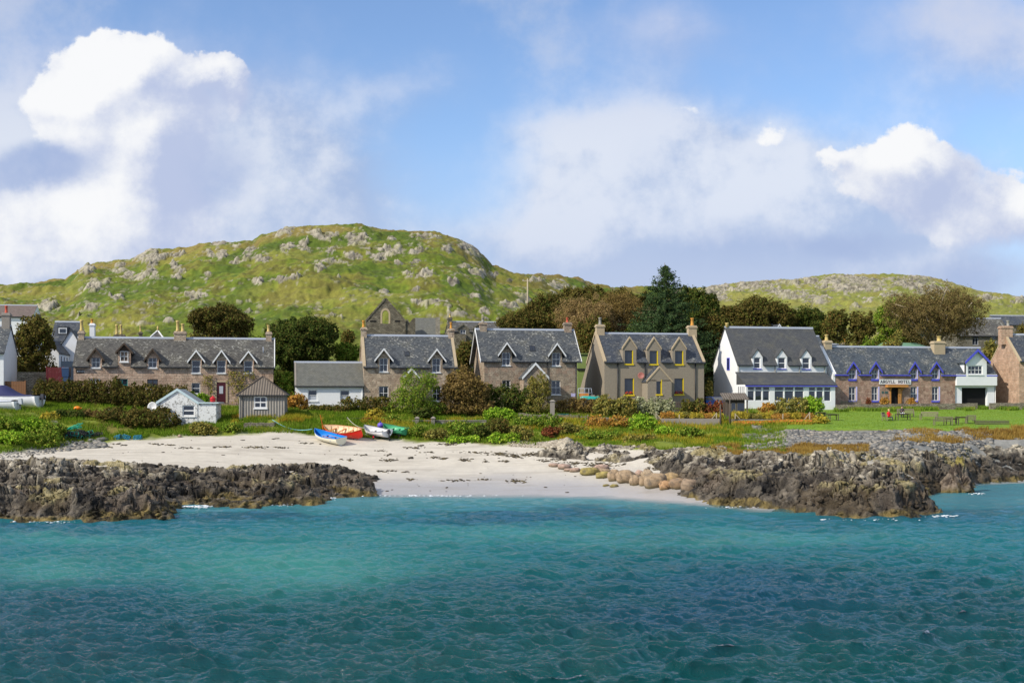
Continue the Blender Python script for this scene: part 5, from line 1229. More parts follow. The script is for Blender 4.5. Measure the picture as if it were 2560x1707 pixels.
m = MB(); m.tube([(.35, -.08, ze-.1), (.35, -.08, -.8)], .04); m.build('downpipe', M['gutter'], h.root)

# ------------------------------------------------------------------ foliage
def m_leaf(dark, light, third, tm=.25):
    def f(t):
        v = t.attr('v'); w = t.attr('w'); p = t.coord(); n = t.noise(p, .8, 3, .6)
        c = t.mix(v, lin(dark), lin(light)); c = t.mix((w + (n-.5)*.8).step(.62, .92)*.8, c, lin(third))
        d = t.new('ShaderNodeBsdfDiffuse'); t.put(d.inputs[0], c)
        g = t.new('ShaderNodeBsdfTranslucent'); t.put(g.inputs[0], c)
        x = t.new('ShaderNodeMixShader'); x.inputs[0].default_value = tm; t.nt.links.new(d.outputs[0], x.inputs[1]); t.nt.links.new(g.outputs[0], x.inputs[2])
        return E(t.nt, x.outputs[0])
    return f
LEAF = {k: material('leaf_'+k, m_leaf(*v)) for k, v in {'wind': ((98, 84, 50), (150, 130, 84), (112, 108, 56)), 
    'dark': ((50, 64, 30), (91, 106, 46), (109, 100, 50)), 'brown': ((84, 76, 40), (128, 114, 60), (100, 109, 46)), 'rust': ((99, 82, 48), (154, 129, 80), (138, 121, 62)),
    'twig': ((124, 102, 68), (185, 156, 106), (134, 124, 68)), 'conifer': ((50, 68, 42), (88, 110, 70), (78, 92, 50)), 'green': ((77, 104, 35), (138, 165, 59), (165, 160, 70)),
    'bright': ((91, 129, 35), (156, 194, 59), (185, 196, 73)), 'olive': ((95, 97, 46), (156, 151, 79), (174, 149, 75)), 'yellow': ((157, 142, 54), (212, 188, 72), (128, 138, 58)),
    'orange': ((146, 110, 56), (209, 152, 72), (157, 146, 67)), 'red': ((100, 57, 41), (158, 91, 62), (115, 102, 50)), 'hedge': ((75, 79, 37), (115, 115, 55), (138, 104, 59)),
    'mixhedge': ((74, 70, 36), (118, 102, 54), (84, 100, 41)), 'grey': ((115, 120, 86), (174, 176, 131), (214, 212, 174))}.items()}
M['bark'] = plain('bark', (112, 98, 78), .95, .3, 6, .5); M['palebark'] = plain('pale_bark', (176, 162, 136), .95, .2, 6, .4)
def leaf_mesh(name, C, N, size, rng, mat, parent, asp=.55, up=0.0):
    n = len(C); R = rng.randn(n, 3); N = N + R*.9; N[:, 2] += up; N /= np.linalg.norm(N, axis=1)[:, None]+1e-9
    T = np.cross(N, rng.randn(n, 3)); T /= np.linalg.norm(T, axis=1)[:, None]+1e-9; B = np.cross(N, T)
    s = size*(.6+.8*rng.rand(n))[:, None]; V = np.stack([C+T*s, C+B*s*asp, C-T*s, C-B*s*asp], 1).reshape(-1, 3)
    v = np.repeat(rng.rand(n), 4); w = np.repeat(rng.rand(n), 4)
    return mesh_np(name, V, np.arange(4*n).reshape(n, 4), mat, parent, attrs={'v': v, 'w': w})
def clump_points(ells, dens, rng, cr=.16, inner=.2, zmin=-.45):
    """ells: list of (cx,cy,cz,rx,ry,rz) in local metres. returns leaf centres, normals and clump centres"""
    Cs, Ns, K = [], [], []
    for (cx, cy, cz, rx, ry, rz) in ells:
        area = 4*math.pi*((rx*ry)**1.6/3+(rx*rz)**1.6/3+(ry*rz)**1.6/3)**(1/1.6)*.62
        rc = max(.22, cr*min(rx, rz)*1.5); nc = max(8, int(area/(rc*rc)*.75)); total = int(area*dens)
        d = rng.randn(nc*2, 3); d /= np.linalg.norm(d, axis=1)[:, None]; d = d[d[:, 2] > zmin][:nc]; nc = len(d)
        so = rng.rand()*50; rr = (.78+.26*rng.rand(nc))*(1+.62*(fbm(d[:, 0]*1.5+so, d[:, 2]*1.5+d[:, 1]*1.1+so, 2, 7)-.5))
        keep = rng.rand(nc) > .10; d = d[keep]; rr = rr[keep]; nc = len(d)
        kc = np.stack([cx+d[:, 0]*rx*rr, cy+d[:, 1]*ry*rr, cz+d[:, 2]*rz*rr], 1)
        wgt = .25+1.5*rng.rand(nc)**1.5; cnt = np.maximum(3, (total*(1-inner)*wgt/wgt.sum())).astype(int)
        idx = np.repeat(np.arange(nc), cnt); o = rng.randn(len(idx), 3); o /= np.linalg.norm(o, axis=1)[:, None]
        o *= (rng.rand(len(idx))**.45)[:, None]*rc*(.55+.85*rng.rand(nc))[idx][:, None]
        Cs.append(kc[idx]+o); Ns.append(o/rc+d[idx]*.6); K.append(kc)
        ni = int(total*inner); q = rng.randn(ni, 3); q /= np.linalg.norm(q, axis=1)[:, None]; q *= (rng.rand(ni)**.4)[:, None]*.8
        Cs.append(np.stack([cx+q[:, 0]*rx, cy+q[:, 1]*ry, cz+q[:, 2]*rz], 1)); Ns.append(q)
    return np.concatenate(Cs), np.concatenate(Ns), np.concatenate(K)
_ts = [0]
def tree(label, px0, px1, pyt, pyb, Y, mat, name='tree', cat='tree', dens=105, leaf=.155, sub=6, limbs=9, bark=None, base=None, cr=.16, depth=None, asp=.55, spread=1.0, group=None, trunk=True, up=0.0, skirt=True):
    _ts[0] += 1; rng = np.random.RandomState(900+_ts[0])
    a = unproj(px0, pyb, Y); b = unproj(px1, pyt, Y); cx = (a.x+b.x)/2; w = (b.x-a.x)/2; hgt = (b.z-a.z); cz = a.z+hgt/2
    gz = GZ(cx, Y) if base is None else base; root = empty(name, (cx, Y, gz)); tag(root, label, cat, group)
    cz -= gz; rz = hgt/2; ry = depth or w*.8; E_ = [(0, 0, cz, w*.78, ry*.8, rz*.86)]
    for i in range(sub):
        th = 2*math.pi*(i+rng.rand()*.6)/sub; el = rng.uniform(-.25, .75); k = rng.uniform(.26, .56)
        E_.append((math.cos(th)*w*(1-k)*spread, math.sin(th)*ry*(1-k)*.8, cz+el*rz*(1-k), w*k, ry*k, rz*k*1.05))
    if skirt:
        nb = max(2, int(w/1.6))
        for i in range(nb):
            x = (-1+2*(i+.5)/nb)*w*.72; zc = (cz-rz*.45)*.5; E_.append((x, rng.uniform(-.2, .2)*ry, max(zc, .8), w/nb*1.7, ry*.6, max(zc, .8)*1.25))
    C, N, K = clump_points(E_, dens, rng, cr=cr, zmin=-.45 if skirt else -.95)
    k = C[:, 2] > (-.3 if skirt else cz-rz-.1); C, N = C[k], N[k]
    leaf_mesh('crown', C, N, leaf, rng, LEAF[mat], root, asp=asp, up=up)
    if trunk:
        m = MB(); top = cz+rz*.1; r = max(.14, w*.06); lean = rng.randn()*.2
        m.tube([(0, 0, -.3), (lean*.3, 0, top*.35), (lean, .1, top*.8), (lean, 0, top)], [r*1.3, r, r*.75, r*.4], 7)
        for j in rng.choice(len(K), min(limbs, len(K)), replace=False):
            e = (K[j][0]*.86, K[j][1]*.86, cz+(K[j][2]-cz)*.86); s0 = Vector((lean*.8, 0, top*rng.uniform(.45, .9))); md = s0.lerp(Vector(e), .5)+Vector((0, 0, .12*rz)); m.tube([s0, md, Vector(e)], [r*.5, r*.32, r*.12], 5)
        m.build('trunk', bark or M['bark'], root)
    return root
def bush(label, px0, px1, pyt, Y, mat, name='bush', cat='bush', dens=110, leaf=.15, n=None, depth=None, cr=.2, group=None, pyb=None, flat=False, asp=.55, up=.3, frac=1.0, base=None):
    """foliage mass resting on the ground from px0 to px1"""
    _ts[0] += 1; rng = np.random.RandomState(1900+_ts[0])
    c = onland((px0+px1)/2, Y) if base is None else Vector((((px0+px1)/2-1280)/F*Y, Y, base)); top = unproj((px0+px1)/2, pyt, Y).z; w = (px1-px0)/F*Y/2; h = max(.4, top-c.z)
    root = empty(name, c); tag(root, label, cat, group); dy = depth or min(w, max(.6, h*.7)); n = n or max(1, int(round(w/max(h, .8)))); E_ = []
    for i in range(n):
        x = -w+(i+.5)*2*w/n; ww = w/n*(1.75 if 0 < i < n-1 else 1.2 if n > 1 else 1); gz = GZ(c.x+x, Y)-c.z if base is None else 0
        hh = (h-gz)*(1 if flat else rng.uniform(.86, 1.0)); E_.append((x, 0, gz+hh*.42, ww, dy, hh*.6))
    if n == 1 and not flat:
        for i in range(3): E_.append((rng.uniform(-.45, .45)*w, rng.uniform(-.3, .3)*dy, h*rng.uniform(.4, .62), w*.5, dy*.6, h*.4))
    C, N, K = clump_points(E_, dens*frac, rng, cr=cr, zmin=-.7); C[:, 2] = np.maximum(C[:, 2], -.4)
    if flat: C[:, 2] = np.minimum(C[:, 2], h+.08*rng.randn(len(C)))
    leaf_mesh('foliage', C, N, leaf, rng, LEAF[mat], root, asp=asp, up=up)
    m = MB()
    for i in range(max(3, n*2)):
        x = rng.uniform(-.6, .6)*w; m.tube([(x*.8, 0, -.2), (x, rng.uniform(-.2, .2), h*.45)], [.05, .025], 5)
    m.build('stem', M['bark'], root)
    return root

# trees behind the houses
tree('brown leaved tree between the two white houses at the far left', 30, 138, 776, 935, 147, 'brown', dens=108, base=None)
tree('round brownish tree rising behind the middle of the terrace', 470, 632, 758, 862, 176, 'mixhedge', dens=108, sub=7)
tree('large dense dark green tree between terrace and white cottage', 655, 846, 775, 975, 160, 'dark', dens=121, sub=8, limbs=6, cr=.13)
tree('yellow green tree right of the large dark tree', 828, 905, 852, 930, 163, 'green', dens=121, leaf=0.131)
tree('clipped square brown tree below the hillside, beside the ruined gable', 850, 889, 817, 880, 180, 'hedge', dens=121, sub=3, leaf=0.123)
bush('bright green shrub between the terrace and the white cottage', 690, 738, 922, 147, 'green')
tree('dark garden tree in the gap between the two middle stone houses', 1134, 1196, 846, 935, 165, 'hedge', dens=121, leaf=0.139)
W_ = 'trees of the wood behind the middle houses'
tree('low dark brown tree at the left foot of the wood', 1240, 1372, 768, 880, 186, 'mixhedge', dens=94, group=W_)
tree('olive brown tree on the slope under the telegraph pole', 1300, 1445, 728, 850, 205, 'mixhedge', dens=87, leaf=0.180, group=W_)
tree('dark green tree low in the wood above the chimney with the red pot', 1330, 1450, 775, 870, 190, 'hedge', dens=87, leaf=0.180, group=W_)
tree('brown tree on the upper edge of the wood against the sky', 1395, 1510, 711, 820, 222, 'brown', dens=87, leaf=0.197, group=W_)
tree('rust brown tree at the skyline left of the conifer', 1480, 1600, 713, 830, 216, 'brown', dens=87, leaf=0.197, group=W_)
tree('broad twiggy reddish brown tree in front of the wood', 1385, 1545, 735, 905, 184, 'twig', dens=83, leaf=0.139, limbs=34, asp=.3, bark=M['palebark'], group=W_)
tree('tall twiggy brown tree directly left of the conifer', 1490, 1625, 722, 890, 188, 'rust', dens=83, leaf=0.139, limbs=28, asp=.3, bark=M['palebark'], group=W_)
tree('very dark tree tucked behind the right side of the conifer', 1712, 1802, 716, 900, 176, 'dark', dens=114, sub=7, group=W_)
tree('dark tree behind the conifer top', 1670, 1760, 712, 860, 190, 'dark', dens=101, group=W_)
tree('brown green tree filling the wood left of the conifer', 1545, 1655, 722, 880, 196, 'mixhedge', group=W_)
tree('dark tree at the foot of the wood behind the harled house chimney', 1440, 1530, 790, 900, 178, 'hedge', group=W_)
tree('olive tree on the ridge above the twiggy trees', 1440, 1545, 708, 830, 226, 'mixhedge', leaf=.22, group=W_)
tree('low dark tree under the right skirts of the conifer', 1742, 1830, 776, 900, 172, 'hedge', group=W_)
tree('shadowy low tree behind the left chimney of the harled house', 1560, 1640, 800, 900, 182, 'dark', group=W_)
B_ = 'trees behind the white building and the hotel'
tree('low dark tree between the domed tree and the two upright trees', 2010, 2086, 800, 880, 186, 'dark', group=B_)
tree('brown tree just left of the hotel chimney, below the windswept tree', 2256, 2330, 800, 870, 186, 'mixhedge', group=B_)
tree('broad domed brown tree behind the white building', 1795, 1985, 738, 860, 188, 'mixhedge', dens=94, sub=8, leaf=0.164, group=B_)
tree('dark green tree right of the domed brown tree', 1955, 2075, 762, 860, 192, 'dark', dens=94, leaf=0.164, group=B_)
tree('left of two upright brown green trees behind the hotel', 2052, 2124, 770, 875, 184, 'hedge', dens=108, group=B_)
tree('right of two upright brown green trees behind the hotel', 2120, 2192, 772, 875, 184, 'brown', dens=108, group=B_)
tree('dark green tree hidden partly by the big windswept tree', 2180, 2275, 748, 875, 190, 'green', dens=101, group=B_)
tree('big windswept brown tree with pale bare limbs above the hotel', 2212, 2466, 704, 872, 181, 'wind', dens=74, leaf=.125, sub=10, limbs=46, asp=.4, bark=M['palebark'], cr=.12, name='windswept_tree', spread=1.0, skirt=False)
bush('yellow green shrubs at the foot of the windswept tree', 2205, 2262, 838, 176, 'olive', base=None)
bush('light green shrubs behind the left end of the hotel roof', 2140, 2215, 848, 172, 'green')
tree('olive bush by the hotel gable below the church', 2456, 2500, 842, 930, 172, 'olive', dens=108, leaf=0.131)
tree('brown tree at the right edge below the far hall', 2530, 2620, 803, 900, 196, 'brown', dens=94)
bush('yellow green bush beside the blue car', 1760, 1784, 948, 158, 'olive')

# conifer
def conifer():
    rng = np.random.RandomState(77); Y = 169; px = 1662; g = onland(px, Y); root = empty('conifer', g); tag(root, 'tall blue green conifer towering behind the harled house', 'conifer')
    H = unproj(px, 657, Y).z-g.z; C = []; N = []; m = MB(); m.tube([(0, 0, -.3), (.1, 0, H*.5), (0, 0, H)], [.38, .22, .03], 8)
    lv = 50
    for i in range(lv):
        f = i/lv; z = H*(.12+.87*f); R = (1-f)**.85*10.5+.12; nb = int(7+15*(1-f))
        for j in range(nb):
            th = rng.rand()*6.283; r = R*rng.uniform(.62, 1.12); n = int(18+52*r/5); t = rng.rand(n)**.7
            x = np.cos(th)*r*t; y = np.sin(th)*r*t; zz_ = z - .10*r*t + .16*r*t**3 + rng.randn(n)*.13 - .12
            wdt = .30*(1-t*.5); C.append(np.stack([x+rng.randn(n)*wdt, y+rng.randn(n)*wdt, zz_], 1)); N.append(np.tile([math.cos(th)*.4, math.sin(th)*.4, .9], (n, 1)))
            if rng.rand() < .25: m.tube([(0, 0, z), (math.cos(th)*r*.8, math.sin(th)*r*.8, z)], [.05, .02], 4)
    leaf_mesh('crown', np.concatenate(C), np.concatenate(N), .17, rng, LEAF['conifer'], root, asp=.42)
    m.build('trunk', M['bark'], root)
conifer()

# hedges and shrubs in front of the houses
bush('long tall brown and green hedge in front of the left terrace', 92, 300, 946, 137.2, 'mixhedge', name='hedge', cat='hedge', depth=1.8, n=12, leaf=.12, dens=90)
bush('continuation of the brown hedge behind the whitewashed shed', 285, 466, 958, 137.0, 'mixhedge', name='hedge', cat='hedge', depth=1.8, n=10, leaf=.12, dens=90)
bush('big dark brown bush in front of the white dish', 255, 440, 1018, 128.0, 'mixhedge', depth=2.4, n=3, leaf=.14)
bush('dark green shrub above the creels', 140, 208, 1024, 128, 'dark', depth=1.6)
bush('low dry brown shrub right of the dark shrub', 196, 274, 1026, 129.5, 'rust', depth=1.2)
bush('bright green shrub beside the red front door', 484, 521, 982, 138, 'bright')
bush('green shrub under the ground floor window of the terrace', 462, 492, 976, 139, 'green')
bush('orange brown shrub between the grey shed and the white cottage', 714, 772, 984, 140.5, 'orange')
bush('low front part of the clipped green hedge by the white cottage', 770, 868, 1012, 138.5, 'hedge', name='hedge', cat='hedge', flat=True, dens=150, leaf=.11, depth=1.0, n=3)
bush('tall clipped hedge between the white cottage and the boats', 852, 978, 992, 140, 'hedge', name='hedge', cat='hedge', flat=True, dens=160, leaf=.11, depth=1.1, n=3)
bush('yellow bush behind the white rowing boat', 914, 964, 1022, 134, 'yellow')
bush('green shrub right of the yellow bush, above the green dinghy', 950, 1004, 1038, 133, 'green')
tree('tall feathery green tree in the garden of the stone house', 975, 1104, 918, 1062, 139.5, 'green', dens=94, leaf=0.107, limbs=26, asp=.4, cr=.12)
tree('tall brown leaved tree at the corner of the garden', 1094, 1228, 906, 1052, 141, 'rust', dens=108, leaf=0.123, limbs=14, cr=.13)
bush('small dark shrub at the foot of the feathery tree', 1030, 1082, 1020, 136.5, 'dark')
bush('dark evergreen shrubs in front of the stone house with white bargeboards', 1196, 1346, 958, 144, 'dark', n=3, depth=2.0, leaf=.14)
tree('slim olive tree in front of the gabled porch', 1316, 1380, 926, 1024, 142, 'olive', dens=108, leaf=0.098, sub=4, trunk=True)
bush('clipped brown hedge behind the stone gate pillar', 1392, 1494, 997, 144, 'rust', name='hedge', cat='hedge', flat=True, n=4, depth=1.0, dens=130, leaf=.12)
bush('rounded olive bush under the left window of the harled house', 1490, 1592, 990, 142, 'olive', n=2, depth=1.8)
bush('grey green flowering bush in front of the harled porch', 1585, 1682, 996, 143, 'grey', n=3, depth=1.3)
bush('square green hedge under the right window of the harled house', 1704, 1762, 998, 145, 'hedge', name='hedge', cat='hedge', flat=True, n=2, depth=1.0)
bush('dark red hedge in front of the blue car', 1757, 1814, 1000, 145, 'red', name='hedge', cat='hedge', n=2, depth=1.0)
bush('red tinged shrub below the left sunroom windows', 1899, 1944, 1006, 146, 'orange')
bush('grey olive bush in front of the sunroom', 1938, 2014, 992, 145.5, 'olive', n=2, depth=1.5)
bush('glossy bright green bush in front of the sunroom', 2003, 2056, 988, 146, 'bright', depth=1.5)
def bankbush(lb, a, b, top, bot, mt, group):
    Y = ground((a+b)/2, bot, 100, 158).y+.3; bush(lb, a, b, top, Y, mt, group=group, leaf=.12, dens=130)
K_ = 'shrubs on the bank above the beach'
for (a, b, t_, q_, mt, lb) in [
    (1112, 1192, 1050, 1094, 'green', 'green shrub on the bank left of the very dark one'), (1180, 1224, 1060, 1097, 'dark', 'very dark low shrub on the bank'), (1205, 1298, 1020, 1056, 'bright', 'light green shrub in front of the dark evergreens'),
    (1214, 1280, 1046, 1088, 'hedge', 'olive shrub below the light green one'), (1288, 1404, 1036, 1068, 'green', 'broad green shrub along the rubble wall'), (1272, 1336, 1066, 1100, 'olive', 'yellowish low shrub near the sand edge'),
    (1354, 1402, 1066, 1094, 'red', 'reddish brown patch of low shrub above the rocks'), (1467, 1572, 1038, 1070, 'orange', 'orange brown bracken below the garden wall'), (1573, 1642, 1034, 1080, 'bright', 'bright green ivy mound at the end of the concrete wall'),
    (1636, 1692, 1066, 1092, 'bright', 'small bright green clump below the concrete wall'), (1385, 1460, 1058, 1086, 'olive', 'olive weeds below the wooden gate'), (1010, 1066, 1062, 1094, 'green', 'leafy green shrub below the left capped pillar'),
    (1060, 1122, 1070, 1101, 'olive', 'olive shrub near the sand below the capped pillars'), (1222, 1300, 1080, 1107, 'bright', 'low bright green clump at the sand edge'), (1445, 1560, 1074, 1100, 'green', 'wide low green clump in front of the hump of pale rock'),
    (1560, 1640, 1084, 1106, 'olive', 'olive clump above the pale rocks'), (1696, 1764, 1068, 1098, 'green', 'rounded green clump under the right end of the concrete wall'), (1120, 1200, 1088, 1108, 'bright', 'bright low grass clump at the top of the sand')]:
    bankbush(lb, a, b, t_, q_, mt, K_)
L_ = 'lush green shrubs on the left bank'
for (a, b, t_, q_, mt, lb) in [(-20, 50, 1044, 1076, 'green', 'green bushes at the left edge below the motor boat'), (36, 112, 1046, 1084, 'bright', 'bright green weeds below the bows of the motor boat'), (98, 166, 1056, 1100, 'green', 'green shrub left of the creels'),
    (-20, 66, 1076, 1112, 'bright', 'bright green clump lowest at the left edge'), (50, 146, 1078, 1112, 'green', 'mid green clump above the grassy ledge'), (470, 542, 1054, 1088, 'olive', 'yellow green grass tuft at the corner of the whitewashed shed'),
    (556, 606, 1056, 1084, 'green', 'dark green weeds between the two sheds'), (100, 150, 1030, 1050, 'yellow', 'yellow flowering weeds by the motor boat')]:
    bankbush(lb, a, b, t_, q_, mt, L_)
for (a, b, t_, b_, lb) in [(566, 636, 928, 985, 'climbing plant spreading over the right end of the terrace wall'), (504, 532, 938, 992, 'thin climbing plant left of the red front door')]:
    rng = np.random.RandomState(a); Y = rowY(184)+.19*((a-184)/F*142)+.0; c = A.lx((a+b)/2, -.1); z0 = A.lz(b_, a); z1 = A.lz(t_, a); w = (A.lx(b)-A.lx(a))/2
    o = empty('climbing_plant', Matrix.Translation(A.O) @ Matrix.Rotation(A.yaw, 4, 'Z') @ Vector((c, -.15, -.2)), A.yaw); tag(o, lb, 'climber')
    n = int(w*(z1-z0)*2*120); x = rng.uniform(-1, 1, n)*w; z = rng.uniform(z0*0, z1+.2, n); k = fbm(x*1.2+a, z*1.2, 3, 5)+.12*(z/z1) > .52; x, z = x[k], z[k]
    leaf_mesh('foliage', np.stack([x, rng.uniform(-.25, .05, len(x)), z], 1), np.tile([0, -1., .3], (len(x), 1)), .10, rng, LEAF['olive'], o); m = MB(); m.tube([(0, .05, 0), (.2, .05, z1*.5), (-.3, .05, z1)], [.05, .03, .015], 5); m.build('stem', M['bark'], o)

# ------------------------------------------------------------------ grasses, flowers and ferns: nobody could count them
def blades(name, pts, hgt, wid, mat, label, kind_cat='grass', lean=.35, seed=1):
    rng = np.random.RandomState(seed); n = len(pts); th = rng.rand(n)*math.pi*2; h = hgt*(.55+.8*rng.rand(n)); d = rng.randn(n, 2)*lean*h[:, None]
    wx = np.cos(th)*wid*(.6+.8*rng.rand(n)); wy = np.sin(th)*wid*.6
    P = pts; A0 = P-np.stack([wx, wy, 0*wx+.08], 1); B0 = P+np.stack([wx, wy, 0*wx-.08], 1); T0 = P+np.stack([d[:, 0], d[:, 1], h], 1)
    V = np.stack([A0, B0, T0], 1).reshape(-1, 3); v = np.repeat(rng.rand(n), 3); w = np.repeat(np.clip(fbm(pts[:, 0]/2.2, pts[:, 1]/1.6, 3, seed+3)*.9+rng.rand(n)*.35, 0, 1), 3)
    o = mesh_np(name, V, np.arange(3*n).reshape(n, 3), mat, attrs={'v': v, 'w': w}); tag(o, label, kind_cat, kind='stuff'); o['category'] = kind_cat; return o
def field(n, px0, px1, Ya, Yb_, seed, cond=None):
    rng = np.random.RandomState(seed); px = rng.uniform(px0, px1, n); ya, yb = Ya(px), Yb_(px); Y = ya+(yb-ya)*rng.rand(n); x = (px-1280)/F*Y
    if cond is not None: k = cond(px, x, Y); px, x, Y = px[k], x[k], Y[k]
    return np.stack([x, Y, G(x, Y)], 1)
IY = lambda a, o=0: (lambda px: np.interp(px, TP, a)+o)
pt = field(150000, -60, 1965, IY(_Y2, .3), IY(_Y3, -1), 11, lambda px, x, Y: fbm(x/1.6, Y/1.2, 3, 90) > .36)
blades('grass', pt, .34, .045, material('blade_green', m_leaf((72, 100, 24), (122, 150, 44), (146, 146, 60), .3)), 'rough green grass covering the banks above the beach', seed=12)
pt = field(42000, 540, 1860, IY(_Y2, 3.5), IY(_Yb, 3), 13, lambda px, x, Y: (fbm(x/3.0, Y/2.0, 3, 91) > np.where((px > 1000) & (px < 1400), .66, .57)))
blades('montbretia', pt, .50, .05, material('blade_yellow', m_leaf((128, 130, 36), (186, 172, 60), (190, 140, 56), .3)), 'yellow and orange leaved montbretia on the banks', 'ground cover', seed=14)
pt = field(26000, 1955, 2640, IY(_Yb, .2), IY(_Y3, -2.0), 15)
blades('lawn', pt, .07, .05, material('blade_lawn', m_leaf((94, 122, 28), (132, 156, 46), (142, 150, 56), .3)), 'mown bright green lawn in front of the hotel', seed=16)
pt = field(15000, 2085, 2560, IY(_Y3, -6.5), IY(_Y3, -2.6), 17, lambda px, x, Y: fbm(x/2.0, Y/2.0, 3, 92)+(Y-np.interp(px, TP, _Y3)+4)*.05 > .5)
blades('weeds', pt, .45, .06, LEAF['green'], 'tall weeds growing along the foot of the hotel garden wall', 'weeds', seed=18)
pt = field(26000, 1780, 2170, IY(_Y2, -2.0), IY(_Y2, 4.0), 19, lambda px, x, Y: (fbm(x/4.0, Y/2.0, 3, 93) > .42))
blades('dry_grass', pt, .34, .05, material('blade_dry', m_leaf((140, 112, 52), (190, 158, 84), (128, 96, 50), .3)), 'golden brown dry grass between the shore rocks and the shingle', seed=20)
pt = field(16000, 2230, 2640, IY(_Y2, 1.0), IY(_Yb, .2), 21, lambda px, x, Y: (fbm(x/3.0, Y/1.5, 3, 94)+(px-2400)/900. > .42))
blades('dry_grass', pt, .40, .05, material('blade_dry', m_leaf((140, 112, 52), (190, 158, 84), (128, 96, 50), .3)), 'straw coloured grass below the lawn at the right edge', seed=22)

# ------------------------------------------------------------------ garden walls, fences, gates
M['wallstone'] = stone('dyke_rubble', (132, 124, 106), (166, 156, 136), (112, 100, 84), (92, 86, 72), .36, .17, .14, .6)
M['block'] = stone('lichened_block', (122, 116, 106), (150, 146, 134), (176, 170, 158), (88, 84, 76), .45, .17, .04, .5)
def wall_run(name, label, pts, mat, th=.45, cat='wall', rough=.0, cap=None, seed=0, base=-.5, fill=None):
    """pts: (px, Y, py_top)"""
    P = [unproj(px, pt_, Y) for px, Y, pt_ in pts]; o = empty(name, (P[0].x, P[0].y, P[0].z)); tag(o, label, cat); O = P[0]; m = MB(); rng = random.Random(seed)
    for i in range(len(P)-1):
        L2 = (P[i+1]-P[i]).length; n = max(1, int(L2/.5)) if rough else 1
        zs = [rng.uniform(-1, 1)*rough for _ in range(n+1)]
        for j in range(n):
            a = P[i].lerp(P[i+1], j/n)-O; b = P[i].lerp(P[i+1], (j+1)/n)-O; za, zb = (a.z+zs[j], b.z+zs[j+1]) if rough else (a.z, b.z)
            ga = GZ(a.x+O.x, a.y+O.y)-O.z+base; gb = GZ(b.x+O.x, b.y+O.y)-O.z+base
            m.hexa([(a.x, a.y, ga), (b.x, b.y, gb), (b.x, b.y+th, gb), (a.x, a.y+th, ga), (a.x, a.y, za), (b.x, b.y, zb), (b.x, b.y+th, zb), (a.x, a.y+th, za)])
    w = m.build('wall_body', mat, o)
    if cap:
        m = MB()
        for i in range(len(P)-1):
            a = P[i]-O; b = P[i+1]-O; m.hexa([(a.x, a.y-.06, a.z+.002), (b.x, b.y-.06, b.z+.002), (b.x, b.y+th+.06, b.z+.002), (a.x, a.y+th+.06, a.z+.002), (a.x, a.y-.06, a.z+.09), (b.x, b.y-.06, b.z+.09), (b.x, b.y+th+.06, b.z+.09), (a.x, a.y+th+.06, a.z+.09)])
        m.build('wall_cap', cap, o)
    if fill:
        m = MB(); a = P[0]-O; b = P[-1]-O; m.hexa([(a.x, a.y+th, a.z-1.2), (b.x, b.y+th, b.z-1.2), (b.x, b.y+fill, b.z-1.2), (a.x, a.y+fill, a.z-1.2), (a.x, a.y+th, a.z-.05), (b.x, b.y+th, b.z-.05), (b.x, b.y+fill, b.z-.03), (a.x, a.y+fill, a.z-.03)]); m.build('soil', plain('garden_soil', (92, 84, 44), .95), o)
    return o
wall_run('garden_wall', 'cracked grey concrete garden wall topped with yellow plants', [(1655, 134.5, 1046), (1803, 134.5, 1046)], M['concrete'], .3, fill=4.5)
wall_run('garden_wall', 'lichened block garden wall below the white sunroom', [(1830, 134, 1047), (2031, 134, 1048)], M['block'], .3, fill=4.0)
wall_run('stone_dyke', 'long rubble stone wall between hotel and lawn', [(2092, 153.4, 1011), (2300, 154.5, 1009), (2444, 155.2, 1008)], M['wallstone'], .5, rough=.05, seed=4)
wall_run('stone_dyke', 'short end of rubble wall at the right edge beyond the gateway', [(2476, 155.4, 1007.5), (2640, 156, 1007)], M['wallstone'], .5, rough=.05, seed=5)
wall_run('stone_dyke', 'low lichened rubble wall left of the wooden gate', [(1296, 137, 1033), (1360, 137, 1036), (1424, 137, 1037)], M['wallstone'], .5, rough=.09, seed=6)
wall_run('stone_dyke', 'low rubble wall right of the wooden gate', [(1469, 137, 1040), (1540, 137, 1044), (1652, 137, 1042)], M['wallstone'], .5, rough=.09, seed=7)
wall_run('garden_wall', 'pale garden wall with two capped pillars, above the beach', [(1030, 133.5, 1052), (1216, 134, 1052)], M['block'], .3, cap=M['concrete'])
wall_run('ruined_wall', 'low dark stone wall stub above the sand by the grey shed', [(609, 127.6, 1057), (686, 128.4, 1056)], M['wallstone'], .9, rough=.06, seed=8)
wall_run('stone_dyke', 'dark stone wall behind the hedge between the two left houses', [(42, 141, 930), (122, 143, 930)], M['wallstone'], .4, seed=9)
def pillar(px, Y, top, wpx, label, mat, cat='pillar'):
    g = onland(px, Y); o = empty('gate_pillar', g); tag(o, label, cat); w = wpx/F*Y/2; zt = unproj(px, top, Y).z-g.z
    m = MB(); m.box(-w, w, -w, w, -.3, zt-.14); m.build('shaft', mat, o); m = MB(); m.box(-w-.07, w+.07, -w-.07, w+.07, zt-.14, zt-.05); m.box(-w-.02, w+.02, -w-.02, w+.02, zt-.05, zt+.08, taper=w*.6); m.build('cap', M['concrete'], o)
pillar(1043, 133.2, 1043, 9, 'left capped pillar of the pale garden wall', M['block']); pillar(1083, 133.2, 1043, 9, 'right capped pillar of the pale garden wall', M['block'])
pillar(1381, 140.5, 1001, 11, 'tall grey stone gate pillar beside the clipped brown hedge', M['concrete'])
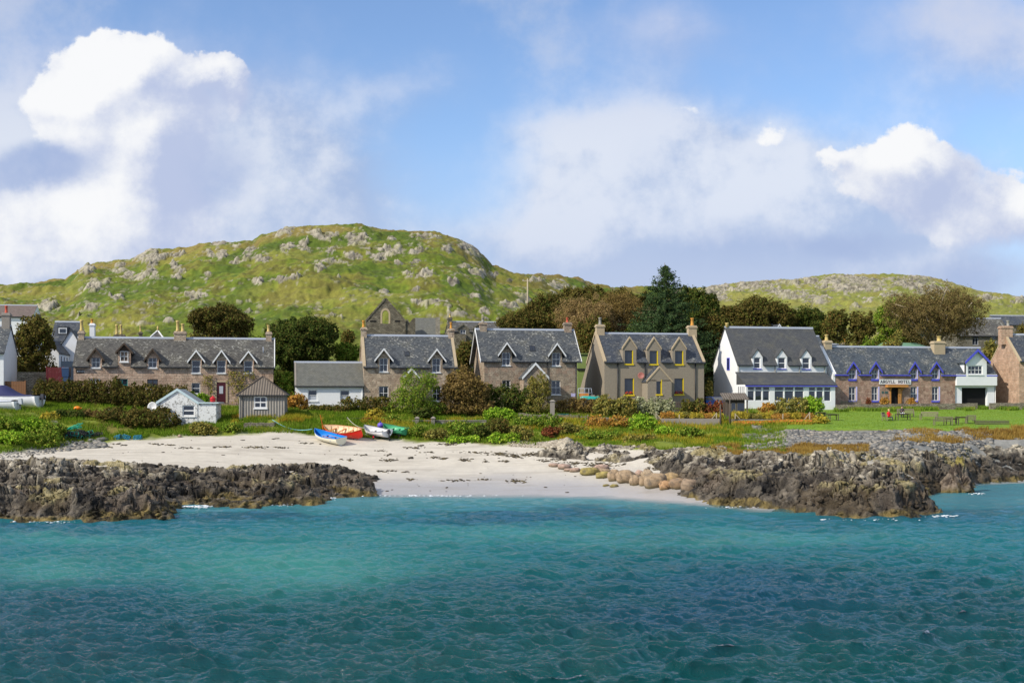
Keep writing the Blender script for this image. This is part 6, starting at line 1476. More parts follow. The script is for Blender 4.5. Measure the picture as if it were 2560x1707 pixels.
def fence(name, label, px0, px1, Y, top, mat, picket=.16, gap=.10, h=None, cat='fence', brace=False, posts=True):
    a, b = unproj(px0, top, Y), unproj(px1, top, Y); g = onland((px0+px1)/2, Y); o = empty(name, (a.x, Y, g.z)); tag(o, label, cat); W = b.x-a.x; H = a.z-g.z if h is None else h; z0 = a.z-g.z-H
    m = MB(); x = 0.0; n = max(2, int(round(W/(picket+gap))))
    for i in range(n): xx = W*(i+.5)/n; m.box(xx-picket/2, xx+picket/2, -.02, .02, z0+.05, z0+H)
    m.build('pickets', mat, o); m = MB()
    m.box(0, W, .022, .07, z0+H*.22, z0+H*.34); m.box(0, W, .022, .07, z0+H*.72, z0+H*.84); m.build('rail', mat, o)
    if posts:
        for x in (-.06, W+.06): m = MB(); m.box(x-.06, x+.06, -.05, .08, z0-.4, z0+H+.1); m.build('post', mat, o)
    if brace: m = MB(); m.bar((W+.1, .0, z0+.1), (W+.9, 0, z0+H), .07); m.build('brace', mat, o)
    return o
fence('garden_gate', 'pale wooden slatted gate in the low rubble wall', 1428, 1446, 136.8, 1037, M['wood'], .09, .09, cat='gate', h=.95)
fence('rail_fence', 'short pale rail fence to the right of the slatted gate', 1449, 1468, 136.8, 1038, M['wood'], .07, .35, cat='fence', h=.8)
fence('picket_gate', 'small brown picket gate beside the harled porch', 1682, 1702, 146, 1003, M['darkwood'], .10, .10, cat='gate')
fence('wooden_fence', 'brown wooden panel fence behind the motor boats', 6, 62, 138.5, 953, plain('brown_fence', (120, 84, 56), .85, .2), .16, .02)
fence('red_fence', 'dark red boarded fence by the left end of the terrace', 118, 157, 141, 918, plain('dark_red_boards', (92, 24, 30), .8, .2), .14, .02)
fence('picket_fence', 'weathered little picket fence in front of the left hotel windows', 2104, 2150, 156.6, 1001, M['wood'], .08, .14)
for i, (px, Y, t_, lb) in enumerate([(1640, 134.9, 1031, 'leaning pale stake at the left end of the concrete garden wall'), (1698, 135.0, 1036, 'thin pale stake in the middle of the concrete wall'), (1791, 134.9, 1031, 'pale stake at the right end of the concrete garden wall'),
        (1838, 134.5, 1033, 'pale stake at the left end of the block wall'), (1957, 134.6, 1034, 'thin pale stake in the middle of the block wall'), (2024, 134.5, 1030, 'pale stake at the right end of the block wall')]):
    g = unproj(px, 1048, Y); o = empty('fence_stake', g); tag(o, lb, 'stake', 'stakes along the garden walls'); zt = unproj(px, t_, Y).z-g.z; m = MB(); m.box(-.05, .05, -.05, .05, -.4, zt); m.build('post', M['palebark'], o)
    if i in (0, 2, 3, 5): s_ = 1 if i in (0, 3) else -1; m = MB(); m.bar((0, 0, zt*.9), (s_*.65, 0, -.1), .07); m.build('brace', M['palebark'], o)
def pole(px, Y, top, r, label, arm=0, name='utility_pole', mat='wood', gz=None):
    g = onland(px, Y); o = empty(name, g); tag(o, label, 'pole'); H = unproj(px, top, Y).z-g.z; m = MB(); m.tube([(0, 0, -.5), (0, 0, H)], [r*1.2, r*.8], 7); m.build('pole_shaft', M[mat], o)
    if arm: m = MB(); m.box(-arm, arm, -.08, .02, H-.45, H-.3); m.build('crossarm', M[mat], o); m = MB(); [m.lathe((x, 0, H-.3), [(.05, 0), (.08, .1), (.03, .2)], 6) for x in (-arm*.85, arm*.85)]; m.build('insulator', M['curtain'], o)
pole(1319, 228, 697, .16, 'thin pale utility pole with a crossarm on the hillside', 1.0, mat='palebark')
pole(485.5, 214, 769, .12, 'short grey pole on the hillside left of the round tree', .0, mat='wood')
pole(1824.5, 133.4, 990, .09, 'dark wooden pole rising in front of the little shelter', 0, 'wooden_pole', 'darkwood')
pole(1801, 133.6, 1010, .10, 'dark wooden post between the concrete wall and the block wall', 0, 'wooden_pole', 'darkwood')
# yellow plants on the wall tops
for (p0, p1, Y0, zpy, sd) in ((1657, 1802, 135.0, 1046.5, 31), (1832, 2030, 134.5, 1048, 32)):
    z = HC-(zpy-PYH)*134.6/F-.12; nn = 6
    for i in range(nn):
        a_ = p0+(p1-p0)*i/nn-4; b_ = p0+(p1-p0)*(i+1)/nn+4
        bush(('tall yellow leaved clump %s on top of the %s' % (('first from the left', 'second from the left', 'third from the left', 'third from the right', 'second from the right', 'rightmost')[i], 'concrete garden wall' if sd == 31 else 'block garden wall')), a_, b_, 1029+[0, 3, 1, 4, 2, 3][i], Y0+1.2+.4*(i % 3), ('yellow', 'orange', 'yellow', 'olive', 'yellow', 'orange')[(i+sd) % 6], group='yellow clumps along the garden wall tops', leaf=.16, asp=.22, up=-.2, dens=150, base=z, depth=1.1, n=3)
pt = field(9000, 1835, 2030, lambda px: 0*px+131.6, lambda px: 0*px+133.8, 35)
blades('flowering_plants', pt, .38, .07, LEAF['yellow'], 'yellow flowering plants at the foot of the block wall', 'flower bed', seed=36)
rng = np.random.RandomState(37); k = rng.choice(len(pt), 700); q_ = pt[k]+np.array([0, 0, .36])
leaf_mesh('red_flowers', q_, np.tile([0, -1., .5], (700, 1)), .09, rng, plain('orange_red_flowers', (204, 96, 44), .8, .2, 20), None); tag(bpy.context.scene.objects['red_flowers'], 'orange red flower heads below the block wall', 'flowers', kind='stuff')
bush('orange leaved plants left of the hotel door', 2200, 2224, 995, 156.8, 'orange', name='potted_plant', cat='plant', leaf=.13); bush('orange leaved plants right of the hotel door', 2264, 2289, 996, 156.9, 'orange', name='potted_plant', cat='plant', leaf=.13)
bush('reddish brown plant below the second hotel window', 2163, 2178, 994, 156.4, 'red', name='potted_plant', cat='plant', leaf=.12)

# the little shelter with a corrugated roof
Y = 141.5; g = onland(1843, Y); o = empty('garden_shelter', g); tag(o, 'dark timber shelter with a small corrugated roof and glazed front', 'shelter'); X = lambda px: (px-1843)/F*Y; Zt = lambda py: unproj(1843, py, Y).z-g.z
m = MB(); e0, e1 = Zt(999), Zt(984); m.hexa([(X(1808), -.3, e0-.02), (X(1872), -.3, e0-.02), (X(1872), 2.2, e1-.02), (X(1808), 2.2, e1-.02), (X(1808), -.3, e0+.10), (X(1872), -.3, e0+.10), (X(1872), 2.2, e1+.10), (X(1808), 2.2, e1+.10)]); m.build('roof', M['corrroof'], o)
for px in (1816, 1868):
    for y in (0, 1.9): m = MB(); m.box(X(px)-.07, X(px)+.07, y-.07, y+.07, -.5, e0+(y)*.28-.04); m.build('post', M['darkwood'], o)
m = MB(); m.box(X(1818), X(1866), 1.7, 1.8, -.4, e0); m.build('back_wall', M['darkwood'], o); m = MB(); m.box(X(1818), X(1866), -.02, .02, -.4, .5); m.build('front_panel', M['darkwood'], o)
for a_, b_ in ((1827, 1840), (1842, 1862)):
    m = MB(); x0_, x1_ = X(a_), X(b_); z0_, z1_ = .55, e0-.35
    for q in ((x0_, x0_+.06, z0_, z1_), (x1_-.06, x1_, z0_, z1_), (x0_, x1_, z0_, z0_+.06), (x0_, x1_, z1_-.06, z1_)): m.box(q[0], q[1], .03, .09, q[2], q[3])
    w_ = m.build('window', M['wood'], o); m = MB(); m.face([(x0_+.06, .07, z0_+.06), (x1_-.06, .07, z0_+.06), (x1_-.06, .07, z1_-.06), (x0_+.06, .07, z1_-.06)]); m.build('pane', M['glass'], w_)

# ------------------------------------------------------------------ boats
def hull(Ln, B, D, transom=.75, sheer=.28, n=22, k=9, inset=.045, double=False, flare=1.0):
    """returns (outer, inner, rim) builders; x forward from stern 0 to bow Ln"""
    def half(t):
        if double: return B/2*max(0.0, (1-abs(2*t-1)**2.3))**.9
        return B/2*(transom+(1-transom)*math.sin(min(t/.45, 1)*math.pi/2)) if t < .45 else B/2*max(0, 1-((t-.45)/.55)**2.3)**.95
    gun = lambda t: D+sheer*(2*t-.85)**2*(1 if t > .425 or double else .45)
    kel = lambda t: D*.5*max(0, (t-.82)/.18)**2.2 + (D*.5*max(0, (.18-t)/.18)**2.2 if double else .02*(1-t))
    def sec(t, off=0.0):
        b = max(half(t)-off, .004); g = gun(t)-(0 if off == 0 else .0); z0 = kel(t)+off*1.2; P = []
        for i in range(k+1):
            s = i/k; P.append((t*Ln if off == 0 else off+t*(Ln-2.2*off), b*(1-s**2.1)**.62*flare, g-(g-z0)*s))
        return P
    def surf(off, flip):
        m = MB(); R = [sec(i/n, off) for i in range(n+1)]
        for sg in (1, -1):
            for i in range(n):
                for j in range(k):
                    q = [R[i][j], R[i+1][j], R[i+1][j+1], R[i][j+1]]; q = [(a, b*sg, c) for a, b, c in q]
                    if (sg < 0) != flip: q = q[::-1]
                    m.face(q, True)
        if not double:
            r = R[0]; p = [(a, b, c) for a, b, c in r]+[(a, -b, c) for a, b, c in r[::-1][1:]]; m.face(p if flip else p[::-1])
        return m
    rim = MB()
    for sg in (1, -1): rim.tube([(sec(i/n)[0][0], sec(i/n)[0][1]*sg, sec(i/n)[0][2]+.01) for i in range(n+1)], .035, 5)
    return surf(0, False), surf(inset, True), rim, half, gun, kel
def place(o, px, py, yaw, pitch=0, roll=0, dz=0, Y=None):
    g = ground(px, py, 100, 150) if Y is None else onland(px, Y); o.location = (g.x, g.y, g.z+dz); o.rotation_mode = 'XYZ'; o.rotation_euler = (RAD(roll), RAD(pitch), RAD(yaw)); return g
gloss = lambda n, c, r=.35: plain(n, c, r, .05, 3, .05)
# blue and white rowing boat: stern towards the camera
def rowboat(name, label, Ln, B, D, ho, hi, rimm, thw, px, py, yaw, pitch, roll, double=False, ribs=0, dz=0, keel=None, transom=.75):
    o = empty(name, (0, 0, 0)); tag(o, label, 'boat'); a, b, r, half, gun, kel = hull(Ln, B, D, double=double, transom=transom); sh = Matrix.Translation((-Ln*.45, 0, 0))
    a.build('hull', ho, o, sh); b.build('interior', hi, o, sh); rm = r.build('gunwale', rimm, o, sh)
    for t in ((.2, .45, .7) if not double else (.2, .42, .62, .8)):
        m = MB(); w = half(t)-.06; m.box(t*Ln-.12, t*Ln+.12, -w, w, D*.66, D*.66+.04); m.build('thwart', thw, o, sh)
    m = MB(); m.bar((.0, 0, .02), (Ln*.86, 0, .02), .05, .10)
    if double: m.tube([(Ln*.84, 0, .0), (Ln*.96, 0, kel(1)*.8), (Ln+.03, 0, gun(1)+.08)], .045, 5)
    m.build('keel', keel or rimm, o, sh)
    for i in range(ribs):
        t = .12+.76*i/(ribs-1); m = MB(); P = []
        for j in range(9):
            s = j/8*2-1; P.append((t*Ln, s*(half(t)-.06)*.98, kel(t)+.09+(gun(t)-kel(t)-.12)*abs(s)**2.6))
        m.tube(P, .022, 4); m.build('rib', rimm, o, sh)
    place(o, px, py, yaw, pitch, roll, dz); return o, sh, (half, gun, kel)
o, sh, fn = rowboat('rowing_boat', 'white rowing boat with a bright blue interior drawn up on the sand', 4.7, 1.85, .72, gloss('cream_hull', (226, 220, 196)), gloss('blue_interior', (28, 128, 208)), gloss('blue_gunwale', (34, 110, 190)), gloss('blue_interior', (28, 128, 208)), 824, 1106, 134, -7, -8)
m = MB(); m.tube([(.7, .3, .62), (2.6, .5, .68)], .03, 5); m.tube([(.5, -.3, .66), (2.4, -.1, .72)], .03, 5); m.build('oar', M['oak'], o, sh)
for s_ in (-.5, .5): m = MB(); m.tube([(1.9, s_*1.75, .74), (1.9, s_*1.75, .90)], .025, 5); m.build('rowlock', M['gutter'], o, sh)
o, sh, fn = rowboat('skiff', 'red skiff with cream interior and orange stem post, behind the blue boat', 6.0, 1.9, .78, gloss('red_hull', (214, 40, 24)), gloss('cream_interior', (232, 204, 166)), gloss('varnished_gunwale', (176, 112, 54)), gloss('varnished_gunwale', (176, 112, 54)), 856, 1092, -40, 5, 20, double=True, ribs=7, dz=.06)
m = MB(); m.box(-.20, -.13, -.03, .03, .3, 1.15+.95); m.box(-.30, -.16, -.025, .025, .2, .9); m.build('rudder_post', gloss('orange_post', (190, 98, 40)), o, sh)
o, sh, fn = rowboat('motor_dinghy', 'small white dinghy with a black outboard motor on a launching trolley', 3.9, 1.7, .62, gloss('white_hull', (232, 232, 232)), gloss('white_interior', (214, 212, 208)), gloss('grey_gunwale', (120, 124, 134)), gloss('white_interior', (214, 212, 208)), 944, 1096, 134, -4, -10, dz=.28, transom=.85)
m = MB(); m.box(-.42, -.12, -.15, .15, .45, .86, taper=.05); m.build('outboard_cowl', gloss('black_cowl', (40, 40, 48)), o, sh)
m = MB(); m.box(-.28, -.18, -.05, .05, -.35, .45); m.box(-.36, -.06, -.04, .04, .60, .70); m.box(-.36, -.14, -.11, .11, -.2, -.16); m.lathe((-.26, 0, -.34), [(.04, 0), (.05, .1), (.02, .14)], 6); m.build('outboard_leg', M['gutter'], o, sh)
m = MB(); m.tube([(-.2, 0, .8), (.5, .1, .92)], .02, 5); m.build('tiller', M['gutter'], o, sh)
t_ = empty('launching_trolley', (0, 0, 0)); tag(t_, 'low launching trolley with red wheels under the white dinghy', 'trolley'); place(t_, 944, 1096, 134, -4, 2, .0)
m = MB(); m.bar((-1.2, 0, .26), (2.2, 0, .24), .07); m.bar((-.2, -.62, .24), (-.2, .62, .24), .06); m.build('frame', M['lead'], t_)
for s_ in (-.66, .66):
    m = MB(); m.tube([(-.2, s_-.06, .20), (-.2, s_+.06, .20)], .20, 12); w_ = m.build('wheel', M['gutter'], t_); m = MB(); m.tube([(-.2, s_-.075, .20), (-.2, s_+.075, .20)], .11, 10); m.build('hub', gloss('red_hub', (200, 40, 44)), w_)
o, sh, fn = rowboat('green_dinghy', 'small green dinghy partly hidden behind the white one', 3.3, 1.5, .55, gloss('green_hull', (66, 150, 108)), gloss('green_interior', (84, 168, 122)), gloss('dark_green_gunwale', (46, 110, 82)), gloss('green_interior', (84, 168, 122)), 990, 1090, 140, -5, -14, dz=.25, transom=.8)
g = ground(985, 1092, 100, 150); b_ = empty('boat_chock', g); tag(b_, 'dark wooden chocks under the green dinghy', 'chock'); m = MB(); m.box(-.6, -.4, -.4, .4, -.1, .32); m.box(.5, .7, -.4, .4, -.1, .32); m.bar((-.5, 0, .2), (.6, 0, .2), .08); m.build('block', M['darkwood'], b_)
# purple buoy lying in the dinghy's stern
g = ground(947, 1090, 100, 150); m = MB(); m.ball((0, 0, 0), .34, 14, 10, (1, 1, .95)); o = empty('buoy', (g.x+.05, g.y+1.2, unproj(947, 1063, g.y+1.2).z)); tag(o, 'round purple buoy between the white and the green dinghy', 'buoy'); m.build('float', gloss('purple_buoy', (104, 84, 186), .4), o); m = MB(); m.lathe((0, 0, .28), [(.07, 0), (.06, .12), (.09, .14), (.03, .2)], 8); m.build('eye', gloss('dark_blue', (50, 44, 120)), o)
def rope(label, P, mat, r=.03, sag=.25):
    a, b = Vector(P[0]), Vector(P[-1]); o = empty('rope', a); tag(o, label, 'rope'); n = 14; pts = []
    for i in range(n+1):
        t = i/n; q = a.lerp(b, t); q.z -= sag*4*t*(1-t); q.z = max(q.z, GZ(q.x, q.y)+.03); pts.append(q-a)
    m = MB(); m.tube(pts, r, 5); m.build('strand', mat, o)
a_ = ground(681, 1056, 100, 150)+Vector((0, 0, .3)); b_ = ground(822, 1104, 100, 150); rope('pale blue mooring rope from the bank to the blue boat', [a_, unproj(781, 1072, b_.y+1.9)], plain('pale_blue_rope', (120, 176, 184), .8), .035, .5)
a_ = unproj(868, 1043, 129); rope('thin white rope from the bank to the white dinghy', [a_, unproj(911, 1069, 124.6)], plain('white_rope', (206, 200, 186), .8), .022, .3)
g = ground(895, 1051, 100, 150); o = empty('oar', g+Vector((0, 0, .15))); tag(o, 'dark red oar lying on the grass behind the boats', 'oar'); m = MB(); m.tube([(-1.9, 0, .05), (.5, 0, .1)], .035, 6); m.build('loom', M['darkwood'], o); m = MB(); m.box(.45, 1.5, -.1, .1, .06, .14); m.build('blade', gloss('dark_red', (110, 24, 28)), o)

# upturned teal canoe, crates and bits beside the harled house
g = onland(1476, 145); o = empty('canoe', (g.x, 145, unproj(1476, 999, 145).z)); tag(o, 'upturned turquoise canoe behind the clipped brown hedge', 'canoe')
a, b, r, *_ = hull(2.5, .8, .38, double=True, sheer=.1); a.build('hull', gloss('turquoise_hull', (30, 156, 144)), o, Matrix.Translation((-1.25, 0, .45)) @ Matrix.Rotation(math.pi, 4, 'X')); m = MB(); m.box(-.9, -.8, -.3, .3, -1.2, .1); m.box(.8, .9, -.3, .3, -1.2, .1); m.build('trestle', M['darkwood'], o)
def crate(name, label, px, Y, pyb, w, d, h, mat, cat='crate', slats=4, onl=False):
    z = unproj(px, pyb, Y).z; x = (px-1280)/F*Y; z = GZ(x, Y) if onl else z; o = empty(name, (x, Y, z)); tag(o, label, cat); m = MB()
    for i in range(slats):
        z0 = h*(i+.1)/slats; z1 = h*(i+.85)/slats
        m.box(-w/2, w/2, -d/2, -d/2+.03, z0, z1); m.box(-w/2, w/2, d/2-.03, d/2, z0, z1); m.box(-w/2, -w/2+.03, -d/2+.03, d/2-.03, z0, z1); m.box(w/2-.03, w/2, -d/2+.03, d/2-.03, z0, z1)
    m.build('slats', mat, o); m = MB(); m.box(-w/2+.035, w/2-.035, -d/2+.035, d/2-.035, 0.01, .05)
    for sx in (-1, 1):
        for sy in (-1, 1): m.box(sx*(w/2-.05)-.03, sx*(w/2-.05)+.03, sy*(d/2-.065)-.02, sy*(d/2-.065)+.02, .05, h)
    m.build('base', mat, o); return o
crate('fish_crate', 'dark green slatted crate at the foot of the clipped brown hedge', 1407, 139.5, 1037, 1.35, .8, .55, plain('green_plastic', (20, 84, 78), .5), onl=True)
crate('fish_crate', 'orange crate beside the turquoise canoe', 1460, 147.5, 990, 1.1, .7, .35, plain('orange_plastic', (206, 132, 52), .5))
crate('fish_crate', 'pale grey box on top of the turquoise canoe', 1482, 145, 991, .45, .35, .2, M['potgrey'])
crate('fish_crate', 'white and purple box by the corner of the brown stone house', 1433, 147.2, 991, .5, .4, .4, plain('lilac_plastic', (180, 176, 214), .5))
o = empty('trailer', (onland(1466, 149).x, 149, unproj(1466, 996, 149).z)); tag(o, 'galvanised trailer frame standing by the harled house gable', 'trailer'); m = MB()
for a, b in (((-1, 0, 1.25), (.6, 0, 1.25)), ((.6, 0, 1.25), (.75, 0, .3)), ((-1, 0, .7), (.7, 0, .7)), ((-.2, 0, .1), (-.2, 0, 1.25)), ((.3, 0, .1), (.3, 0, 1.25)), ((-1, 0, .1), (-1, 0, 1.25))): m.tube([a, b], .035, 5)
m.build('frame', M['lead'], o); m = MB(); m.tube([(-.3, -.1, .0), (-.3, .1, .0)], .3, 12); m.build('wheel', M['gutter'], o)
g = onland(166, 140.5); o = empty('wheelie_bin', g); tag(o, 'dark blue lidded bin at the end of the red fence', 'bin'); z_ = unproj(166, 918, 140.5).z-g.z; zb = z_-1.1; m = MB(); m.box(-.38, .38, -.35, .35, zb, z_-.12, taper=-.05); m.box(-.3, .3, -.3, .3, -.3, zb); m.build('body', plain('blue_plastic', (28, 58, 92), .5), o); m = MB(); m.box(-.44, .44, -.44, .40, z_-.12, z_, taper=.06); m.build('lid', plain('blue_plastic', (28, 58, 92), .5), o)

# motor boats at the left edge
def motorboat(name, label, px, Y, py, yaw, Ln, B, D, cover, covm, motor):
    o = empty(name, (0, 0, 0)); tag(o, label, 'boat'); a, b, r, half, gun, kel = hull(Ln, B, D, transom=.9, sheer=.2, flare=1.0); sh = Matrix.Translation((0, 0, .55))
    a.build('hull', gloss('white_hull', (232, 232, 232)), o, sh); b.build('interior', gloss('grey_interior', (150, 152, 160)), o, sh); r.build('gunwale', gloss('grey_gunwale', (120, 124, 134)), o, sh)
    m = MB(); m.box(.4, Ln*.85, B/2*.98, B/2*1.0+.02, D*.45, D*.58); m.box(.4, Ln*.85, -B/2*1.0-.02, -B/2*.98, D*.45, D*.58)
    if covm is not None:
        c = MB(); n = 12; R = []
        for i in range(n+1):
            t = .06+.9*i/n; w = half(t)+.02; hgt = (.16+cover*math.exp(-((t-.62)/.20)**2)); R.append([(t*Ln, w*math.cos(a_*math.pi/8), gun(t)+.0+hgt*math.sin(a_*math.pi/8)-.04*(a_ in (0, 8))) for a_ in range(9)])
        for i in range(n):
            for j in range(8): c.face([R[i][j], R[i+1][j], R[i+1][j+1], R[i][j+1]], True)
        c.build('canvas_cover', covm, o, sh)
    else:
        c = MB(); c.hexa([(Ln*.5, -B*.3, gun(.5)), (Ln*.72, -B*.25, gun(.7)), (Ln*.72, B*.25, gun(.7)), (Ln*.5, B*.3, gun(.5)), (Ln*.48, -B*.26, gun(.5)+.45), (Ln*.60, -B*.2, gun(.6)+.45), (Ln*.60, B*.2, gun(.6)+.45), (Ln*.48, B*.26, gun(.5)+.45)]); c.build('windscreen', M['glass'], o, sh)
    mt = gloss(motor[0], motor[1]); m = MB(); m.box(-.55, -.08, -.2, .2, D*.75, D*.75+.62, taper=.07); m.build('outboard_cowl', mt, o, sh); m = MB(); m.box(-.36, -.2, -.07, .07, -.25, D*.75); m.box(-.48, -.1, -.16, .16, -.1, -.05); m.box(-.3, .02, -.1, .1, D*.8, D*.9); m.build('outboard_leg', M['potgrey'], o, sh)
    x = (px-1280)/F*Y; o.location = (x, Y, unproj(px, py, Y).z); o.rotation_euler = (0, 0, RAD(yaw))
    t_ = empty('boat_trailer', o.location.copy(), RAD(yaw)); tag(t_, 'road trailer under the '+label.split(',')[0], 'trailer'); m = MB(); m.bar((-.2, -.5, .38), (Ln, 0, .38), .08); m.bar((-.2, .5, .38), (Ln, 0, .38), .08); m.bar((.9, -B/2, .36), (.9, B/2, .36), .08); m.box(.05, .12, -B/2, B/2, .30, .42); m.build('frame', M['lead'], t_)
    for s_ in (-B/2, B/2): m = MB(); m.tube([(.9, s_-.09, .28), (.9, s_+.09, .28)], .30, 14); w_ = m.build('wheel', M['gutter'], t_); m = MB(); m.tube([(.9, s_-.10, .28), (.9, s_+.10, .28)], .16, 10); m.build('rim', M['lead'], w_)
motorboat('motor_boat', 'white motor boat under a dark blue canvas cover, cut off by the left edge', 100, 132.5, 1034, 170, 7.2, 2.5, 1.35, 1.1, plain('navy_canvas', (38, 42, 84), .8, .1), ('black_cowl', (34, 34, 38)))
motorboat('motor_boat', 'smaller white motor boat with a pale outboard, in front of the covered one', 44, 129.5, 1040, 176, 5.0, 2.0, 1.0, .1, plain('white_canvas', (196, 200, 206), .8, .1), ('grey_cowl', (176, 180, 184)))

# ------------------------------------------------------------------ creels, buoys and oddments on the left bank
def creel_parts(fm, nm):
    f = MB(); L2, W2, H2 = .38, .25, .38
    for a, b in (((-L2, -W2, 0), (L2, -W2, 0)), ((-L2, W2, 0), (L2, W2, 0)), ((-L2, -W2, 0), (-L2, W2, 0)), ((L2, -W2, 0), (L2, W2, 0)), ((-L2, 0, H2), (L2, 0, H2))): f.tube([a, b], .025, 5)
    for x in (-L2, 0, L2): f.tube([(x, W2*math.cos(i*math.pi/8), H2*math.sin(i*math.pi/8)) for i in range(9)], .025, 5)
    n = MB()
    for i in range(8):
        for s in range(10):
            if (i+s) % 3 == 0: continue
            a0, a1 = i*math.pi/8, (i+1)*math.pi/8; x0, x1 = -L2+2*L2*s/10, -L2+2*L2*(s+1)/10
            n.face([(x0, W2*.95*math.cos(a0), H2*.95*math.sin(a0)), (x1, W2*.95*math.cos(a0), H2*.95*math.sin(a0)), (x1, W2*.95*math.cos(a1), H2*.95*math.sin(a1)), (x0, W2*.95*math.cos(a1), H2*.95*math.sin(a1))])
    root = empty('creel', (0, 0, 0)); f.build('frame', fm, root); n.build('netting', nm, root); return root
net = plain('black_netting', (44, 44, 42), .9, .2); tealp = plain('teal_rope', (34, 132, 112), .8, .15); bluep = plain('blue_creel_frame', (30, 124, 160), .6, .15)
proto = {0: creel_parts(tealp, net), 1: creel_parts(M['gutter'], net), 2: creel_parts(bluep, plain('blue_netting', (28, 96, 110), .9, .2))}; used = set()
POS = ['at the left end of the heap', 'in the front row, second from the left', 'in the front row near the middle', 'in the front row right of the middle', 'at the right end of the front row', 'on top at the left', 'on top beside the teal ropes', 'on top in the middle', 'on top at the right', 'at the back on the left', 'at the back in the middle', 'at the back on the right']
spots = [(158, 1097, 0, 0), (176, 1098, 1, 0), (196, 1098, 0, 0), (214, 1097, 0, 0), (234, 1095, 1, 0), (170, 1097, 1, .38), (186, 1098, 0, .38), (206, 1097, 1, .38), (224, 1096, 0, .36), (166, 1090, 1, .1), (200, 1090, 1, .3), (246, 1090, 1, 0)]
rr = random.Random(3)
def put_creel(i, k, px, py, dz, label, group):
    src = proto[k]
    if k in used:
        o = src.copy(); COL.objects.link(o)
        for ch in src.children: c = ch.copy(); COL.objects.link(c); c.parent = o
    else: o = src; used.add(k)
    g = ground(px, py, 100, 150); o.location = (g.x, g.y, g.z+dz); o.rotation_euler = (rr.uniform(-.25, .25), rr.uniform(-.3, .3), rr.uniform(-.6, .6)); tag(o, label, 'creel', group)
for i, (px, py, k, dz) in enumerate(spots): put_creel(i, k, px, py, dz, ('teal roped' if k == 0 else 'black')+' lobster creel '+POS[i], 'lobster creels heaped on the left bank')
for i, (px, py, lb) in enumerate([(296, 1098, 'blue lobster creel leftmost of the three by the dark bush'), (315, 1098, 'blue lobster creel in the middle of three by the dark bush'), (345, 1098, 'blue lobster creel rightmost of the three by the dark bush')]): put_creel(i, 2, px, py, .02, lb, 'blue creels by the dark bush')
g = ground(190, 1096, 100, 150); o = empty('net_heap', g+Vector((0, 0, .55))); tag(o, 'bright teal net and ropes slung over the heap of creels', 'net'); m = MB(); rng = random.Random(8)
for i in range(9): P = [(-.9+.25*j+rng.uniform(-.1, .1), rng.uniform(-.3, .1), .35+.10*j*(1 if i % 2 else .4)+rng.uniform(-.15, .15)) for j in range(7)]; m.tube(P, .035, 4)
m.build('tangled_rope', plain('bright_teal_rope', (30, 170, 140), .8), o)
bush('heap of straw coloured netting at the left of the creels', 122, 150, 1072, 123.5, 'grey', name='netting_pile', cat='netting', leaf=.10, n=1)
g = onland(193, 131); o = empty('fishing_float', (g.x, 131, unproj(193, 1020, 131).z)); tag(o, 'orange float lying on the hedge side grass', 'float'); m = MB(); m.ball((0, 0, 0), .28, 12, 8, (1.4, 1, .8)); m.build('float_body', gloss('orange_float', (236, 130, 20), .4), o); m = MB(); m.tube([(.38, 0, 0), (.5, 0, 0)], .06, 6); m.build('eye', gloss('orange_float', (236, 130, 20), .4), o)
g = onland(280, 131); o = empty('driftwood_log', (g.x, 131, unproj(280, 1026, 131).z)); tag(o, 'pale bleached log above the dry brown shrub', 'log'); m = MB(); m.tube([(-.75, 0, 0), (-.2, .05, .04), (.4, 0, .0), (.8, .05, .03)], [.09, .12, .11, .07], 8); m.tube([(.3, 0, .05), (.45, 0, .22)], [.05, .03], 6); m.build('wood', M['palebark'], o)

# ------------------------------------------------------------------ garden furniture and the people on the lawn
def bench(label, px, py, yaw, w=1.5, group='wooden benches on the lawn'):
    g = ground(px, py, 110, 158); o = empty('garden_bench', g, RAD(yaw)); tag(o, label, 'bench', group); m = MB()
    for i in range(5): m.box(-w/2, w/2, -.24+i*.11, -.24+i*.11+.085, .42, .45)
    m.build('seat', M['wood'], o); m = MB()
    n = int(w/.10)
    for i in range(n): x = -w/2+.08+(w-.16)*i/(n-1); m.hexa([(x-.025, .29, .46), (x+.025, .29, .46), (x+.025, .31, .46), (x-.025, .31, .46), (x-.025, .37, .88), (x+.025, .37, .88), (x+.025, .39, .88), (x-.025, .39, .88)])
    m.bar((-w/2, .385, .91), (w/2, .385, .91), .06, .09); m.build('backrest', M['wood'], o)
    for sx in (-1, 1):
        x = sx*(w/2-.03); m = MB(); m.bar((x, -.26, 0), (x, -.26, .66), .07); m.build('leg', M['wood'], o); m = MB(); m.bar((x, .27, 0), (x, .32, .5), .07); m.bar((x, .32, .5), (x, .41, .95), .07); m.build('leg', M['wood'], o)
        m = MB(); m.box(x-.05, x+.05, -.32, .34, .66, .70); m.build('armrest', M['wood'], o)
    return o
def table(label, px, py, yaw, w=1.4, d=.75, mat='darkwood', group='wooden tables on the lawn'):
    g = ground(px, py, 110, 158); o = empty('garden_table', g, RAD(yaw)); tag(o, label, 'table', group); m = MB()
    for i in range(6): y0 = -d/2+d*i/6; m.box(-w/2, w/2, y0, y0+d/6-.015, .70, .74)
    m.build('table_top', M[mat], o)
    for sx in (-1, 1):
        for sy in (-1, 1): m = MB(); m.bar((sx*(w/2-.1), sy*(d/2-.08), 0), (sx*(w/2-.12), sy*(d/2-.1), .70), .07); m.build('leg', M[mat], o)
    m = MB(); m.box(-w/2+.1, w/2-.1, -.02, .02, .60, .695); m.build('apron', M[mat], o); return o
S_ = 1.0
b1 = bench('bench on which the person in red sits', 2216, 1051, 62, 1.7)
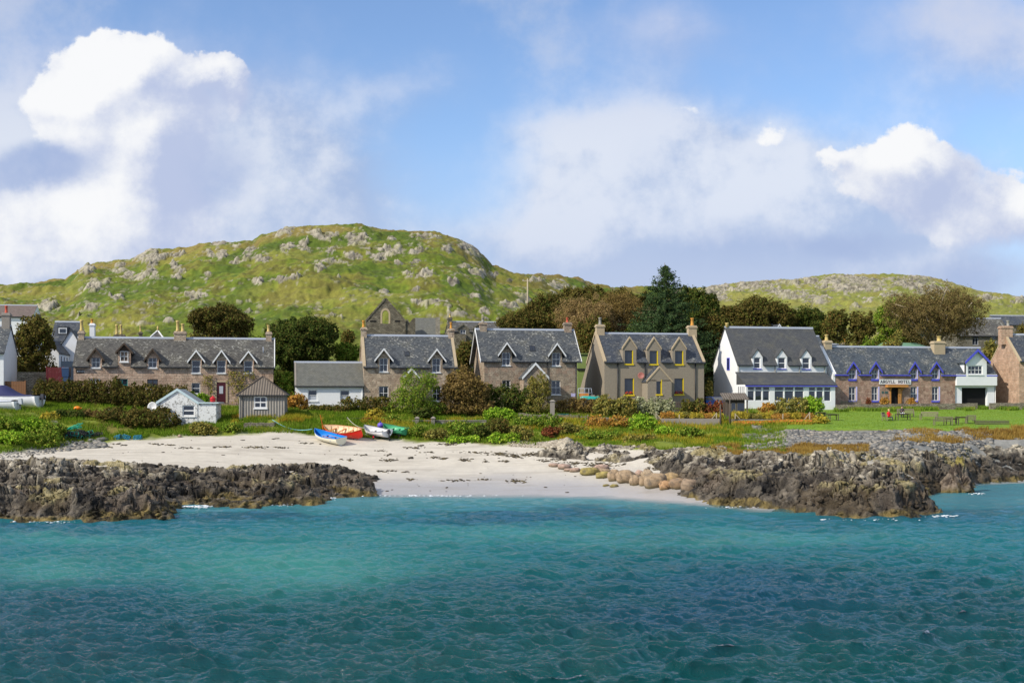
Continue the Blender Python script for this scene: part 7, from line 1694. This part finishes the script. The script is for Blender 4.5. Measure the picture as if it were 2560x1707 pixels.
t1 = table('dark table with white cups between the two seated people', 2257, 1050, 10, 1.7, .8)
bench('bench behind the table, holding the person in dark clothes', 2264, 1042, -12, 1.9)
bench('empty bench turned to the left, in the middle of the lawn', 2322, 1050, -35, 1.9)
bench('empty bench facing right of the middle one, nearest the shore', 2357, 1063, 176, 1.9)
table('table in front of the nearest bench', 2378, 1062, 5, 1.6); table('table between the nearest bench and the single seat', 2404, 1058, -8, 1.4); bench('short single seat at the left end of the long low planks', 2426, 1059, 172, 1.0)
table('small dark table at the left end of the lawn', 2083, 1051, 8, 1.2); table('low table behind the yellow bushes at the end of the block wall', 2052, 1046, 0, 1.2)
g = ground(2478, 1060, 110, 158); o = empty('timber_edging', g); tag(o, 'long low weathered timber platform on the right of the lawn', 'platform'); m = MB(); [m.box(-1.85, 1.85, -.3+i*.16, -.3+i*.16+.14, .34, .40) for i in range(6)]; m.build('deck', M['darkwood'], o); m = MB(); m.box(-1.85, 1.85, -.30, -.24, .0, .12); m.box(-1.85, 1.85, -.30, -.24, .18, .30); m.build('side_plank', M['darkwood'], o)
bush('yellow green shrub at the right end of the block wall', 2032, 2074, 1040, 133, 'yellow', leaf=.13)
o = empty('tea_set', Vector(t1.location)+Vector((0, 0, .74))); tag(o, 'white teapot and cups on the dark table', 'tea set')
for i, (x, y, r, hh) in enumerate([(-.3, -.1, .045, .08), (.05, .12, .08, .15), (.15, -.12, .045, .08), (-.1, .05, .045, .08)]): m = MB(); m.lathe((x, y, 0), [(r*.7, 0), (r, hh*.4), (r*.95, hh)], 10); m.build('teapot' if i == 1 else 'cup', M['whitetrim'], o)

def person(label, loc, yaw, coat, legs, hair, hood=False):
    """seated figure: one skinned body mesh; local +x is forward, z = 0 on the ground"""
    root = empty('person', loc, yaw); tag(root, label, 'person'); V = []; Eg = []; R = []
    def add(p, r, par=None):
        V.append(p); R.append(r)
        if par is not None: Eg.append((par, len(V)-1))
        return len(V)-1
    pel = add((0, 0, .55), .15); ab = add((.02, 0, .72), .15, pel); ch = add((.05, 0, .92), .17, ab); up_ = add((.07, 0, 1.04), .13, ch); nk = add((.09, 0, 1.13), .062, up_)
    jw = add((.13, 0, 1.20), .085, nk); hd = add((.13, 0, 1.27), .105, jw); add((.12, 0, 1.34), .085, hd)
    for s in (-1, 1):
        hp = add((.04, .10*s, .53), .105, pel); kn = add((.46, .12*s, .52), .075, hp); an = add((.47, .12*s, .12), .05, kn); add((.60, .13*s, .06), .045, an)
        sh_ = add((.07, .19*s, 1.02), .08, up_); el = add((.18, .25*s, .79), .055, sh_); wr = add((.42, .15*s, .80), .035, el); pm = add((.48, .13*s, .80), .032, wr)
        for k, (dy, ln) in enumerate(((-.027, .055), (-.009, .07), (.009, .065), (.027, .05))):
            f1_ = add((.51+ln*.4, .13*s+dy, .80), .010, pm); add((.51+ln, .13*s+dy*1.1, .785), .008, f1_)
        th_ = add((.475, .13*s-.035*s, .81), .011, pm); add((.51, .13*s-.055*s, .815), .009, th_)
    me = bpy.data.meshes.new('body'); me.from_pydata(V, Eg, []); b = bpy.data.objects.new('body', me); COL.objects.link(b); b.parent = root
    sk = b.modifiers.new('skin', 'SKIN'); sk.use_smooth_shade = True
    for i, r in enumerate(R): me.skin_vertices[0].data[i].radius = (r, r)
    me.skin_vertices[0].data[0].use_root = True; b.modifiers.new('sub', 'SUBSURF').render_levels = 2
    cl = lin(coat); lg = lin(legs); sk_ = lin((206, 160, 132))
    def f(t):
        x, y, z = t.xyz(t.coord()); n = t.noise(t.coord(), 9, 3)
        arm = x.step(.435, .445) * z.step(.70, .72); head = z.step(1.13, 1.14); leg = (1.0 - z.step(.56, .60)) * 1.0
        c = t.mix(leg, cl, lg); c = t.mix((1.0 - z.step(.11, .13)), c, (.02, .02, .02, 1)); c = t.mix((arm + head).clamp(), c, sk_); return pbr(t, c, .8)
    me.materials.append(material('person_'+label[:18], f))
    m = MB(); m.ball((.11, 0, 1.31), .125, 12, 9, (1, .95, .95)); hairm = plain('hair_'+hair[0], hair[1], .9, .2)
    # hair cap set back from the face
    m.v = [(x-.035, y, max(z, 1.22 + (.10 if x > .17 else 0))) for x, y, z in m.v]; m.build('hair', hairm, root)
    m = MB(); m.ball((.232, 0, 1.265), .016, 6, 5, (1.2, .8, 1.3)); m.build('nose', plain('skin', (206, 160, 132), .7), root)
    for s in (-1, 1): m = MB(); m.ball((.218, .037*s, 1.285), .011, 6, 5); m.build('eye', M['gutter'], root); m = MB(); m.ball((.12, .107*s, 1.265), .028, 6, 5, (.7, .4, 1)); m.build('ear', plain('skin', (206, 160, 132), .7), root)
    m = MB(); m.box(.222, .232, -.025, .025, 1.218, 1.226); m.build('mouth', plain('lips', (150, 84, 76), .7), root)
    m = MB(); m.lathe((.06, 0, .50), [(.20, 0), (.205, .12), (.20, .3), (.215, .42), (.19, .52), (.09, .60)], 14); m.build('coat', plain('coat_'+hair[0], coat, .85, .15, 5), root)
    return root
B = b1.location; person('person in a bright red coat seated sideways at the table', (B.x+.15, B.y-.12, B.z-.10), RAD(-18), (206, 16, 30), (44, 52, 80), ('fair', (206, 176, 116)))
g = ground(2254, 1043, 110, 158); person('person in dark clothes seated behind the table', (g.x, g.y-.1, g.z-.08), RAD(-100), (62, 56, 60), (40, 42, 50), ('dark', (58, 44, 36)))

# ------------------------------------------------------------------ blue car between the houses
def car(label, px, Y, yaw):
    g = onland(px, Y); o = empty('parked_car', g, RAD(yaw)); tag(o, label, 'car'); bl = plain('dark_blue_car_paint', (24, 52, 108), .22, .03, 2, 0.0, .3, .6)
    side = [(-2.0, .28), (2.0, .28), (2.05, .55), (1.95, .78), (1.15, .92), (.45, 1.36), (-.2, 1.44), (-1.35, 1.38), (-1.95, .98), (-2.02, .6)]
    m = MB(); m.prism(side, -.82, .82); bd_ = m.build('body', bl, o); bv = bd_.modifiers.new('bevel', 'BEVEL'); bv.width = .09; bv.segments = 3
    gl = M['glass']; m = MB(); m.face([(1.12, -.68, .955), (1.12, .68, .955), (.50, .62, 1.345), (.50, -.62, 1.345)]); m.build('windscreen', gl, o)
    m = MB(); m.face([(-1.93, .66, 1.02), (-1.93, -.66, 1.02), (-1.44, -.6, 1.35), (-1.44, .6, 1.35)]); m.build('rear_window', gl, o)
    for s in (-1, 1): m = MB(); m.face([(q, s*.83, z) for q, z in ((.95, .93), (.42, 1.29), (-.2, 1.36), (-1.3, 1.31), (-1.7, .98))]); m.build('side_window', gl, o)
    for x in (-1.3, 1.3):
        for s in (-.8, .8): m = MB(); m.tube([(x, s-.1, .32), (x, s+.1, .32)], .32, 16); w = m.build('wheel', M['gutter'], o); m = MB(); m.tube([(x, s-.11, .32), (x, s+.11, .32)], .19, 10); m.build('rim', M['lead'], w)
    for s in (-.58, .58): m = MB(); m.ball((1.98, s, .66), .13, 8, 6, (.5, 1.3, .8)); m.build('headlight', M['curtain'], o)
car('dark blue car parked between the harled house and the white building', 1788, 154.5, -68)

# ------------------------------------------------------------------ stones
def m_pebble(lo, hi, alt):
    def f(t):
        v = t.attr('v'); n = t.noise(t.coord(), 9, 4, .6); c = t.mix(v, lin(lo), lin(hi)); c = t.mix((t.attr('w')).step(.7, .9)*.8, c, lin(alt)); k = (n-.5)*.7+1.0
        return pbr(t, t.mix(1.0, c, t.vec(k, k, k), 'MULTIPLY'), .85, normal=t.bump(n, .4, .03))
    return f
def stone_field(name, label, n, px0, px1, Ya, Yb_, smin, smax, mat, seed, cond=None, cat='shingle'):
    rng = np.random.RandomState(seed); pt = field(n, px0, px1, Ya, Yb_, seed, cond); S = smin+(smax-smin)*rng.rand(len(pt))**3; pt[:, 2] += S*.1; V, Fc = stones(pt, S, rng)
    o = mesh_np(name, V, Fc, mat, attrs={'v': np.repeat(rng.rand(len(pt)), 12), 'w': np.repeat(rng.rand(len(pt)), 12)}); tag(o, label, cat, kind='stuff')
GP = material('grey_pebbles', m_pebble((78, 78, 76), (130, 128, 122), (164, 154, 138)))
stone_field('shingle', 'grey beach stones covering the slope below the lawn', 24000, 1850, 2480, IY(_Y2, -3), IY(_Yb, -.6), .06, .30, GP, 41, lambda px, x, Y: ((px > 2030) | (Y > np.interp(px, TP, _Y2)+3.5)) & (px+(fbm(x/4, Y/4, 3, 47)-.5)*420 > 1900) & (fbm(x/3, Y/2, 3, 48) > .34))
stone_field('shingle', 'pale stones scattered at the top of the sand by the right rocks', 700, 1270, 1420, IY(_Y2, -.8), IY(_Y2, 2.2), .12, .55, material('pale_pebbles', m_pebble((140, 130, 112), (186, 176, 156), (120, 110, 96))), 42)
stone_field('shingle', 'loose dark stones along the foot of the left bank', 350, -60, 260, IY(_Y2, -3.), IY(_Y2, 1.), .10, .38, GP, 43)
def boulder(px, py, rx, ry, rgb, label, seed, group):
    g = shore_pt(px, py+ry*.75); Y = g[1]; x = (px-1280)/F*Y; gz = max(GZ(x, Y), 0); r = rx/F*Y; h = ry*2/F*Y
    rng = np.random.RandomState(seed); n, mm = 40, 26; u = np.linspace(0, 2*math.pi, n, endpoint=False); w = np.linspace(0, math.pi, mm); U, W = np.meshgrid(u, w)
    dx, dy, dz = np.sin(W)*np.cos(U), np.sin(W)*np.sin(U), np.cos(W); d = 1+.38*(fbm(dx*1.3+dz+seed*3.1+20, dy*1.3+dz*.7+20, 3, seed)-.5)*2; e = .86
    sg = lambda a: np.sign(a)*np.abs(a)**e
    V = np.stack([sg(dx)*d*r, sg(dy)*d*r*.85, sg(dz)*d*h*.56+h*.40], -1).reshape(-1, 3); i = np.arange(n*mm).reshape(mm, n); j = np.roll(i, -1, 1)
    Fq = np.stack([i[:-1].ravel(), i[1:].ravel(), j[1:].ravel(), j[:-1].ravel()], 1)
    def f(t):
        p = t.coord(); nn = t.noise(p, 2.5, 6, .65); n2 = t.noise(p, 12, 4, .6); xx, yy, z = t.xyz(p); c = t.mix(nn.step(.35, .7), lin(rgb), lin([q*.72 for q in rgb])); c = t.mix(n2.step(.5, .8)*.4, c, lin([min(255, q*1.15) for q in rgb])); c = t.mix((nn*1.4+n2*.4).step(.95, 1.15)*.6, c, lin((104, 96, 84))); c = t.mix((1.0-(z+nn*.3).step(.1, .48))*.75, c, lin((84, 78, 46)))
        return pbr(t, c, .8, normal=t.bump(nn*.6+n2*.4, .5, .05))
    o = mesh_np('boulder', V, Fq, material('boulder_%d_%d_%d' % tuple(rgb), f), smooth=True); o.location = (x, Y, gz-.05); tag(o, label, 'boulder', group)
BG = 'rounded boulders at the edge of the sand'; TN = (164, 140, 110); OL = (158, 142, 80); PK = (178, 150, 132)
for i, (px, py, rx, ry, c, lb) in enumerate([(1386,1162,14,5,PK,'flat pinkish stone, first at the left end of the row'), (1410,1166,18,6,PK,'long low pinkish grey stone near the left end of the row'), (1421,1174,12,4,PK,'small pink stone below the long low one'), (1437,1174,13,6,PK,'small pink stone just left of the yellowish boulder'),
    (1474,1178,25,10,OL,'long yellowish olive boulder'), (1503,1168,19,8,PK,'grey brown boulder lying behind the yellowish one'), (1514,1177,17,6,TN,'thin flat boulder right of the yellowish one'), (1508,1187,18,9,OL,'greenish weed stained boulder'),
    (1534,1190,16,14,TN,'tan boulder left of the broad cracked one'), (1565,1193,26,16,TN,'broad tan boulder with a dark weedy base'), (1588,1201,15,14,TN,'round boulder in the middle of the row'), (1606,1204,10,13,TN,'narrow upright boulder left of the largest'),
    (1618,1186,16,11,(176,154,124),'pale domed boulder standing behind the largest'), (1598,1183,12,7,PK,'grey pink boulder behind the round one'), (1638,1202,28,20,TN,'largest smooth orange tan boulder'), (1662,1214,15,11,(176,138,98),'small brown boulder right of the largest'),
    (1678,1195,20,11,(176,148,104),'brown boulder behind, near the dark rocks'), (1694,1208,23,16,(158,130,100),'orange brown boulder leaning on the dark rocks'), (1722,1217,21,18,(150,128,104),'last squarish brown boulder at the rock edge'), (1515,1212,8,3,OL,'small weedy stone alone on the wet sand, left one'), (1536,1213,10,4,OL,'small weedy stone alone on the wet sand, right one')]):
    boulder(px, py, rx, ry, c, lb, 60+i, BG)
g = ground(449, 1092, 100, 150); boulder(449, 1090, 5, 4, PK, 'single squarish stone at the edge of the sand below the whitewashed shed', 99, None)

def rock_stack(px, py0, py1, rx, seed, label, lean=.25):
    x, Y = shore_pt(px, py1); r = rx/F*Y; h = (py1-py0)/F*Y; n, mm = 90, 60; u = np.linspace(0, 2*math.pi, n, endpoint=False); w = np.linspace(0, math.pi, mm); U, W = np.meshgrid(u, w)
    dx, dy, dz = np.sin(W)*np.cos(U), np.sin(W)*np.sin(U), np.cos(W); H1, e1, c1 = facet(dx*2.6+dz*1.1+seed, dz*2.2+dy*1.7+seed, seed); H2, e2, c2 = facet(dx*6+dz*2, dz*5+dy*4, seed+1)
    d = 1+.34*H1+.14*H2+.5*(fbm(dx*1.4+seed, dz*1.6+dy, 3, seed)-.5)-.10*sstep(.12-e1, 0, .12); tp = 1-.55*np.clip(dz, 0, 1)
    V = np.stack([dx*d*r*tp+lean*r*np.clip(dz, 0, 1), dy*d*r*.9*tp, dz*d*h*.9+.05*h], -1).reshape(-1, 3); i = np.arange(n*mm).reshape(mm, n); j = np.roll(i, -1, 1)
    Fq = np.stack([i[:-1].ravel(), i[1:].ravel(), j[1:].ravel(), j[:-1].ravel()], 1); z = V[:, 2]/h; q = fbm(V[:, 0]*1.5+5, V[:, 2]*1.5+V[:, 1], 3, seed+4)
    col = cmix(lc(70, 60, 52), lc(134, 120, 104), sstep(q+(c2.ravel()-.5)*.4, .35, .65)); col = cmix(col, lc(160, 148, 70), sstep(z+(q-.5)*.6, .72, .9)*.8); col = cmix(lc(112, 98, 58), col, sstep(z+(q-.5)*.4, .04, .22))
    o = mesh_np('rock_stack', V, Fq, M_ROCK, colors={'tone': col}, attrs={'wet': np.zeros(len(V)), 'rock': np.ones(len(V)), 'grain': np.ones(len(V))}); o.location = (x, Y-r*.2, 0); tag(o, label, 'rock')
rock_stack(2385, 1140, 1229, 40, 5, 'pointed upright dark rock with yellow lichened tip beside the right hand bay')
# ------------------------------------------------------------------ seaweed on the sand
def seaweed():
    rng = np.random.RandomState(55); C = []
    L2 = [(905,1137,14,2),(973,1137,8,2),(953,1127,16,1.5),(962,1151,14,2.5),(983,1150,9,2),(1026,1145,9,1.5),(1090,1144,10,2),(1108,1147,8,2),(1077,1131,7,2),(1052,1114,8,2),(1118,1111,24,2),(1030,1119,22,1.5),(1247,1135,26,4),(1290,1140,20,3),
          (1160,1150,12,3),(1211,1154,8,2),(1262,1153,10,2),(1296,1144,10,2),(1185,1131,30,1.5),(1110,1147,9,2),(1290,1203,18,3),(1215,1199,10,2),(1150,1201,30,1.5),(1030,1199,10,1.5),(1024,1200,5,3),(975,1178,14,2),(1015,1180,8,2),(947,1178,9,2),(640,1118,30,1.5),(560,1117,25,1.5),(702,1119,20,1.5),(465,1119,20,1.5),
          (690,1097,6,1),(420,1112,15,1.5),(385,1110,12,1.5),(290,1110,12,2),(260,1118,20,2),(310,1113,10,1.5),(180,1122,18,1.5),(1560,1160,8,2),(1620,1172,6,2),(1390,1148,22,3),(1440,1158,26,3),(1500,1162,30,4),(1330,1136,30,4),(1360,1152,16,3),(1650,1172,20,4),(760,1108,20,1),(1240,1108,12,1.5),(870,1150,20,1)]
    for (cx, cy, rx, ry) in L2:
        n = int(7+rx*ry*.75*(.4+1.2*rng.rand()))
        for _ in range(n): C.append((cx+rng.randn()*rx*.62, cy+rng.randn()*ry*.55+.04*rng.randn()*rx))
    for _ in range(120): C.append((rng.uniform(250, 1700), rng.uniform(1098, 1232)))
    P = np.array(C); g = [shore_pt(a, b) for a, b in P]; g = np.array(g); z = G(g[:, 0], g[:, 1]); k = (z > .08) & (g[:, 1] < 128); g, z = g[k], z[k]
    V, Fc = stones(np.stack([g[:, 0], g[:, 1], z+.02], 1), .05+.13*rng.rand(len(g))**2, rng, flat=.35)
    o = mesh_np('seaweed', V, Fc, material('seaweed', m_pebble((46, 40, 32), (84, 74, 54), (104, 90, 50))), attrs={'v': np.repeat(rng.rand(len(g)), 12), 'w': np.repeat(rng.rand(len(g)), 12)}); tag(o, 'dark dried seaweed scattered in lines across the sand', 'seaweed', kind='stuff')
seaweed()
